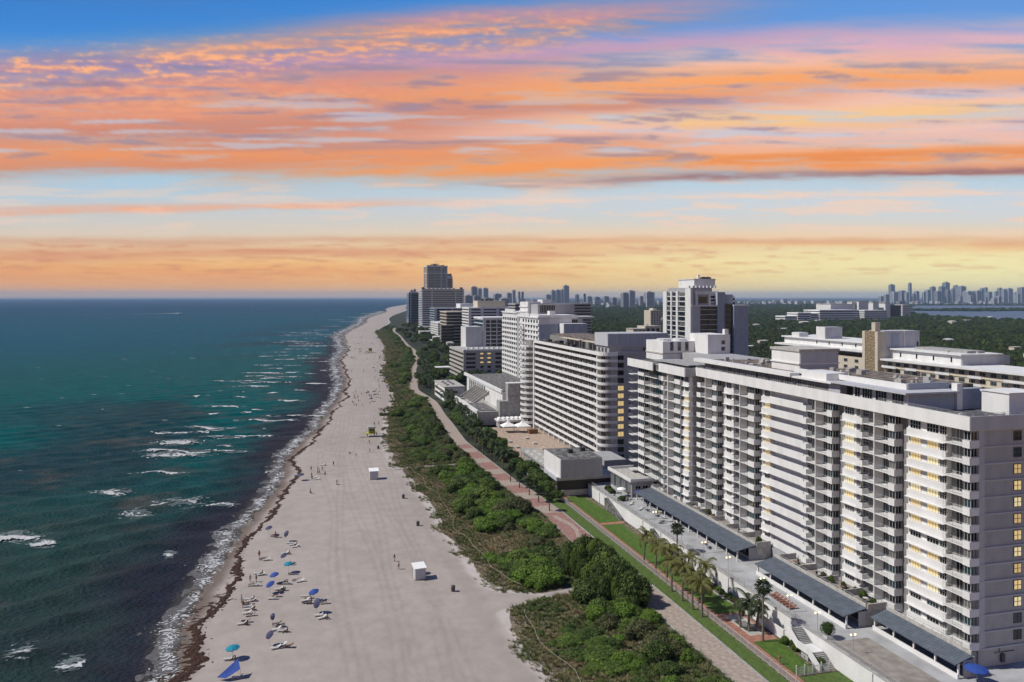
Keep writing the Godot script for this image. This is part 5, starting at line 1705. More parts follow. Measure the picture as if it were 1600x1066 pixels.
func distant_blocks():
	# parking block and gridded tower beyond the hotel
	var g := banded("parking_block", "low pale parking block with lit and dark openings in front of the gridded tower", 114.6, 156.0, -579.8, -640.0, 22.9, 7, "pale_stone", "bronze_core", 1.5, [[114.6, 116.6], [124.0, 127.6], [130.2, 133.2], [136.0, 139.4], [144.0, 147.0]])
	for k in 3:
		for i in 2:
			bx(g, "window", "window_light", 127.7 + i * 5.6, 130.1 + i * 5.8, 20.2 - k * 3.3, 21.3 - k * 3.3, -580.6, -580.3)
	bx(g, "roof_parapet", "white_paint", 114.4, 156.0, 22.9, 24.2, -581.0, -579.4)
	for i in 9:
		bx(g, "roof_unit", "white_paint", 118.0 + i * 4.0, 119.6 + i * 4.0, 24.2, 25.6, -586.0, -583.0)
	var d := banded("gridded_tower", "grey tower with a square grid of dark windows and a blank wing", 140.8, 172.0, -628.5, -665.0, 45.6, 14, "cool_and_shade", "glass_dark", 0.9, [[140.8, 143.2], [146.6, 147.4], [152.0, 152.8], [157.4, 158.2], [163.0, 164.0]])
	bx(d, "roof_parapet", "white_paint", 140.4, 172.0, 45.6, 47.0, -665.0, -628.0)
	bx(d, "blank_wing", "cool_and_shade", 126.3, 140.8, 24.0, 39.3, -650.0, -629.4)
	bx(d, "blank_wing", "white_paint", 126.3, 127.0, 0.0, 39.3, -650.0, -629.2)  # seaward side of the wing painted lighter, as sunlit
	for k in 3:
		for i in 2:
			bx(d, "window", "glass_dark", 128.0 + i * 6.0, 132.4 + i * 6.0, 21.0 - k * 3.4, 22.8 - k * 3.4, -629.4, -629.2)
	bx(d, "lower_wing", "cool_and_shade", 127.0, 140.8, 0.0, 24.0, -650.0, -629.4)
	for i in 3:
		part(d, "crest", window_mesh(0.1, 4.0, 1, 1, "glass_blind"), Vector3(138.0 + i * 0.8, 42.0 + i, -629) - d.position)
	var d2 := banded("white_striped_hotel", "white hotel with dark window strips and a cream roof house behind the gridded tower", 176.0, 232.0, -860.0, -900.0, 52.0, 16, "white_paint", "bronze_core", 1.7, [[176.0, 179.0], [190.0, 193.0], [208.0, 211.0]])
	bx(d2, "roof_house", "cream", 188.0, 220.0, 52.0, 59.5, -892.0, -868.0)
	for i in 3:
		bx(d2, "roof_plant", "steel_dark", 194.0 + i * 5.0, 197.0 + i * 5.0, 59.5, 61.5, -880.0, -876.0)
	var d3 := banded("grey_slab_hotel", "long grey slab with ribbon windows behind the white hotel roof", 214.0, 300.0, -800.0, -830.0, 57.0, 18, "grey_and_shade", "bronze_core", 1.5)
	bx(d3, "roof_house", "white_paint", 246.0, 256.0, 57.0, 61.0, -824.0, -806.0)
	# dark banded block, white striped pair, glass block
	banded("dark_banded_block", "dark brown block with pale floor bands stepping down among the palms", 164.0, 187.0, -936.0, -985.0, 46.1, 12, "cream", "bronze_core", 1.3)
	var st := banded("dark_lower_block", "lower dark brown stepped block in front of the dark banded block", 156.0, 172.0, -926.0, -935.0, 30.0, 8, "taupe", "bronze_core", 0.8)
	st.set_meta("group", "dark banded blocks")
	banded("white_striped_block", "white block with striped balconies standing below the blue glass block", 184.0, 214.0, -1120.0, -1190.0, 26.5, 8, "white_paint", "taupe", 1.6, [[196.0, 200.0], [206.0, 209.0]])
	var bl := banded("blue_glass_block", "white and blue glass block above the striped one, left of the dark banded block", 196.0, 262.0, -1230.0, -1280.0, 46.0, 12, "cool_and_shade", "glass_teal", 0.9, [[196.0, 200.0], [224.0, 226.0]])
	bx(bl, "roof_house", "white_paint", 240.0, 262.0, 46.0, 53.0, -1276.0, -1240.0)
	# the curved resort slab and the towers behind it
	var r := banded("wide_resort_slab", "wide grey resort slab with many balcony rows at the far end of the beach", 211.0, 293.0, -1475.0, -1520.0, 77.0, 22, "white_paint", "glass_blue", 1.15, [[211.0, 213.0], [230.0, 231.6], [276.0, 277.2], [290.0, 293.0]])
	bx(r, "roof_parapet", "pale_stone", 211.0, 293.0, 77.0, 79.0, -1520.0, -1474.5)
	for x in [213.0, 287.0]:
		bx(r, "roof_plant", "steel_dark", x, x + 4.0, 79.0, 82.4, -1490.0, -1480.0)
	for i in 7:
		bx(r, "roof_house", "pale_stone", 224.0 + i * 8.0, 229.0 + i * 8.0, 79.0, 81.0, -1500.0, -1486.0)
	bx(r, "podium", "pale_stone", 200.0, 290.0, 0.0, 8.0, -1475.0, -1440.0)
	var t := banded("tall_resort_tower", "tallest dark tower with white corner piers above the wide resort slab", 246.0, 290.0, -1642.0, -1690.0, 128.0, 38, "cool_and_shade", "glass_blue", 1.0, [[246.0, 249.0], [262.0, 263.0], [275.0, 278.4], [287.0, 290.0]], [[-1690.0, -1686.0]])
	bx(t, "sky_band", "white_paint", 245.6, 290.4, 113.5, 115.0, -1690.0, -1641.5)
	bx(t, "roof_band", "white_paint", 245.6, 290.4, 128.0, 130.2, -1690.0, -1641.5)
	for i in 6:
		bx(t, "roof_plant", "steel_dark", 250.0 + i * 6.2, 254.0 + i * 6.2, 130.2, 131.6 + 0.6 * (i % 2), -1670.0, -1655.0)
	bx(t, "helipad", "concrete", 258.0, 276.0, 134.0, 134.8, -1678.0, -1660.0)
	bx(t, "helipad_stem", "concrete", 264.0, 270.0, 130.2, 134.0, -1674.0, -1664.0)
	for x in [268.0, 272.0]:
		bx(t, "mast", "rail_metal", x, x + 0.4, 134.8, 141.0, -1668.0, -1667.6)
	var t2 := banded("second_resort_tower", "shorter grey tower with a round crown just right of the tallest tower", 291.0, 312.0, -1700.0, -1730.0, 104.0, 31, "cool_and_shade", "glass_blue", 0.75, [[291.0, 293.0], [310.0, 312.0]])
	bx(t2, "crown", "white_paint", 291.0, 311.0, 104.0, 111.0, -1728.0, -1699.0)
	for i in 4:
		bx(t2, "crown_plant", "steel_dark", 295.0 + i * 4.0, 298.0 + i * 4.0, 111.0, 114.5 + (i % 2), -1715.0, -1705.0)
	var t3 := banded("left_resort_block", "dark block with one white pier left of the wide resort slab", 217.0, 242.0, -1720.0, -1760.0, 72.4, 20, "blue_grey", "glass_blue", 0.7, [[217.0, 217.9], [220.6, 223.4]])
	bx(t3, "roof_house", "pale_stone", 218.0, 242.0, 72.4, 75.0, -1755.0, -1725.0)
	for i in 2:
		bx(t3, "roof_plant", "concrete", 223.0 + i * 7.0, 228.0 + i * 7.0, 75.0, 79.5 + i * 2.0, -1745.0, -1732.0)
	# hospital-like white complex among the inland trees
	var h := thing("white_campus", "spread of low white terraced buildings with ribbon windows among the inland trees", "building", Vector3(1270, 0, -1680))
	for q in [[1114.0, 1146.0, 18.0, -1690.0, -1650.0, 3], [1146.0, 1182.0, 26.0, -1690.0, -1645.0, 5], [1214.0, 1326.0, 32.0, -1720.0, -1655.0, 6], [1326.0, 1393.0, 31.0, -1700.0, -1635.0, 6], [1180.0, 1214.0, 24.0, -1700.0, -1660.0, 4]]:
		bx(h, "wing_wall", "glass_blue", q[0] + 1.0, q[1] - 1.0, 0.0, q[2] - 0.5, q[3] + 1.0, q[4] - 1.0)
		for k in q[5]:
			var y: float = q[2] - k * q[2] / q[5]
			bx(h, "floor_band", "white_paint", q[0], q[1], y - q[2] / q[5] * 0.55, y, q[3], q[4])
	for q in [[1309.0, 1377.0, 45.0, -1800.0, -1740.0], [1413.0, 1423.0, 50.2, -1810.0, -1790.0], [1426.0, 1456.0, 51.0, -1810.0, -1780.0], [1500.0, 1517.0, 48.0, -1840.0, -1815.0], [1531.0, 1547.0, 46.4, -1830.0, -1805.0]]:
		bx(h, "upper_block", "white_paint", q[0], q[1], 0.0, q[2], q[3], q[4])
		bx(h, "upper_roof", "pale_stone", q[0] - 1.0, q[1] + 1.0, q[2], q[2] + 1.2, q[3], q[4] + 1.0)
	var dk := banded("dark_office_block", "dark slate office block beside the white campus", 1585.0, 1622.0, -1850.0, -1890.0, 40.6, 10, "dark_roof", "bronze_core", 2.2)
	banded("white_parking_block", "pale parking block right of the dark office block", 1695.0, 1724.0, -1928.0, -1960.0, 41.0, 7, "white_paint", "taupe", 3.0)
	var cb := thing("cream_block", "small cream apartment block with dark window slots left of the stepped tower", "building", Vector3(649, 0, -1380))
	bx(cb, "wall", "cream", 638.0, 660.0, 0.0, 38.0, -1410.0, -1380.0)
	bx(cb, "roof_house", "cream", 646.0, 653.0, 38.0, 42.0, -1404.0, -1386.0)
	for k in 8:
		for i in 4:
			bx(cb, "window", "glass_dark", 640.4 + i * 5.2, 642.6 + i * 5.2, 34.0 - k * 4.2, 36.4 - k * 4.2, -1380.0, -1379.7)
	var vl := thing("pink_villa", "pale stucco villa with arched dark openings behind the banded block's roof", "building", Vector3(338, 0, -738))
	bx(vl, "wall", "cream", 322.0, 336.0, 0.0, 31.0, -756.0, -738.0)
	bx(vl, "wall", "cream", 336.0, 354.0, 0.0, 33.4, -760.0, -740.0)
	for i in 3:
		bx(vl, "window", "glass_dark", 324.0 + i * 4.4, 326.2 + i * 4.4, 27.4, 29.8, -738.0, -737.8)
		bx(vl, "window", "glass_dark", 338.0 + i * 5.4, 340.8 + i * 5.4, 28.4, 31.6, -740.0, -739.8)
	bx(vl, "roof", "pale_stone", 321.4, 336.0, 31.0, 31.6, -756.6, -737.6)
	bx(vl, "roof", "pale_stone", 336.0, 354.6, 33.4, 34.0, -760.6, -739.6)
	# low roofs and terraces between the promenade and the blocks
	var lows := [[104.0, -640.0, 18.0, 12.0, 5.0, "low pale roofed pool house among the palms before the parking block"], [124.0, -700.0, 24.0, 16.0, 6.0, "low white roof with a blue pool beside it past the parking block"], [112.0, -760.0, 14.0, 10.0, 4.5, "small red tiled roof between the promenade palms"], [150.0, -820.0, 26.0, 18.0, 7.0, "low white flat roof below the dark banded block"], [158.0, -1010.0, 22.0, 20.0, 7.0, "white tent-like roof of a beach club under the palms"], [170.0, -1080.0, 26.0, 20.0, 6.0, "long low white terrace roof near the striped block"], [176.0, -1250.0, 30.0, 24.0, 8.0, "pale podium roof beneath the resort slab"]]
	for q in lows:
		var o := thing("beach_club", q[5], "low building", Vector3(q[0], 0, q[1]))
		bx(o, "wall", "pale_stone", q[0] + 0.6, q[0] + q[2] - 0.6, 0.0, q[4], q[1] - q[3] + 0.6, q[1] - 0.6)
		bx(o, "roof", "tan_tile" if q[4] == 4.5 else "white_paint", q[0], q[0] + q[2], q[4], q[4] + 0.6, q[1] - q[3], q[1])
		for i in 3:
			bx(o, "window", "glass_dark", q[0] + q[2] * (0.12 + 0.28 * i), q[0] + q[2] * (0.3 + 0.28 * i), 1.6, q[4] - 1.0, q[1] - 0.6, q[1] - 0.5)
	var pl := Shape.new()
	pl.slab(PackedVector2Array([Vector2(118, -612), Vector2(150, -612), Vector2(150, -622), Vector2(118, -622)]), 0.8, 0.9)
	setting("pool_water", pl.mesh(M.pool))


func skyline():
	var ordinals := ["first", "second", "third", "fourth", "fifth", "sixth", "seventh", "eighth", "ninth", "tenth", "eleventh", "twelfth", "thirteenth", "fourteenth", "fifteenth", "sixteenth", "seventeenth", "eighteenth", "nineteenth", "twentieth", "twenty-first", "twenty-second", "twenty-third", "twenty-fourth", "twenty-fifth", "twenty-sixth", "twenty-seventh", "twenty-eighth", "twenty-ninth", "thirtieth", "thirty-first", "thirty-second", "thirty-third", "thirty-fourth", "thirty-fifth"]
	var near := [[523, -2551, 26, 70], [636, -2935, 27, 69], [1083, -5092, 36, 132], [1118, -5083, 23, 122], [1244, -5463, 34, 128], [1187, -4858, 45, 84], [1409, -5420, 32, 92], [1542, -5798, 22, 118], [1476, -5402, 14, 101], [1499, -5396, 16, 101], [1949, -6208, 40, 85], [1989, -6198, 32, 120], [2028, -6188, 37, 125], [2061, -6179, 21, 128], [2094, -6170, 43, 160], [2182, -6147, 27, 85], [2068, -5660, 17, 89], [1662, -3906, 33, 86], [1695, -3897, 33, 98], [1790, -3872, 45, 92], [792, -3411, 43, 58], [887, -3489, 41, 58], [2164, -5635, 39, 64], [2231, -5617, 39, 69], [2099, -5135, 32, 59], [2162, -4808, 30, 68], [2175, -5839, 36, 69]]
	near.sort_custom(func(a, b): return a[0] / -a[1] < b[0] / -b[1])
	for i in near.size():
		var q: Array = near[i]
		far_tower("distant_tower", "%s tower from the left in the hazy skyline beyond the banded block" % ordinals[i], "towers beyond the resort slab", q, i)
	var city := [[6902, -8007, 55, 216], [5841, -6736, 52, 116], [6065, -6883, 54, 131], [7109, -7953, 31, 235], [5958, -6705, 33, 110], [6059, -6678, 33, 123], [6126, -6660, 26, 116], [6556, -7064, 42, 141], [7151, -7632, 53, 185], [6272, -6622, 52, 123], [7102, -7438, 52, 186], [7625, -7920, 63, 245], [6367, -6597, 39, 136], [7213, -7409, 30, 160], [7739, -7890, 47, 206], [7327, -7379, 74, 189], [6328, -6400, 32, 70], [6833, -6785, 75, 125], [6918, -6762, 61, 132], [7708, -7485, 30, 170], [7836, -7555, 30, 178], [7033, -6732, 41, 118], [7527, -7119, 29, 129], [7916, -7430, 38, 170], [7787, -7257, 37, 153], [7851, -7241, 66, 164], [7296, -6663, 27, 112], [7061, -6414, 33, 97], [7997, -7202, 59, 175], [5902, -6926, 40, 91], [5704, -6771, 33, 71], [6024, -6687, 26, 97], [6616, -6221, 38, 70], [6342, -6293, 25, 77]]
	city.sort_custom(func(a, b): return a[0] / -a[1] < b[0] / -b[1])
	for i in city.size():
		far_tower("downtown_tower", "%s tower from the left in the downtown skyline across the bay" % ordinals[i], "downtown towers across the bay", city[i], i + 40)
	# low shore of buildings between them, too small and many to count
	var low := Shape.new()
	rng.seed = 90
	for i in 420:
		var t := rng.randf()
		var a := deg_to_rad(lerpf(-8.0, 47.0, t))
		var d := rng.randf_range(4200.0, 8600.0)
		var x := d * sin(a)
		var z := -d * cos(a)
		if x < dune(z) + 60.0:
			continue
		if x > 1700.0 and z > -4900.0 and x - z * 0.2 > 2600.0:
			continue
		var w := rng.randf_range(14.0, 46.0)
		var h := rng.randf_range(9.0, 30.0) * (1.0 + 0.8 * float(rng.randf() < 0.12))
		var tone := rng.randf_range(0.22, 0.62)
		low.col = Color(tone, tone, tone * 1.02)
		low.box(x, x + w, 0.0, h, z - w, z)
		low.col = Color(0.08, 0.09, 0.10)
		for k in int(h / 7.0):
			low.box(x - 0.2, x + w + 0.2, 3.0 + k * 7.0, 5.0 + k * 7.0, z - w, z + 0.2)
	setting("far_low_buildings", low.mesh(M.tower), "stuff")


func far_tower(called: String, label: String, group: String, q: Array, seed_: int):
	rng.seed = 300 + seed_
	var w: float = q[2]
	var h: float = q[3]
	var b := thing(called, label, "tower", Vector3(q[0], 0, q[1]), group)
	var tone := rng.randf_range(0.24, 0.52)
	var glass := rng.randf_range(0.07, 0.18)
	var st := Shape.new()
	st.col = Color(glass, glass * 1.15, glass * 1.4)
	var dp := w * rng.randf_range(0.7, 1.1)
	st.box(-w / 2, w / 2, 0, h * 0.97, -dp, 0)
	part(b, "glass_shaft", st.mesh(M.tower))
	var fl := Shape.new()
	fl.col = Color(tone, tone * 1.02, tone * 1.05)
	var k := int(h / 6.5)
	var band := rng.randf_range(1.2, 3.0)
	for i in k:
		var y := h * 0.97 * (i + 1) / k
		fl.box(-w / 2 - 0.5, w / 2 + 0.5, y - band, y, -dp - 0.5, 0.5)
	var fm := part(b, "floor_bands", fl.mesh(M.tower))
	fm.set_meta("kind", "stuff")
	var pr := Shape.new()
	pr.col = Color(tone * 1.25, tone * 1.25, tone * 1.25)
	for e in [-w / 2 - 0.7, w / 2 - 2.3]:
		pr.box(e, e + 3.0, 0, h, -3.0, 0.8)
	part(b, "corner_piers", pr.mesh(M.tower))
	var cr := Shape.new()
	cr.col = pr.col
	var cw := w * rng.randf_range(0.25, 0.4)
	cr.box(-cw, cw * 0.7, h * 0.97, h * 0.97 + maxf(4.0, h * 0.05), -dp * 0.8, -dp * 0.2)
	part(b, "roof_house", cr.mesh(M.tower))


# ---------------------------------------------------------------- plants
func leaf_quad(st: Shape, at: Vector3, out: Vector3, size: float, tone: Color, slim := 0.6):
	var d := (out + Vector3(rng.randf_range(-0.8, 0.8), rng.randf_range(-0.5, 0.9), rng.randf_range(-0.8, 0.8))).normalized()
	var s := d.cross(Vector3(rng.randf_range(-1, 1), rng.randf_range(-1, 1), rng.randf_range(-1, 1))).normalized()
	var t := d.cross(s)
	st.col = tone
	var a := at - s * size * 0.5
	var b := at + s * size * 0.5
	var l := t * size * slim * 0.5 - d * size * 0.12
	var r := -t * size * slim * 0.5 - d * size * 0.12
	st.tri(a, b, at + l)
	st.tri(a, at + r, b)


func ball(st: Shape, c: Vector3, r: Vector3, rough: float, seed_: float):   # a lumpy closed ball
	var rings := 5
	var segs := 8
	var p := func(i: int, j: int) -> Vector3:
		var v := PI * i / rings
		var u := TAU * (j % segs) / segs
		var d := Vector3(sin(v) * cos(u), cos(v), sin(v) * sin(u))
		return c + d * r * (1.0 + rough * n_fine.get_noise_3d(d.x * 1.6 + seed_, d.y * 1.6, d.z * 1.6))
	for i in rings:
		for j in segs:
			st.quad(p.call(i, j), p.call(i, j + 1), p.call(i + 1, j + 1), p.call(i + 1, j))


func leafy(seed_: int, lobes: Array, leaves: int, size: float, tones: Array, core: Color, slim := 0.6) -> ArrayMesh:
	rng.seed = seed_
	var st := Shape.new()
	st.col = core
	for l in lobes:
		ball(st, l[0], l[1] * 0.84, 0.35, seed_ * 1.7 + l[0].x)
	var total := 0.0
	for l in lobes:
		total += l[1].x * l[1].z
	for l in lobes:
		var n := int(leaves * l[1].x * l[1].z / total)
		var lean: Color = tones[rng.randi() % tones.size()]
		for i in n:
			var d := Vector3(rng.randfn(), rng.randfn(), rng.randfn()).normalized()
			if d.y < -0.45:
				d.y = -d.y
			var clump := n_fine.get_noise_3d(d.x * 3.0 + seed_, d.y * 3.0, d.z * 3.0)
			var at: Vector3 = l[0] + d * l[1] * (0.86 + 0.2 * rng.randf() + 0.14 * clump)
			var tone: Color = lean.lerp(tones[rng.randi() % tones.size()], 0.5 * rng.randf()) * 1.25
			tone = tone * (0.55 + 1.1 * rng.randf() * rng.randf() + 0.25 * rng.randf())
			leaf_quad(st, at, d, size * rng.randf_range(0.7, 1.3), tone, slim)
	return st.mesh(M.leaf)


func dome_lobes(seed_: int, n: int) -> Array:
	rng.seed = seed_ + 1000
	var out := [[Vector3(0, 0.38, 0), Vector3(0.62, 0.55, 0.62)]]
	for i in n:
		var a := TAU * (i + rng.randf() * 0.7) / n
		var r := rng.randf_range(0.15, 0.72)
		var k := rng.randf_range(0.20, 0.38)
		out.push_back([Vector3(cos(a) * r, rng.randf_range(0.30, 0.62) * sqrt(1.0 - r * r), sin(a) * r), Vector3(k, k * rng.randf_range(0.75, 1.0), k)])
	return out


var DARK := [Color(0.042, 0.074, 0.016), Color(0.031, 0.055, 0.014), Color(0.070, 0.102, 0.024)]
var MID := [Color(0.072, 0.116, 0.019), Color(0.094, 0.142, 0.026), Color(0.052, 0.086, 0.018)]
var BRIGHT := [Color(0.082, 0.152, 0.016), Color(0.064, 0.122, 0.014), Color(0.105, 0.168, 0.026)]
var OLIVE := [Color(0.080, 0.086, 0.030), Color(0.062, 0.072, 0.028), Color(0.10, 0.095, 0.045)]
var protos := {}


func bush_proto(kind: String, k: int) -> Node3D:
	var key := "%s%d" % [kind, k]
	if not protos.has(key):
		var tones: Array = {"dark": DARK, "mid": MID, "bright": BRIGHT, "olive": OLIVE}[kind]
		var t: Color = tones[1] * 0.55
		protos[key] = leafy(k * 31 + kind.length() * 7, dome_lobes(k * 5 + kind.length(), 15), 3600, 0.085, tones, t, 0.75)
	return null


func dune_plants():
	for kind in ["dark", "mid", "bright", "olive"]:
		for k in 2:
			bush_proto(kind, k)
	var tone_word := {"dark": "dark green rounded", "mid": "mid green rounded", "bright": "bright green rounded", "olive": "dull olive"}
	# near z, far z, least x, most x, number, least and most radius, least and most height, kinds
	var zones := [[-106, -126, 52, 66, 13, 2.0, 3.2, 1.6, 3.0, ["mid", "dark", "bright"], "at the near bottom of the dunes beside the promenade"], [-120, -142, 43, 55, 15, 2.0, 3.4, 1.2, 2.2, ["dark", "mid", "mid"], "in the low clump nearest the camera on the seaward side"], [-126, -150, 55, 66, 15, 2.0, 3.4, 1.8, 3.2, ["bright", "mid", "olive"], "in the near mixed clump between low scrub and promenade"],
		[-149, -180, 56, 67, 24, 3.0, 4.6, 3.6, 6.0, ["dark", "dark", "mid"], "in the tall clump that hides the promenade"], [-158, -186, 43, 57, 20, 2.6, 4.2, 1.8, 3.4, ["mid", "dark", "bright"], "beyond the sandy crossing, on the seaward side"], [-196, -210, 59, 64, 5, 2.6, 3.6, 2.0, 3.0, ["bright", "bright", "mid"], "beside the winding stripe of the promenade"], [-190, -202, 50, 58, 3, 1.6, 2.4, 1.4, 2.0, ["dark", "olive"], "alone in the dry grass past the tall clump"],
		[-206, -286, 45, 61, 44, 2.6, 4.6, 2.2, 4.2, ["dark", "mid", "mid", "bright", "olive", "bright"], "in the long middle belt opposite the small promenade palms"], [-296, -345, 42, 61, 26, 2.6, 4.6, 2.0, 4.2, ["mid", "dark", "mid", "olive"], "just past the narrow sandy path"], [-347, -420, 47, 64, 40, 3.0, 5.0, 2.6, 5.0, ["dark", "mid", "mid", "olive"], "in the dense mass level with the yellow lifeguard hut"]]
	var count := 0
	for q in zones:
		rng.seed = 500 + int(q[0])
		var placed := []
		var tries := 0
		while placed.size() < int(q[4] * 1.5) and tries < 3000:
			tries += 1
			var z := rng.randf_range(q[1], q[0])
			var x := rng.randf_range(q[2], q[3])
			var r: float = lerpf(q[5] * 0.55, q[6] * 1.12, pow(rng.randf(), 1.3))
			if x - r < dune(z) + 2.0 or x + r * 0.75 > walk_x(z) + (0.2 if q[7] < 3.0 else 2.4) or absf(z + 159.4) < r * 0.8 + 1.6 and x < 60.0 or absf(z + 291.0) < r * 0.7 + 0.8:
				continue
			var p := Vector2(x, z)
			var ok := true
			for o in placed:
				if p.distance_to(o) < r * 0.62:
					ok = false
					break
			if not ok:
				continue
			placed.push_back(p)
			var kinds: Array = q[9]
			var kind: String = kinds[rng.randi() % kinds.size()]
			bush("dune_shrub", kind, Vector3(x, 0.35, z), r, rng.randf_range(q[7], q[8]) * (clampf(r / q[6] * 1.1, 0.5, 1.0) if q[8] < 5.5 else 1.0), tone_word[kind] + " dune shrub " + q[10], "shrubs in the dune belt")
			count += 1
	# a close stand of tall sea grapes right beside the paving
	for i in 9:
		rng.seed = 610 + i
		bush("dune_shrub", ["dark", "mid", "dark"][i % 3], Vector3(64.6 + 1.6 * (i % 2), 0.35, -149.0 - i * 3.4), rng.randf_range(3.2, 4.4), rng.randf_range(4.6, 6.2), "tall sea grape, %s of nine along the seaward edge of the hidden promenade" % ["nearest", "second", "third", "fourth", "fifth", "sixth", "seventh", "eighth", "farthest"][i], "shrubs in the dune belt")
	# farther shrubs along the promenade side
	rng.seed = 640
	for i in 70:
		var z := -rng.randf_range(424.0, 1500.0)
		var x := walk_x(z) - rng.randf_range(3.0, 6.0 + 10.0 * rng.randf())
		if x < dune(z) + 5.0:
			continue
		var kind: String = ["dark", "mid", "mid"][rng.randi() % 3]
		bush("dune_shrub", kind, Vector3(x, 0.3, z), rng.randf_range(3.0, 6.0), rng.randf_range(2.0, 4.0), tone_word[kind] + " dune shrub far down the coast beside the promenade", "shrubs in the dune belt")
	# grass and creeping scrub that cover the soil between them
	var blades := Shape.new()
	rng.seed = 71
	for i in 16:
		var a := rng.randf() * TAU
		var b := Vector3(cos(a), 0, sin(a))
		var lean := b * rng.randf_range(0.15, 0.5) + Vector3(0, rng.randf_range(0.35, 0.6), 0)
		var s := Vector3(-b.z, 0, b.x) * 0.045
		var root := b * rng.randf_range(0.0, 0.3)
		blades.col = Color(1, 1, 1) * rng.randf_range(0.7, 1.1)
		blades.tri(root - s, root + s, root + lean)
	var tuft := blades.mesh(M.leaf)
	var where: Array[Transform3D] = []
	var tint: Array[Color] = []
	rng.seed = 72
	var tries := 0
	while where.size() < 42000 and tries < 140000:
		tries += 1
		var z := -100.0 - 330.0 * pow(rng.randf(), 1.25) if rng.randf() < 0.72 else -rng.randf_range(400.0, 1500.0)
		var a := dune(z) - 2.4
		var b := walk_x(z) - 0.4
		var u := rng.randf()
		var x := lerpf(a, b, u)
		var p := n_soft.get_noise_2d(x * 0.09, z * 0.09)
		var edge := x - dune(z)
		if edge < 3.0 and p + rng.randf() * 0.8 < 0.45 - edge * 0.12:
			continue
		if absf(z + 158.8 + maxf(0.0, x - 48.0) * 0.3) < 1.7 and x < 70.0 or absf(z + 291.0) < 1.1:
			continue
		var k := rng.randf_range(0.8, 1.6) * (1.0 if z > -420.0 else 2.4)
		where.push_back(Transform3D(Basis(Vector3.UP, rng.randf() * TAU).scaled(Vector3(k, k * rng.randf_range(0.7, 1.2), k)), Vector3(x, 0.45 if edge > 0.4 else 0.34, z)))
		var dryness := clampf(0.55 - p * 1.3 - edge * 0.015 + rng.randf_range(-0.25, 0.25) + (0.25 if z < -186.0 and z > -212.0 else 0.0), 0.0, 1.0)
		tint.push_back(Color(0.105, 0.140, 0.036).lerp(Color(0.30, 0.235, 0.125), dryness) * rng.randf_range(0.8, 1.2))
	scatter("dune_grass", tuft, where, tint)
	where = []
	tint = []
	rng.seed = 73
	var scrub := leafy(9, dome_lobes(3, 5), 420, 0.17, [Color(1, 1, 1), Color(0.8, 0.8, 0.8)], Color(0.4, 0.4, 0.4), 0.7)
	tries = 0
	while where.size() < 2300 and tries < 30000:
		tries += 1
		var z := -100.0 - 330.0 * pow(rng.randf(), 1.15) if rng.randf() < 0.6 else -rng.randf_range(410.0, 1700.0)
		var a := dune(z) + 2.6
		var b := walk_x(z) - 1.2
		var x := lerpf(a, b, pow(rng.randf(), 0.75))
		if x < a or b < a:
			continue
		if absf(z + 158.8 + maxf(0.0, x - 48.0) * 0.3) < 2.6 and x < 70.0 or absf(z + 291.0) < 2.0:
			continue
		var p := n_soft.get_noise_2d(x * 0.05 + 7.0, z * 0.05)
		if p < -0.12 and z > -420.0 or (z < -188.0 and z > -206.0 and rng.randf() < 0.7):
			continue
		var k := rng.randf_range(0.7, 1.5) * (1.0 if z > -420.0 else 2.0)
		where.push_back(Transform3D(Basis(Vector3.UP, rng.randf() * TAU).scaled(Vector3(k, k * rng.randf_range(0.5, 0.9), k)), Vector3(x, 0.35, z)))
		var c: Color = MID[rng.randi() % 3]
		tint.push_back(c.lerp(OLIVE[rng.randi() % 3], rng.randf() * 0.8) * rng.randf_range(0.85, 1.25))
	scatter("dune_scrub", scrub, where, tint)


func scatter(called: String, mesh: Mesh, where: Array[Transform3D], tint: Array[Color]) -> MultiMeshInstance3D:
	var mm := MultiMesh.new()
	mm.transform_format = MultiMesh.TRANSFORM_3D
	mm.use_colors = true
	mm.mesh = mesh
	mm.instance_count = where.size()
	for i in where.size():
		mm.set_instance_transform(i, where[i])
		mm.set_instance_color(i, tint[i])
	var o := MultiMeshInstance3D.new()
	o.name = called
	o.multimesh = mm
	o.set_meta("kind", "stuff")
	add_child(o, true)
	return o


func bush(called: String, kind: String, at: Vector3, r: float, h: float, label: String, group: String) -> Node3D:
	var o := MeshInstance3D.new()
	o.name = called
	o.mesh = protos["%s%d" % [kind, rng.randi() % 2]]
	o.position = at
	o.rotation.y = rng.randf() * TAU
	o.scale = Vector3(r, h * 1.12, r) * 1.12
	add_child(o, true)
	tag(o, label, "shrub", group)
	return o


func frond(length: float, droop: float, pairs: int, leaflet: float, tones: Array) -> Shape:   # one feather frond along +X from the crown
	var st := Shape.new()
	var p := Vector3.ZERO
	var pitch := 0.85
	var last := p
	for i in pairs:
		var t := float(i) / pairs
		var dir := Vector3(cos(pitch), sin(pitch), 0)
		p += dir * length / pairs
		pitch -= droop / pairs * (0.6 + 1.4 * t)
		st.col = tones[0] * 1.3
		st.quad(last + Vector3(0, 0, 0.035), p + Vector3(0, 0, 0.03), p - Vector3(0, 0, 0.03), last - Vector3(0, 0, 0.035))
		var ll := leaflet * sin(PI * clampf(t * 0.86 + 0.12, 0.0, 1.0)) + 0.1
		for side in [-1.0, 1.0]:
			st.col = tones[rng.randi() % tones.size()] * rng.randf_range(0.75, 1.3)
			var tip := p + Vector3(cos(pitch) * ll * 0.45, sin(pitch) * ll * 0.45 - ll * 0.42, side * ll * 0.8)
			st.tri(p - dir * 0.075, p + dir * 0.075, tip)
		last = p
	return st


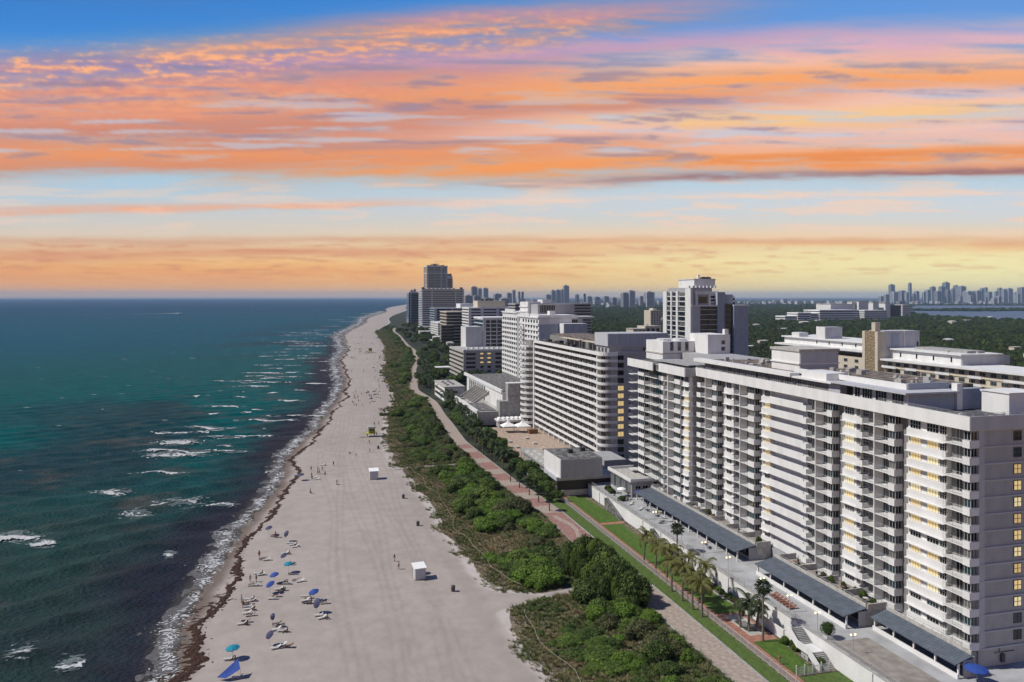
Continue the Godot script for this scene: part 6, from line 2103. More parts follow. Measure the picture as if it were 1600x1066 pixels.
func coconut_palm(called: String, label: String, at: Vector3, h: float, lean: Vector2, seed_: int, group: String, tones: Array, fronds := 17) -> Node3D:
	rng.seed = seed_
	var o := thing(called, label, "palm tree", at, group)
	var tr := Shape.new()
	var top := Vector3(lean.x, h, lean.y)
	var last := Vector3.ZERO
	for i in 6:
		var t := (i + 1) / 6.0
		var p := Vector3(lean.x * t * t, h * t, lean.y * t * t)
		tr.tube(last, p, lerpf(0.24, 0.15, i / 6.0), lerpf(0.24, 0.15, t), 7, false)
		last = p
	part(o, "trunk", tr.mesh(M.bark))
	var key := "frond%d%d" % [int(tones[0].g * 1000), int(h > 6.0)]
	if not cache.has(key):
		cache[key] = [frond(4.0, 2.1, 26, 1.05, tones).mesh(M.leaf), frond(3.8, 2.8, 24, 1.0, tones).mesh(M.leaf), frond(3.3, 1.4, 24, 0.95, tones).mesh(M.leaf)]
	for i in fronds:
		var f := part(o, "frond", cache[key][i % 3], top, TAU * i / fronds * 2.4 + rng.randf() * 0.3)
		f.rotation.z = rng.randf_range(-0.75, 0.15) if i > 3 else rng.randf_range(0.0, 0.5)
		f.rotation_order = EULER_ORDER_YXZ
		var k := rng.randf_range(0.8, 1.08) * (0.75 if h < 5.0 else (1.2 if tones[0].g < 0.06 else 1.0))
		f.scale = Vector3(k, k, k)
	return o


func fan_palm(called: String, label: String, at: Vector3, h: float, size: float, seed_: int, group: String, tones: Array) -> Node3D:
	rng.seed = seed_
	var o := thing(called, label, "palm tree", at, group)
	var tr := Shape.new()
	tr.tube(Vector3.ZERO, Vector3(0, h * 0.5, 0), 0.24, 0.17, 8, false)
	tr.tube(Vector3(0, h * 0.5, 0), Vector3(0.1, h, 0), 0.17, 0.15, 8)
	part(o, "trunk", tr.mesh(M.bark))
	var key := "fan%d" % int(tones[0].g * 1000)
	if not cache.has(key):
		var st := Shape.new()
		st.col = tones[0]
		st.quad(Vector3(0, 0, 0.03), Vector3(0.75, 0.1, 0.02), Vector3(0.75, 0.1, -0.02), Vector3(0, 0, -0.03))
		for i in 9:
			var a := lerpf(-1.9, 1.9, i / 8.0)
			st.col = tones[rng.randi() % tones.size()] * rng.randf_range(0.8, 1.25)
			var tip := Vector3(0.75 + cos(a) * 0.8, 0.1 - 0.18 - 0.12 * absf(a), sin(a) * 0.8)
			var b := Vector3(0.75, 0.1, 0)
			var s := Vector3(-sin(a), 0.02, cos(a)) * 0.09
			var m := b.lerp(tip, 0.55) + Vector3(0, 0.07, 0)
			st.quad(b, m + s, tip, m - s)
		cache[key] = st.mesh(M.leaf)
	for i in 30:
		var f := part(o, "fan_leaf", cache[key], Vector3(0.1, h, 0), i * 2.4)
		f.rotation_order = EULER_ORDER_YXZ
		f.rotation.z = lerpf(1.35, -1.05, pow(i / 30.0, 0.8)) + rng.randf_range(-0.12, 0.12)
		var k := size * rng.randf_range(0.85, 1.1)
		f.scale = Vector3(k, k, k)
	return o


func broad_tree(called: String, label: String, at: Vector3, r: float, h: float, k: int, group: String, kind: String) -> Node3D:
	var key := "tree%s%d" % [kind, k]
	if not cache.has(key):
		var tones: Array = {"dark": DARK, "mid": MID, "bright": BRIGHT, "olive": OLIVE}[kind]
		rng.seed = 800 + k
		var lobes := [[Vector3(0, 0.68, 0), Vector3(0.6, 0.32, 0.6)]]
		for i in 8:
			var a := TAU * (i + rng.randf()) / 8.0
			var q := rng.randf_range(0.28, 0.42)
			lobes.push_back([Vector3(cos(a) * 0.6, rng.randf_range(0.45, 0.75), sin(a) * 0.6), Vector3(q, q * 0.62, q)])
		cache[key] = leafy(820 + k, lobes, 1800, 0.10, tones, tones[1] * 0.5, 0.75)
		var tr := Shape.new()
		tr.tube(Vector3.ZERO, Vector3(0.03, 0.4, 0), 0.07, 0.05, 7, false)
		for i in 4:
			var a := TAU * i / 4.0 + 0.4
			tr.tube(Vector3(0.03, 0.36, 0), Vector3(cos(a) * 0.4, 0.62, sin(a) * 0.4), 0.04, 0.02, 5, false)
		cache[key + "t"] = tr.mesh(M.bark)
	var o := thing(called, label, "tree", at, group, rng.randf() * TAU)
	var c := part(o, "crown", cache[key])
	c.scale = Vector3(r, h, r)
	var t := part(o, "trunk", cache[key + "t"])
	t.scale = Vector3(r, h, r)
	return o


func palms_and_trees():
	var yellowish := [Color(0.105, 0.110, 0.028), Color(0.080, 0.095, 0.026), Color(0.13, 0.115, 0.035)]
	var deep := [Color(0.034, 0.050, 0.020), Color(0.048, 0.062, 0.022), Color(0.026, 0.040, 0.018)]
	var order := ["farthest", "second farthest", "third farthest", "middle", "third nearest", "second nearest", "nearest"]
	var row := [[77.9, -172.2, 6.6], [77.8, -165.6, 6.6], [77.7, -159.6, 6.9], [76.1, -154.0, 6.6], [75.9, -148.6, 7.0], [75.8, -144.0, 6.6], [75.9, -140.2, 6.8]]
	for i in row.size():
		coconut_palm("coconut_palm", "%s yellowish coconut palm in the row along the picket fence" % order[i], Vector3(row[i][0], 0.45, row[i][1]), row[i][2], Vector2(0.5 - 0.15 * i, 0.4), 21 + i, "coconut palms along the fence", yellowish, 19)
	for i in 3:
		coconut_palm("coconut_palm", "%s coconut palm standing on the lawn behind the fence row" % ["far", "middle", "near"][i], Vector3(80.4 + 0.3 * i, 0.45, -163.0 + i * 7.0), 5.9 + 0.4 * i, Vector2(0.4, 0.3), 41 + i, "coconut palms along the fence", yellowish, 17)
	fan_palm("fan_palm", "tall slender fan palm standing by the deck wall above the coconut palms", Vector3(84.4, 0.45, -168.0), 8.8, 1.25, 61, "", deep)
	fan_palm("fan_palm", "tall slender fan palm at the corner of the small near lawn", Vector3(81.3, 0.5, -127.3), 10.0, 1.25, 62, "", deep)
	for i in 5:
		coconut_palm("date_palm", "short dark palm in the clump on the patio beside the tall fan palm", Vector3(80.6 + i * 0.75, 0.45, -133.8 + (i % 2) * 1.6 + i * 0.2), 4.0 + 0.5 * (i % 3), Vector2(0.3 * (i - 2), 0.3), 64 + i, "dark palms on the patio", deep, 13)
	var small := [[67.8, -259.8], [68.4, -250.3], [69.0, -240.6], [69.3, -231.3], [69.7, -221.2]]
	for i in small.size():
		fan_palm("cabbage_palm", "small round headed palm in the paved promenade, %s of the row of five" % ["farthest", "second farthest", "middle", "second nearest", "nearest"][i], Vector3(small[i][0], 0.5, small[i][1]), 4.0, 1.05, 71 + i, "small palms in the promenade paving", deep)
	rng.seed = 400
	var trees := [[75.0, -262.0, 4.4, 6.5, "mid"], [75.6, -254.0, 3.7, 5.3, "dark"], [74.8, -246.0, 3.9, 5.8, "dark"], [74.2, -238.0, 3.4, 5.0, "mid"], [75.2, -231.0, 2.7, 3.6, "dark"], [73.8, -272.0, 3.7, 5.5, "dark"], [73.4, -282.0, 4.1, 6.7, "olive"], [73.0, -292.0, 4.1, 6.7, "dark"], [73.8, -303.0, 4.6, 7.7, "mid"], [72.4, -312.0, 4.4, 7.2, "dark"], [74.0, -322.0, 4.9, 8.4, "bright"], [72.0, -334.0, 4.6, 7.4, "dark"]]
	var spot := ["tree between promenade and white plant box", "tree between promenade and pool terrace"]
	for i in trees.size():
		var q: Array = trees[i]
		broad_tree("round_tree", "%s %s, number %s from the near end" % [{"mid": "mid green", "dark": "dark green", "olive": "grey green", "bright": "fresh green"}[q[4]], spot[0 if q[1] > -265.0 else 1], ["five", "four", "three", "two", "one", "six", "seven", "eight", "nine", "ten", "eleven", "twelve"][i]], Vector3(q[0], 0.4, q[1]), q[2], q[3], i % 3, "bushy trees along the promenade", q[4])
	# palms and trees mixed along the promenade farther down the coast
	var dark_frond := deep
	for i in 60:
		rng.seed = 900 + i
		var z := -270.0 - 8.6 * i - rng.randf_range(0.0, 9.0)
		var x := walk_x(z) + 7.0 + rng.randf_range(0.0, 7.0)
		if z > -352.0:
			x = walk_x(z) + 5.4 + rng.randf_range(0.0, 4.0)
		coconut_palm("promenade_palm", "dark feathery palm among the trees on the inland side of the promenade", Vector3(x, 0.4, z), rng.randf_range(6.0, 9.5), Vector2(rng.randf_range(-0.8, 0.8), rng.randf_range(-0.6, 0.6)), 930 + i, "palms along the promenade", dark_frond, 14)
	for i in 190:
		rng.seed = 1200 + i
		var z := -360.0 - pow(rng.randf(), 1.45) * 1400.0
		var x := walk_x(z) + 7.0 + rng.randf_range(0.0, 22.0 + (-z - 360.0) * 0.06)
		if z > -520.0 and x > 78.0 and z < -355.0 and x < 118.0 or z < -570.0 and z > -670.0 and x > 110.0:
			continue
		var kinds := ["dark", "dark", "mid"]
		var kind: String = kinds[i % 3]
		broad_tree("coastal_tree", "%s tree in the mixed belt between the promenade and the farther blocks" % {"dark": "dark green", "mid": "mid green"}[kind], Vector3(x, 0.3, z), rng.randf_range(3.5, 6.5), rng.randf_range(5.5, 10.0), i % 3, "trees along the promenade", kind)
	# hedge plants at the foot of the deck wall, ball tree on the deck
	rng.seed = 1400
	for i in 12:
		bush("hedge_plant", "bright" if i % 2 else "olive", Vector3(86.0 + rng.randf_range(-0.4, 0.4), 0.4, -141.6 - i * 2.1), rng.randf_range(0.7, 1.1), rng.randf_range(0.6, 1.1), "low yellowish hedge plant at the foot of the deck wall behind the long lawn", "hedge plants along the deck wall")
	for i in 7:
		bush("garden_shrub", "dark" if i % 2 else "mid", Vector3(84.6 + (i % 2) * 0.6 + i * 0.15, 0.4, -125.4 + i * 1.5), rng.randf_range(0.7, 1.2), rng.randf_range(0.8, 1.5), "dark green garden shrub in the bed under the white garden stair", "shrubs under the garden stair")
	var bt := thing("ball_tree", "clipped ball shaped shrub in a white planter at the head of the garden stair", "shrub", Vector3(88.6, 4.0, -118.6))
	var pl := Shape.new()
	pl.box(-0.6, 0.6, 0, 0.7, -0.6, 0.6)
	part(bt, "planter", pl.mesh(M.white_paint))
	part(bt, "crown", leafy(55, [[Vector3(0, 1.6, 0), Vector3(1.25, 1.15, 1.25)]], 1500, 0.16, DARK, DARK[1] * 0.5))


func suburb():
	# the wooded inland quarter: one far mass of crowns
	var crown := leafy(66, [[Vector3(0, 0.5, 0), Vector3(0.62, 0.42, 0.62)], [Vector3(0.45, 0.42, 0.1), Vector3(0.42, 0.34, 0.42)], [Vector3(-0.4, 0.45, 0.25), Vector3(0.44, 0.36, 0.44)], [Vector3(0.05, 0.42, -0.45), Vector3(0.42, 0.34, 0.42)]], 420, 0.16, [Color(1, 1, 1), Color(0.8, 0.85, 0.8), Color(0.65, 0.68, 0.6)], Color(0.4, 0.42, 0.4), 0.8)
	var keep := [Rect2(222, -350, 34, 170), Rect2(210, -460, 48, 56), Rect2(100, -670, 80, 100), Rect2(164, -910, 140, 116), Rect2(174, -1060, 46, 150), Rect2(180, -1290, 86, 180), Rect2(196, -1530, 104, 100), Rect2(210, -1770, 110, 140), Rect2(1108, -1730, 300, 100), Rect2(634, -1420, 32, 46), Rect2(318, -770, 42, 40), Rect2(90, -470, 60, 260)]
	var where: Array[Transform3D] = []
	var tint: Array[Color] = []
	rng.seed = 2024
	var homes := []
	var i := 0
	while where.size() < 41000 and i < 110000:
		i += 1
		var d := exp(lerpf(log(240.0), log(7000.0), rng.randf()))
		var a := deg_to_rad(rng.randf_range(-3.0, 52.0 if d > 1500.0 else 74.0))
		var x := d * sin(a)
		var z := -d * cos(a)
		if x < walk_x(maxf(z, -2100.0)) + 34.0 + maxf(0.0, -z - 1500.0) * 0.12 or x < dune(z) + 40.0:
			continue
		if d > 2080.0 and x > 1500.0 and Geometry2D.is_point_in_polygon(Vector2(x, z), PackedVector2Array([Vector2(1860, -1980), Vector2(1740, -1540), Vector2(4300, -2280), Vector2(5620, -4300), Vector2(4300, -4790), Vector2(2590, -2980), Vector2(2060, -2270)])) and not (x > 2700.0 and x < 3900.0 and z < -2760.0 - (x - 2700.0) * -0.1 and z > -3220.0):
			continue
		var bad := false
		for k in keep:
			if k.has_point(Vector2(x, z)):
				bad = true
				break
		if bad or (z > -560.0 and x < 255.0):
			continue
		if d > 420.0 and d < 2600.0 and homes.size() < 110 and rng.randf() < 0.008:
			homes.push_back(Vector3(x, 0, z))
			continue
		var r := rng.randf_range(4.0, 7.0) * (1.0 if d < 1400.0 else lerpf(1.0, 2.6, clampf((d - 1400.0) / 4000.0, 0.0, 1.0)))
		var h := rng.randf_range(7.0, 12.5)
		where.push_back(Transform3D(Basis(Vector3.UP, rng.randf() * TAU).scaled(Vector3(r, h, r)), Vector3(x, 0.2, z)))
		var c: Color = DARK[rng.randi() % 3]
		tint.push_back(c.lerp(OLIVE[1], rng.randf() * 0.6) * rng.randf_range(0.5, 1.5))
	scatter("inland_woods", crown, where, tint)
	for k in homes.size():
		rng.seed = 5000 + k
		var p: Vector3 = homes[k]
		var far := clampf(p.length() / 1500.0, 0.75, 1.25)
		var w := rng.randf_range(9.0, 17.0) * far
		var dp := rng.randf_range(7.0, 11.0) * far
		var red := k % 9 == 0
		var h := rng.randf_range(9.0, 12.0)
		var o := thing("suburban_house", "small house with a red tiled roof showing above the inland trees" if red else "small house with a pale roof showing above the inland trees", "house", p, "houses among the inland trees")
		bx(o, "wall", "cream" if k % 3 else "white_paint", p.x - w / 2, p.x + w / 2, 0.0, h, p.z - dp / 2, p.z + dp / 2)
		var rf := Shape.new()
		var y1 := h + rng.randf_range(0.4, 1.4)
		var e := 0.6
		rf.quad(Vector3(-w / 2 - e, h, dp / 2 + e), Vector3(w / 2 + e, h, dp / 2 + e), Vector3(w / 2 - 2, y1, 0), Vector3(-w / 2 + 2, y1, 0))
		rf.quad(Vector3(w / 2 + e, h, -dp / 2 - e), Vector3(-w / 2 - e, h, -dp / 2 - e), Vector3(-w / 2 + 2, y1, 0), Vector3(w / 2 - 2, y1, 0))
		rf.tri(Vector3(-w / 2 - e, h, -dp / 2 - e), Vector3(-w / 2 - e, h, dp / 2 + e), Vector3(-w / 2 + 2, y1, 0))
		rf.tri(Vector3(w / 2 + e, h, dp / 2 + e), Vector3(w / 2 + e, h, -dp / 2 - e), Vector3(w / 2 - 2, y1, 0))
		part(o, "roof", rf.mesh(M.tan_tile if red else (M.white_paint if k % 4 else M.pale_stone)))
		for i2 in 2:
			bx(o, "window", "glass_dark", p.x - w * 0.3 + i2 * w * 0.4, p.x - w * 0.1 + i2 * w * 0.4, h - 3.0, h - 1.4, p.z + dp / 2, p.z + dp / 2 + 0.1)


# ---------------------------------------------------------------- people and beach things
func figure(key: String, bones: Array, skin: Color, wear: Color, hair: Color) -> ArrayMesh:
	# bones: [from, to, radius, radius, kind]; kind 0 skin, 1 clothing, 2 hair. Distances to the tapered bones are joined smoothly and meshed.
	var name_ := key + str(skin) + str(wear)
	if cache.has(name_):
		return cache[name_]
	if not cache.has(key):
		var cell := 0.034
		var lo := Vector3.ONE * 1e9
		var hi := -lo
		for b in bones:
			for p in [b[0], b[1]]:
				lo = lo.min(p - Vector3.ONE * 0.2)
				hi = hi.max(p + Vector3.ONE * 0.2)
		var n := Vector3i((hi - lo) / cell) + Vector3i.ONE
		var f := PackedFloat32Array()
		f.resize(n.x * n.y * n.z)
		f.fill(1.0)
		for b in bones:
			var a: Vector3 = b[0]
			var ab: Vector3 = b[1] - a
			var l2 := maxf(ab.length_squared(), 1e-6)
			var reach: float = maxf(b[2], b[3]) + 0.09
			var i0 := Vector3i((a.min(b[1]) - Vector3.ONE * reach - lo) / cell).max(Vector3i.ZERO)
			var i1 := (Vector3i((a.max(b[1]) + Vector3.ONE * reach - lo) / cell) + Vector3i.ONE).min(n - Vector3i.ONE)
			for z in range(i0.z, i1.z + 1):
				for y in range(i0.y, i1.y + 1):
					for x in range(i0.x, i1.x + 1):
						var p := lo + Vector3(x, y, z) * cell
						var t := clampf((p - a).dot(ab) / l2, 0.0, 1.0)
						var d := p.distance_to(a + ab * t) - lerpf(b[2], b[3], t)
						var id := (z * n.y + y) * n.x + x
						var o := f[id]
						var h := maxf(0.05 - absf(o - d), 0.0) / 0.05
						f[id] = minf(o, d) - h * h * 0.0125
		var at := {}
		var v := PackedVector3Array()
		for z in n.z - 1:
			for y in n.y - 1:
				for x in n.x - 1:
					var sum := Vector3.ZERO
					var k := 0
					var base := (z * n.y + y) * n.x + x
					var inside := 0
					for c in 8:
						if f[base + (c & 1) + ((c >> 1) & 1) * n.x + (c >> 2) * n.x * n.y] < 0.0:
							inside += 1
					if inside == 0 or inside == 8:
						continue
					for e in [[0, 1], [2, 3], [4, 5], [6, 7], [0, 2], [1, 3], [4, 6], [5, 7], [0, 4], [1, 5], [2, 6], [3, 7]]:
						var c0: int = e[0]
						var c1: int = e[1]
						var g0 := f[base + (c0 & 1) + ((c0 >> 1) & 1) * n.x + (c0 >> 2) * n.x * n.y]
						var g1 := f[base + (c1 & 1) + ((c1 >> 1) & 1) * n.x + (c1 >> 2) * n.x * n.y]
						if (g0 < 0.0) != (g1 < 0.0):
							var q0 := Vector3(c0 & 1, (c0 >> 1) & 1, c0 >> 2)
							var q1 := Vector3(c1 & 1, (c1 >> 1) & 1, c1 >> 2)
							sum += q0.lerp(q1, g0 / (g0 - g1))
							k += 1
					at[base] = v.size()
					v.push_back(lo + (Vector3(x, y, z) + sum / k) * cell)
		var idx := PackedInt32Array()
		for base in at:
			for ax in 3:
				var step: int = [1, n.x, n.x * n.y][ax]
				var u: int = [n.x, n.x * n.y, 1][ax]
				var w: int = [n.x * n.y, 1, n.x][ax]
				var s0 := f[base] < 0.0
				var s1 := f[base + step] < 0.0
				if s0 == s1 or not at.has(base - u) or not at.has(base - w) or not at.has(base - u - w):
					continue
				var a0: int = at[base]
				var a1: int = at[base - u]
				var a2: int = at[base - u - w]
				var a3: int = at[base - w]
				if s0:
					idx.append_array([a0, a2, a1, a0, a3, a2])
				else:
					idx.append_array([a0, a1, a2, a0, a2, a3])
		var nr := PackedVector3Array()
		nr.resize(v.size())
		for i in range(0, idx.size(), 3):
			var q := (v[idx[i + 2]] - v[idx[i]]).cross(v[idx[i + 1]] - v[idx[i]])
			for k in 3:
				nr[idx[i + k]] += q
		for i in nr.size():
			nr[i] = nr[i].normalized()
		cache[key] = [v, nr, idx]
	var got: Array = cache[key]
	var vs: PackedVector3Array = got[0]
	var col := PackedColorArray()
	for p in vs:
		var best := 1e9
		var c := skin
		for b in bones:
			var ab: Vector3 = b[1] - b[0]
			var t := clampf((p - b[0]).dot(ab) / maxf(ab.length_squared(), 1e-6), 0.0, 1.0)
			var d := p.distance_to(b[0] + ab * t) - lerpf(b[2], b[3], t)
			if d < best:
				best = d
				c = [skin, wear, hair][b[4]]
		col.push_back(c)
	var arr := []
	arr.resize(Mesh.ARRAY_MAX)
	arr[Mesh.ARRAY_VERTEX] = vs
	arr[Mesh.ARRAY_NORMAL] = got[1]
	arr[Mesh.ARRAY_COLOR] = col
	arr[Mesh.ARRAY_INDEX] = got[2]
	var m := ArrayMesh.new()
	m.add_surface_from_arrays(Mesh.PRIMITIVE_TRIANGLES, arr)
	m.surface_set_material(0, M.vertex_cloth)
	cache[name_] = m
	return m


func pose(kind: String) -> Array:
	var V := func(x: float, y: float, z: float) -> Vector3: return Vector3(x, y, z)
	match kind:
		"stand", "walk":
			var s := 0.22 if kind == "walk" else 0.03
			return [[V.call(0, 1.58, 0.01), V.call(0, 1.66, 0.02), 0.085, 0.09, 0], [V.call(0, 1.66, -0.02), V.call(0, 1.72, -0.02), 0.09, 0.08, 2], [V.call(0, 1.62, 0.10), V.call(0, 1.60, 0.115), 0.022, 0.02, 0], [V.call(0, 1.42, 0), V.call(0, 1.56, 0), 0.055, 0.05, 0],
				[V.call(-0.13, 1.38, 0), V.call(0.13, 1.38, 0), 0.085, 0.085, 0], [V.call(0, 1.32, 0.01), V.call(0, 1.08, 0), 0.135, 0.12, 0], [V.call(-0.06, 0.95, 0), V.call(0.06, 0.95, 0), 0.13, 0.13, 1],
				[V.call(-0.09, 0.92, 0), V.call(-0.10, 0.72, s * 0.5), 0.095, 0.085, 1], [V.call(0.09, 0.92, 0), V.call(0.10, 0.72, -s * 0.5), 0.095, 0.085, 1], [V.call(-0.10, 0.74, s * 0.5), V.call(-0.10, 0.48, s), 0.08, 0.055, 0], [V.call(0.10, 0.74, -s * 0.5), V.call(0.10, 0.48, -s * 0.6), 0.08, 0.055, 0],
				[V.call(-0.10, 0.48, s), V.call(-0.10, 0.08, s * 1.1), 0.056, 0.04, 0], [V.call(0.10, 0.48, -s * 0.6), V.call(0.10, 0.08, -s * 1.9), 0.056, 0.04, 0], [V.call(-0.10, 0.045, s), V.call(-0.11, 0.035, s + 0.17), 0.045, 0.035, 0], [V.call(0.10, 0.045, -s * 1.9), V.call(0.11, 0.035, -s * 1.9 + 0.17), 0.045, 0.035, 0],
				[V.call(-0.20, 1.38, 0), V.call(-0.25, 1.10, -s * 0.6), 0.052, 0.042, 0], [V.call(0.20, 1.38, 0), V.call(0.25, 1.10, s * 0.6), 0.052, 0.042, 0], [V.call(-0.25, 1.10, -s * 0.6), V.call(-0.24, 0.85, 0.06 - s * 0.5), 0.042, 0.032, 0], [V.call(0.25, 1.10, s * 0.6), V.call(0.24, 0.85, 0.08 + s * 0.6), 0.042, 0.032, 0],
				[V.call(-0.24, 0.84, 0.06 - s * 0.5), V.call(-0.235, 0.72, 0.08 - s * 0.5), 0.036, 0.024, 0], [V.call(0.24, 0.84, 0.08 + s * 0.6), V.call(0.235, 0.72, 0.10 + s * 0.6), 0.036, 0.024, 0]]
		"sit":   # on the ground or a low seat, knees drawn up, facing +Z
			return [[V.call(0, 0.80, -0.20), V.call(0, 0.87, -0.19), 0.085, 0.09, 0], [V.call(0, 0.87, -0.23), V.call(0, 0.93, -0.22), 0.09, 0.08, 2], [V.call(0, 0.62, -0.22), V.call(0, 0.76, -0.21), 0.055, 0.05, 0], [V.call(-0.13, 0.58, -0.22), V.call(0.13, 0.58, -0.22), 0.085, 0.085, 0], [V.call(0, 0.52, -0.2), V.call(0, 0.28, -0.1), 0.135, 0.125, 0], [V.call(-0.06, 0.14, -0.02), V.call(0.06, 0.14, -0.02), 0.135, 0.135, 1],
				[V.call(-0.1, 0.15, 0.05), V.call(-0.13, 0.42, 0.34), 0.095, 0.065, 0], [V.call(0.1, 0.15, 0.05), V.call(0.13, 0.42, 0.34), 0.095, 0.065, 0], [V.call(-0.13, 0.42, 0.34), V.call(-0.13, 0.08, 0.58), 0.06, 0.04, 0], [V.call(0.13, 0.42, 0.34), V.call(0.13, 0.08, 0.58), 0.06, 0.04, 0], [V.call(-0.13, 0.045, 0.58), V.call(-0.13, 0.04, 0.74), 0.045, 0.035, 0], [V.call(0.13, 0.045, 0.58), V.call(0.13, 0.04, 0.74), 0.045, 0.035, 0],
				[V.call(-0.2, 0.58, -0.2), V.call(-0.27, 0.36, -0.02), 0.052, 0.042, 0], [V.call(0.2, 0.58, -0.2), V.call(0.27, 0.36, -0.02), 0.052, 0.042, 0], [V.call(-0.27, 0.36, -0.02), V.call(-0.17, 0.42, 0.24), 0.042, 0.03, 0], [V.call(0.27, 0.36, -0.02), V.call(0.17, 0.42, 0.24), 0.042, 0.03, 0]]
		_:   # lying on the back on a lounger, head towards -Z
			return [[V.call(0, 0.62, -0.86), V.call(0, 0.66, -0.93), 0.085, 0.09, 0], [V.call(0, 0.64, -0.96), V.call(0, 0.62, -1.0), 0.085, 0.075, 2], [V.call(0, 0.55, -0.72), V.call(0, 0.6, -0.82), 0.055, 0.05, 0], [V.call(-0.13, 0.52, -0.68), V.call(0.13, 0.52, -0.68), 0.085, 0.085, 0], [V.call(0, 0.48, -0.6), V.call(0, 0.36, -0.35), 0.125, 0.115, 0], [V.call(-0.06, 0.36, -0.2), V.call(0.06, 0.36, -0.2), 0.12, 0.12, 1],
				[V.call(-0.09, 0.36, -0.16), V.call(-0.11, 0.42, 0.26), 0.09, 0.06, 0], [V.call(0.09, 0.36, -0.16), V.call(0.11, 0.38, 0.26), 0.09, 0.06, 0], [V.call(-0.11, 0.42, 0.26), V.call(-0.11, 0.34, 0.68), 0.056, 0.04, 0], [V.call(0.11, 0.38, 0.26), V.call(0.11, 0.34, 0.68), 0.056, 0.04, 0], [V.call(-0.11, 0.36, 0.7), V.call(-0.12, 0.48, 0.74), 0.04, 0.03, 0], [V.call(0.11, 0.36, 0.7), V.call(0.12, 0.48, 0.74), 0.04, 0.03, 0],
				[V.call(-0.2, 0.52, -0.66), V.call(-0.27, 0.4, -0.42), 0.05, 0.04, 0], [V.call(0.2, 0.52, -0.66), V.call(0.27, 0.4, -0.42), 0.05, 0.04, 0], [V.call(-0.27, 0.4, -0.42), V.call(-0.24, 0.38, -0.18), 0.04, 0.028, 0], [V.call(0.27, 0.4, -0.42), V.call(0.24, 0.38, -0.18), 0.04, 0.028, 0]]


var SKIN := [Color(0.36, 0.20, 0.13), Color(0.22, 0.11, 0.065), Color(0.45, 0.28, 0.20), Color(0.09, 0.045, 0.03)]
var WEAR := [Color(0.02, 0.025, 0.06), Color(0.25, 0.03, 0.03), Color(0.5, 0.5, 0.48), Color(0.02, 0.02, 0.02), Color(0.05, 0.18, 0.2)]


func person(label: String, kind: String, at: Vector3, turn: float, k: int, group := "") -> MeshInstance3D:
	var o := MeshInstance3D.new()
	o.name = "person"
	o.mesh = figure(kind, pose(kind), SKIN[k % 4], WEAR[k % 5], Color(0.03, 0.02, 0.015))
	o.position = at
	o.rotation.y = turn
	add_child(o, true)
	tag(o, label, "person", group)
	return o


func parasol(label: String, m: String, at: Vector3, r: float, h: float, tilt: Vector2, group := "") -> Node3D:
	var o := thing("beach_umbrella", label, "umbrella", at, group)
	var st := Shape.new()
	var rot := Basis(Vector3(0, 0, 1), tilt.x) * Basis(Vector3(1, 0, 0), tilt.y)
	var hub := Vector3(0, h, 0)
	for i in 8:
		var u := TAU * i / 8.0
		var v := TAU * (i + 1) / 8.0
		var p := func(a: float, rr: float, y: float) -> Vector3: return hub + rot * Vector3(cos(a) * rr, y, sin(a) * rr)
		st.tri(p.call(u, 0.0, 0.42), p.call(v, r * 0.55, 0.26), p.call(u, r * 0.55, 0.26))
		st.quad(p.call(u, r * 0.55, 0.26), p.call(v, r * 0.55, 0.26), p.call(v, r, -0.04), p.call(u, r, -0.04))
		st.quad(p.call(u, r, -0.04), p.call(v, r, -0.04), p.call(v, r, -0.16), p.call(u, r, -0.16))
	part(o, "canopy", st.mesh(M[m]))
	var pl := Shape.new()
	pl.tube(Vector3.ZERO, hub, 0.03, 0.025, 6)
	pl.tube(hub, hub + rot * Vector3(0, 0.46, 0), 0.025, 0.015, 6)
	part(o, "pole", pl.mesh(M.rail_metal))
	return o


func lounger_proto(m: String) -> Node3D:
	var key := "lounger" + m
	if not cache.has(key):
		var f := Shape.new()
		for i in 6:
			f.box(-0.32, 0.32, 0.28, 0.33, -0.28 + i * 0.2, -0.12 + i * 0.2)
		var bk := Shape.new()
		for i in 4:
			var y := 0.31 + i * 0.10
			var z := -0.34 - i * 0.15
			bk.quad(Vector3(-0.32, y, z), Vector3(0.32, y, z), Vector3(0.32, y + 0.085, z - 0.13), Vector3(-0.32, y + 0.085, z - 0.13))
			bk.quad(Vector3(-0.32, y - 0.04, z), Vector3(-0.32, y + 0.045, z - 0.13), Vector3(0.32, y + 0.045, z - 0.13), Vector3(0.32, y - 0.04, z))
		var lg := Shape.new()
		lg.box(-0.03, 0.03, 0, 0.28, -0.03, 0.03)
		cache[key] = [f.mesh(M[m]), bk.mesh(M[m]), lg.mesh(M[m])]
	return null


func lounger(label: String, at: Vector3, turn: float, m := "resin", group := "sun loungers on the sand") -> Node3D:
	lounger_proto(m)
	var o := thing("sun_lounger", label, "sun lounger", at, group, turn)
	var g: Array = cache["lounger" + m]
	part(o, "seat", g[0])
	part(o, "backrest", g[1])
	for q in [[-0.27, -0.3], [0.27, -0.3], [-0.27, 0.78], [0.27, 0.78]]:
		part(o, "leg", g[2], Vector3(q[0], 0, q[1]))
	return o


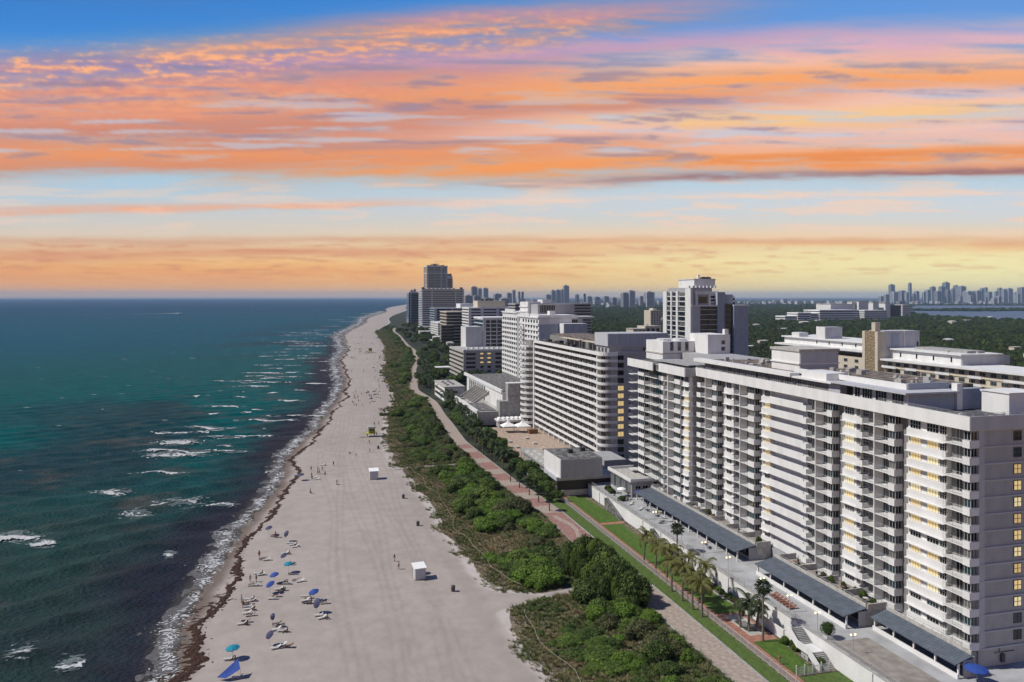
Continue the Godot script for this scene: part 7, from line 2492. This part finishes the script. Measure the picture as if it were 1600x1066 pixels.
func beach_life():
	var g := func(x: float, z: float) -> Vector3: return Vector3(x, sand_y(x, z), z)
	# umbrellas, nearest last
	var um := [[-9.8, -218.4, "canvas_slate", "blue grey umbrella farthest down the line of sunbathers", 0.96, 0.3], [-5.2, -211.6, "canvas_slate", "tilted grey blue umbrella second farthest down the line of sunbathers", 0.89, 1.1], [-5.3, -194.2, "canvas_slate", "dark slate umbrella just beyond the small teal one", 0.89, 0.5], [-4.1, -187.6, "canvas_teal", "small teal umbrella in the middle of the line of sunbathers", 1.04, 0.1], [-7.0, -181.2, "canvas_blue", "dark blue umbrella just nearer than the small teal one", 1.04, 0.25], [-7.6, -175.4, "canvas_royal", "tilted royal blue umbrella at the middle of the sunbathers", 1.00, 0.5], [1.4, -168.5, "canvas_royal", "royal blue umbrella standing inland of the others beside white loungers", 1.11, 0.3], [1.9, -162.0, "canvas_slate", "edge-on dark umbrella inland of the others, nearer than the royal blue one", 1.04, 1.2], [-6.4, -157.4, "canvas_slate", "dark folded umbrella leaning over crowded loungers", 0.67, 1.3], [-6.6, -149.2, "canvas_slate", "small slate umbrella beside white loungers near the bottom of the beach", 0.89, 0.8], [-12.6, -145.3, "canvas_teal", "large teal umbrella nearest the camera, by the seaweed line", 1.22, 0.1]]
	for q in um:
		parasol(q[3], q[2], g.call(q[0], q[1]), q[4], 2.0, Vector2(q[5] * 0.9, q[5] * 0.4), "beach umbrellas")
	parasol("pale open umbrella in front of the small white beach hut with towels", "canvas_white", g.call(24.7, -178.9), 1.25, 2.0, Vector2(0.1, 0.15))
	# sail canopy
	var sc := thing("sail_canopy", "royal blue cloth sail shade pitched on poles at the bottom of the beach", "shade sail", g.call(-12.4, -138.4))
	var cl := Shape.new()
	var a := Vector3(-2.0, 0.5, 0.6)
	var b := Vector3(1.2, 2.6, -0.9)
	var c := Vector3(1.7, 1.6, 0.9)
	var d := Vector3(-0.5, 0.6, 1.5)
	var m := (a + b + c + d) * 0.25 - Vector3(0, 0.2, 0)
	for q in [[a, b], [b, c], [c, d], [d, a]]:
		cl.tri(q[0], q[1], m)
		cl.tri(q[0] - Vector3(0, 0.02, 0), m - Vector3(0, 0.02, 0), q[1] - Vector3(0, 0.02, 0))
	part(sc, "cloth", cl.mesh(M.canvas_royal))
	for q in [b, c]:
		var pole := Shape.new()
		pole.tube(Vector3(q.x, 0, q.z), q, 0.03, 0.03, 6)
		part(sc, "pole", pole.mesh(M.rail_metal))
	var gl := Shape.new()
	gl.tube(a, a + Vector3(-1.0, -0.45, 0.2), 0.015, 0.015, 4)
	gl.tube(b, b + Vector3(0.9, -0.9, -0.6), 0.015, 0.015, 4)
	part(sc, "guy_line", gl.mesh(M.rail_metal))
	# loungers, each facing the water
	var spots := [[-7.7, -215.6], [-8.6, -217.0], [-4.3, -209.2], [-3.5, -207.6], [-2.9, -206.0], [-10.3, -198.2], [-9.4, -197.4], [-5.2, -201.2], [-4.5, -193.8], [-3.9, -192.6], [-3.2, -185.9], [-10.9, -188.1], [-10.1, -187.2], [-11.8, -181.0], [-10.9, -180.6], [-5.2, -180.8], [-4.4, -180.0], [-2.4, -181.6], [-1.4, -180.6], [-5.9, -176.9], [-5.2, -176.0], [-6.4, -173.0], [-7.1, -171.8], [-11.8, -172.7], [-11.2, -171.6], [-11.9, -170.3], [-11.7, -168.6], [-11.4, -167.2], [-11.6, -165.2], [-11.0, -163.9], [-11.5, -161.0], [-12.2, -160.0], [-0.4, -171.3], [0.2, -170.2], [-0.3, -168.9], [-0.1, -167.6], [2.7, -167.6], [3.4, -166.4], [2.3, -160.2], [2.9, -158.8], [-5.6, -158.2], [-5.2, -157.0], [-5.6, -155.6], [-4.6, -154.6], [-4.4, -148.3], [-3.3, -147.4], [-5.4, -147.4], [-13.2, -145.0], [-11.2, -137.6]]
	for i in spots.size():
		rng.seed = 60 + i
		lounger("white plastic lounger set out on the sand among the umbrellas", g.call(spots[i][0], spots[i][1]), PI / 2 + rng.randf_range(-0.35, 0.35) + PI * float(i % 2 == 0) * 0.0 - PI, "resin" if i % 5 else "black_resin")
	# people lying and sitting on some of them
	for i in range(1, spots.size(), 2):
		rng.seed = 160 + i
		var at: Vector3 = g.call(spots[i][0], spots[i][1])
		if i % 4 == 1:
			person("sunbather lying on a lounger among the umbrellas", "lie", at, -PI / 2 + 0.1, i, "sunbathers among the loungers")
		else:
			person("sunbather sitting between the loungers with knees drawn up", "sit", at + Vector3(0.9, 0, 0.5), -PI / 2 + rng.randf_range(-0.6, 0.6), i, "sunbathers among the loungers")
	var standing := [[-11.2, -200.3, "person standing at the sea side of two far loungers"], [-12.2, -183.4, "left one of two people standing together near the seaweed"], [-10.9, -183.1, "right one of two people standing together near the seaweed"], [-13.1, -171.3, "person standing left of the crowded white loungers"], [-12.6, -168.7, "person standing just nearer than the crowded white loungers' left end"], [-8.0, -215.7, "person standing beside the farthest blue grey umbrella"], [20.4, -188.7, "person in dark clothes walking on open sand left of the white hut"], [20.8, -183.0, "person walking on open sand with a long shadow, nearer the white hut"], [23.4, -178.0, "person in dark clothes standing against the white hut's left side"], [-8.7, -273.2, "lone person at the water's edge beyond the sunbathers"], [69.6, -192.0, "person in dark clothes walking on the promenade's red pavers"], [79.0, -118.6, "person in dark clothes on the coral path inside the picket fence"]]
	for i in standing.size():
		var q: Array = standing[i]
		var at: Vector3 = g.call(q[0], q[1]) if q[0] < 40.0 else Vector3(q[0], 0.53, q[1])
		person(q[2], "walk" if i in [6, 7, 10] else "stand", at, 0.6 * i, i + 1)
	# farther groups along the beach
	rng.seed = 333
	var clusters := [[1.5, -283.9, 6, 4.0], [4.5, -289.0, 4, 5.0], [7.0, -300.0, 4, 4.0], [3.0, -262.0, 2, 3.0], [9.0, -270.0, 2, 2.0], [17.0, -318.0, 2, 4.0], [30.0, -470.0, 10, 9.0], [41.0, -520.0, 18, 12.0], [36.0, -500.0, 10, 9.0], [52.0, -545.0, 6, 6.0], [56.0, -600.0, 8, 8.0], [46.0, -680.0, 6, 12.0], [60.0, -820.0, 14, 16.0], [70.0, -890.0, 16, 14.0], [58.0, -960.0, 12, 16.0], [82.0, -1040.0, 14, 20.0], [88.0, -1200.0, 16, 26.0], [110.0, -1420.0, 16, 40.0], [150.0, -1800.0, 14, 60.0]]
	for q in clusters:
		for i in q[2]:
			var x: float = q[0] + rng.randf_range(-1.0, 1.0) * q[3]
			var z: float = q[1] + rng.randf_range(-1.0, 1.0) * q[3] * 1.3
			if x < shore(z) + 6.0:
				continue
			var k := rng.randi()
			if i % 4 == 3:
				lounger("pale lounger far down the beach", g.call(x, z), PI / 2 * 3 + rng.randf_range(-0.4, 0.4), "resin", "loungers far down the beach")
			elif i % 7 == 5:
				parasol("small dark umbrella far down the beach", "canvas_slate", g.call(x, z), 1.3, 2.0, Vector2(0.2, 0.1), "umbrellas far down the beach")
			else:
				person("small figure among the beachgoers far down the sand", ["stand", "sit", "walk"][k % 3], g.call(x, z), rng.randf() * TAU, k % 20, "beachgoers far down the sand")
	for i in 26:
		var z := -rng.randf_range(300.0, 1300.0)
		var x := dune(z) - rng.randf_range(2.0, 9.0)
		person("small figure walking beside the dune edge far down the beach", "walk", g.call(x, z), rng.randf() * TAU, i, "beachgoers far down the sand")
	# litter bins along the dune edge
	var bins := [[30.6, -166.3, "nearest"], [29.9, -216.4, "second nearest"], [29.5, -246.9, "third nearest"], [29.0, -330.2, "farthest"]]
	for q in bins:
		var o := thing("litter_bin", "dark grey drum litter bin on the sand, %s of the four beside the dunes" % q[2], "litter bin", g.call(q[0], q[1]), "litter bins on the sand")
		var dr := Shape.new()
		dr.tube(Vector3.ZERO, Vector3(0, 1.15, 0), 0.42, 0.46, 12)
		part(o, "drum", dr.mesh(M.bin_grey))
		var rim := Shape.new()
		rim.tube(Vector3(0, 1.15, 0), Vector3(0, 1.28, 0), 0.5, 0.36, 12)
		rim.tube(Vector3(0, 0.55, 0), Vector3(0, 0.6, 0), 0.465, 0.465, 12, false)
		part(o, "lid", rim.mesh(M.steel_dark))
	# storage huts
	hut("beach_hut", "small white storage hut with a sloping roof alone on the sand beyond the sunbathers", g.call(22.7, -276.3), 2.9, 3.0, 0.0)
	hut("beach_hut", "small white storage hut with an umbrella and people beside it", g.call(24.6, -176.0), 2.4, 2.7, 0.12)
	lifeguard_tower(g.call(28.3, -360.5), "yellow and olive lifeguard hut on stilts with a ramp, standing on the sand", 1.0)
	lifeguard_tower(g.call(69.5, -899.0), "small dark lifeguard hut on stilts far down the beach", 1.25)
	# motorboat and its wake
	var boat := thing("motorboat", "small white motorboat throwing spray near the horizon", "boat", Vector3(-470, 0.1, -3230), "", deg_to_rad(-78))
	var hull := Shape.new()
	var prof := [[-7.0, 2.0, 1.2], [-2.0, 2.2, 1.3], [3.0, 1.7, 1.6], [7.5, 0.1, 2.1]]
	for i in 3:
		var p: Array = prof[i]
		var q: Array = prof[i + 1]
		for s in [-1.0, 1.0]:
			hull.quad(Vector3(s * p[1], p[2], -p[0]), Vector3(s * q[1], q[2], -q[0]), Vector3(s * q[1] * 0.4, -0.4, -q[0]), Vector3(s * p[1] * 0.5, -0.5, -p[0]))
		hull.quad(Vector3(-p[1], p[2], -p[0]), Vector3(-q[1], q[2], -q[0]), Vector3(q[1], q[2], -q[0]), Vector3(p[1], p[2], -p[0]))
	hull.quad(Vector3(-2, 1.2, 7), Vector3(2, 1.2, 7), Vector3(1, -0.5, 7), Vector3(-1, -0.5, 7))
	part(boat, "hull", hull.mesh(M.canvas_white))
	var cab := Shape.new()
	cab.box(-1.4, 1.4, 1.3, 3.6, -2.0, 3.0)
	cab.box(-1.7, 1.7, 3.6, 3.8, -2.6, 4.0)
	part(boat, "cabin", cab.mesh(M.canvas_white))
	var ws := Shape.new()
	ws.box(-1.3, 1.3, 2.2, 3.3, -2.06, -2.0)
	part(boat, "windscreen", ws.mesh(M.glass_dark))
	var wake := Shape.new()
	rng.seed = 8
	for i in 160:
		var t := pow(rng.randf(), 1.8)
		var x := -478.0 - t * 330.0
		var z := -3232.0 + t * 130.0 + rng.randf_range(-1.0, 1.0) * (3.0 + t * 20.0)
		var w := rng.randf_range(2.0, 6.0) * (1.0 - t * 0.6)
		wake.quad(Vector3(x - w * 1.6, 0.4, z), Vector3(x, 0.4 + 2.2 * pow(1.0 - t, 8.0) * rng.randf(), z - w), Vector3(x + w * 1.6, 0.4, z), Vector3(x, 0.4, z + w))
	setting("boat_wake_foam", wake.mesh(M.foam), "stuff")


func hut(called: String, label: String, at: Vector3, w: float, h: float, turn: float):
	var o := thing(called, label, "hut", at, "", turn)
	var b := Shape.new()
	b.box(-w / 2, w / 2, 0.1, h - 0.3, -w / 2, w / 2)
	var wall := part(o, "wall", b.mesh(M.cool_and_shade))  # white wall toned down, shade of the camera side put into its colour
	var sk := Shape.new()
	for q in [-w / 2 + 0.1, w / 2 - 0.3]:
		sk.box(-w / 2 - 0.2, w / 2 + 0.2, 0.0, 0.1, q, q + 0.2)
	part(o, "skid", sk.mesh(M.wood))
	var rf := Shape.new()
	var r := w / 2 + 0.25
	rf.quad(Vector3(-r, h, r), Vector3(-r, h + 0.5, -r), Vector3(r, h + 0.5, -r), Vector3(r, h, r))
	rf.quad(Vector3(-r, h - 0.15, r), Vector3(r, h - 0.15, r), Vector3(r, h + 0.35, -r), Vector3(-r, h + 0.35, -r))
	rf.quad(Vector3(-r, h - 0.15, r), Vector3(-r, h, r), Vector3(r, h, r), Vector3(r, h - 0.15, r))
	rf.quad(Vector3(-r, h - 0.15, r), Vector3(-r, h + 0.35, -r), Vector3(-r, h + 0.5, -r), Vector3(-r, h, r))
	part(o, "roof", rf.mesh(M.canvas_white))
	var dr := Shape.new()
	dr.box(-0.5, 0.5, 0.15, h - 0.6, w / 2, w / 2 + 0.05)
	dr.box(0.34, 0.42, h * 0.4, h * 0.45, w / 2 + 0.05, w / 2 + 0.1)
	part(wall, "door", dr.mesh(M.cool_and_shade))
	for i in 5:
		var bt := Shape.new()
		bt.box(-w / 2 + i * w / 5 + 0.02, -w / 2 + i * w / 5 + 0.07, 0.2, h - 0.3, w / 2, w / 2 + 0.03)
		part(wall, "batten", bt.mesh(M.white_paint))


func lifeguard_tower(at: Vector3, label: String, k: float):
	var o := thing("lifeguard_tower", label, "lifeguard tower", at)
	o.scale = Vector3.ONE * k
	var leg := Shape.new()
	leg.box(-0.1, 0.1, 0, 1.5, -0.1, 0.1)
	var lm := leg.mesh(M.guard_olive)
	for q in [[-1.6, -1.6], [1.6, -1.6], [-1.6, 1.6], [1.6, 1.6], [0, 1.6]]:
		part(o, "leg", lm, Vector3(q[0], 0, q[1]))
	var pf := Shape.new()
	pf.box(-2.2, 2.0, 1.5, 1.7, -2.0, 2.0)
	part(o, "platform", pf.mesh(M.guard_yellow))
	var cb := Shape.new()
	cb.box(-1.0, 1.7, 1.7, 4.0, -1.5, 1.4)
	var cabin := part(o, "cabin", cb.mesh(M.guard_olive))
	for i in 4:
		var bd := Shape.new()
		bd.box(-1.02 + i * 0.7, -0.72 + i * 0.7, 1.75, 3.9, 1.4, 1.45)
		part(cabin, "panel", bd.mesh(M.guard_yellow))
	for q in [[-0.5, 0.5], [0.8, 1.5]]:
		var wn := Shape.new()
		wn.box(q[0], q[1], 2.7, 3.6, 1.45, 1.5)
		part(cabin, "window", wn.mesh(M.glass_dark))
	var rf := Shape.new()
	rf.box(-1.7, 2.3, 4.0, 4.2, -2.1, 2.0)
	rf.box(-1.2, 1.8, 4.2, 4.6, -1.6, 1.5)
	part(o, "roof", rf.mesh(M.pale_stone))
	var rp := Shape.new()
	rp.quad(Vector3(-2.2, 1.7, 1.5), Vector3(-2.2, 1.7, 0.4), Vector3(-5.2, 0.05, 0.4), Vector3(-5.2, 0.05, 1.5))
	rp.quad(Vector3(-2.2, 1.55, 1.5), Vector3(-5.2, -0.1, 1.5), Vector3(-5.2, -0.1, 0.4), Vector3(-2.2, 1.55, 0.4))
	part(o, "ramp", rp.mesh(M.pale_stone))
	var rl := Shape.new()
	for z in [0.4, 1.5]:
		rl.tube(Vector3(-2.2, 2.6, z), Vector3(-5.2, 0.95, z), 0.04, 0.04, 5)
		for i in 4:
			var t := i / 3.0
			rl.tube(Vector3(lerpf(-2.2, -5.2, t), lerpf(1.7, 0.05, t), z), Vector3(lerpf(-2.2, -5.2, t), lerpf(2.6, 0.95, t), z), 0.035, 0.035, 5)
	for q in [[-2.2, 2.0], [2.0, 2.0], [2.0, -2.0]]:
		rl.tube(Vector3(q[0], 1.7, q[1]), Vector3(q[0], 2.6, q[1]), 0.04, 0.04, 5)
	rl.tube(Vector3(-2.2, 2.6, 2.0), Vector3(2.0, 2.6, 2.0), 0.04, 0.04, 5)
	part(o, "railing", rl.mesh(M.guard_yellow))


# ---------------------------------------------------------------- furniture on the pool deck
func deck_furniture():
	var lamps := [[89.0, -122.0], [89.0, -130.4], [89.0, -139.6], [89.0, -152.8], [89.0, -163.6], [89.0, -174.8], [89.0, -190.0], [89.0, -112.5]]
	var say := ["second nearest", "third nearest", "fourth nearest", "fifth nearest", "sixth nearest", "seventh nearest", "farthest", "nearest"]
	for i in lamps.size():
		var o := thing("deck_lamp", "slim lit lamp post on the pool deck, %s along the railing" % say[i], "lamp post", Vector3(lamps[i][0], 4.0, lamps[i][1]), "lamp posts along the deck railing")
		var p := Shape.new()
		p.tube(Vector3.ZERO, Vector3(0, 3.0, 0), 0.06, 0.045, 7)
		p.tube(Vector3(-0.42, 3.0, 0), Vector3(0.42, 3.0, 0), 0.03, 0.03, 5)
		var post := part(o, "post", p.mesh(M.rail_metal))
		for s in [-0.42, 0.42]:
			var b := Shape.new()
			b.tube(Vector3(s, 3.0, 0), Vector3(s, 3.2, 0), 0.10, 0.16, 8)
			part(post, "lamp_bulb", b.mesh(M.lamp_glow))
		var l := OmniLight3D.new()
		l.name = "lamp_light"
		l.position = Vector3(0, 3.3, 0)
		l.light_color = Color(1.0, 0.86, 0.6)
		l.light_energy = 0.35
		l.light_size = 0.15
		l.omni_range = 300.0
		l.omni_attenuation = 2.0
		l.shadow_enabled = true
		o.add_child(l, true)
	for i in 7:
		lounger("slatted reddish wooden lounger in the row on the pool deck", Vector3(90.6 - i * 0.05, 4.0, -138.2 + i * 1.12), -PI / 2 + 0.1, "orange_wood", "reddish wooden loungers on the deck")
	var k := 0
	for q in [[92.6, -196.0], [93.4, -194.2], [92.0, -191.8], [91.0, -190.0], [93.6, -190.8], [94.4, -188.6], [93.0, -186.2], [92.0, -205.0], [90.8, -203.4], [92.4, -201.8], [90.2, -209.0], [91.6, -211.0], [92.0, -222.0], [90.6, -225.0], [89.6, -220.0], [92.8, -168.0], [93.4, -171.0]]:
		rng.seed = 70 + k
		lounger(("dark" if k % 3 == 0 else "pale") + " lounger set about the far end of the pool deck", Vector3(q[0], 4.0, q[1]), rng.randf() * TAU, "black_resin" if k % 3 == 0 else "resin", "loungers at the far end of the deck")
		k += 1
	for q in [[91.6, -218.8, "canvas_white", "white garden umbrella open on the deck by the glazed pavilion", 1.4], [95.2, -213.6, "canvas_blue", "dark blue garden umbrella open on the deck in front of the far canopy", 1.5], [97.0, -211.4, "canvas_slate", "slate garden umbrella open on the deck beside the far canopy's end", 1.5]]:
		parasol(q[3], q[2], Vector3(q[0], 4.0, q[1]), q[4], 2.3, Vector2(0.05, 0.05))
	parasol("bright blue umbrella open on the deck at the near block's corner", "canvas_royal", Vector3(100.6, 4.0, -98.9), 1.75, 2.3, Vector2(0.02, 0.04))
	var fold := thing("folded_umbrella", "folded dark umbrella on a pole standing among the far deck loungers", "umbrella", Vector3(92.9, 4.0, -203.0))
	var fs := Shape.new()
	fs.tube(Vector3(0, 1.0, 0), Vector3(0, 2.9, 0), 0.20, 0.05, 8)
	part(fold, "cloth", fs.mesh(M.canvas_slate))
	var fp := Shape.new()
	fp.tube(Vector3.ZERO, Vector3(0, 1.0, 0), 0.03, 0.03, 6)
	part(fold, "pole", fp.mesh(M.rail_metal))
	# tables with chairs under the arcades and on the terraces
	k = 0
	for q in [[92.0, -214.5, 4.0], [94.0, -217.4, 4.0], [95.4, -206.6, 4.0], [94.6, -198.2, 4.0], [97.5, -176.0, 4.0], [97.2, -172.0, 4.0], [100.6, -205.0, 7.15], [100.8, -190.0, 7.15], [100.6, -181.0, 7.15], [100.8, -167.0, 7.15], [100.4, -145.0, 7.15], [100.6, -137.0, 7.15], [100.4, -130.0, 7.15], [100.8, -124.0, 7.15]]:
		var high: bool = q[2] > 5.0
		var t := thing("garden_table", "small round garden table on a terrace above the canopies" if high else "small round garden table near the far arcade of the deck", "table", Vector3(q[0], q[2], q[1]), "terrace tables" if high else "deck tables")
		var tp := Shape.new()
		tp.tube(Vector3(0, 0.70, 0), Vector3(0, 0.75, 0), 0.5, 0.5, 14)
		part(t, "table_top", tp.mesh(M.resin if k % 2 else M.wood))
		var tl := Shape.new()
		tl.tube(Vector3.ZERO, Vector3(0, 0.70, 0), 0.06, 0.05, 6)
		tl.tube(Vector3.ZERO, Vector3(0, 0.04, 0), 0.28, 0.26, 10)
		part(t, "leg", tl.mesh(M.steel_dark))
		for i in 3:
			var a := TAU * i / 3.0 + k
			chair(Vector3(q[0] + cos(a) * 0.95, q[2], q[1] + sin(a) * 0.95), -a + PI / 2 + PI, "dark garden chair drawn up to a terrace table" if high else "dark garden chair drawn up to a deck table", "terrace chairs" if high else "deck chairs")
		k += 1
	for i in 10:
		rng.seed = 1500 + i
		var z := -123.0 - i * 2.7 if i < 6 else -160.0 - (i - 6) * 12.0
		bush("potted_plant", ["dark", "mid", "olive"][i % 3], Vector3(101.6 + rng.randf_range(-0.8, 0.8), 7.12, z), rng.randf_range(0.5, 0.9), rng.randf_range(0.8, 1.5), "leafy potted plant on a terrace above the canopies", "plants on the terraces")
	for q in [[90.2, -223.0], [90.6, -227.0], [89.8, -214.0]]:
		bush("deck_planting", "dark", Vector3(q[0], 3.98, q[1]), 1.4, 1.3, "dark leafy clump in a planter along the far deck railing", "planters on the far deck")


func chair(at: Vector3, turn: float, label: String, group: String):
	if not cache.has("chair"):
		var s := Shape.new()
		s.box(-0.22, 0.22, 0.42, 0.46, -0.22, 0.22)
		var b := Shape.new()
		b.box(-0.22, 0.22, 0.46, 0.9, -0.25, -0.21)
		var l := Shape.new()
		l.box(-0.02, 0.02, 0, 0.42, -0.02, 0.02)
		cache["chair"] = [s.mesh(M.black_resin), b.mesh(M.black_resin), l.mesh(M.black_resin)]
	var o := thing("garden_chair", label, "chair", at, group, turn)
	var g: Array = cache["chair"]
	part(o, "seat", g[0])
	part(o, "backrest", g[1])
	for q in [[-0.2, -0.2], [0.2, -0.2], [-0.2, 0.2], [0.2, 0.2]]:
		part(o, "leg", g[2], Vector3(q[0], 0, q[1]))
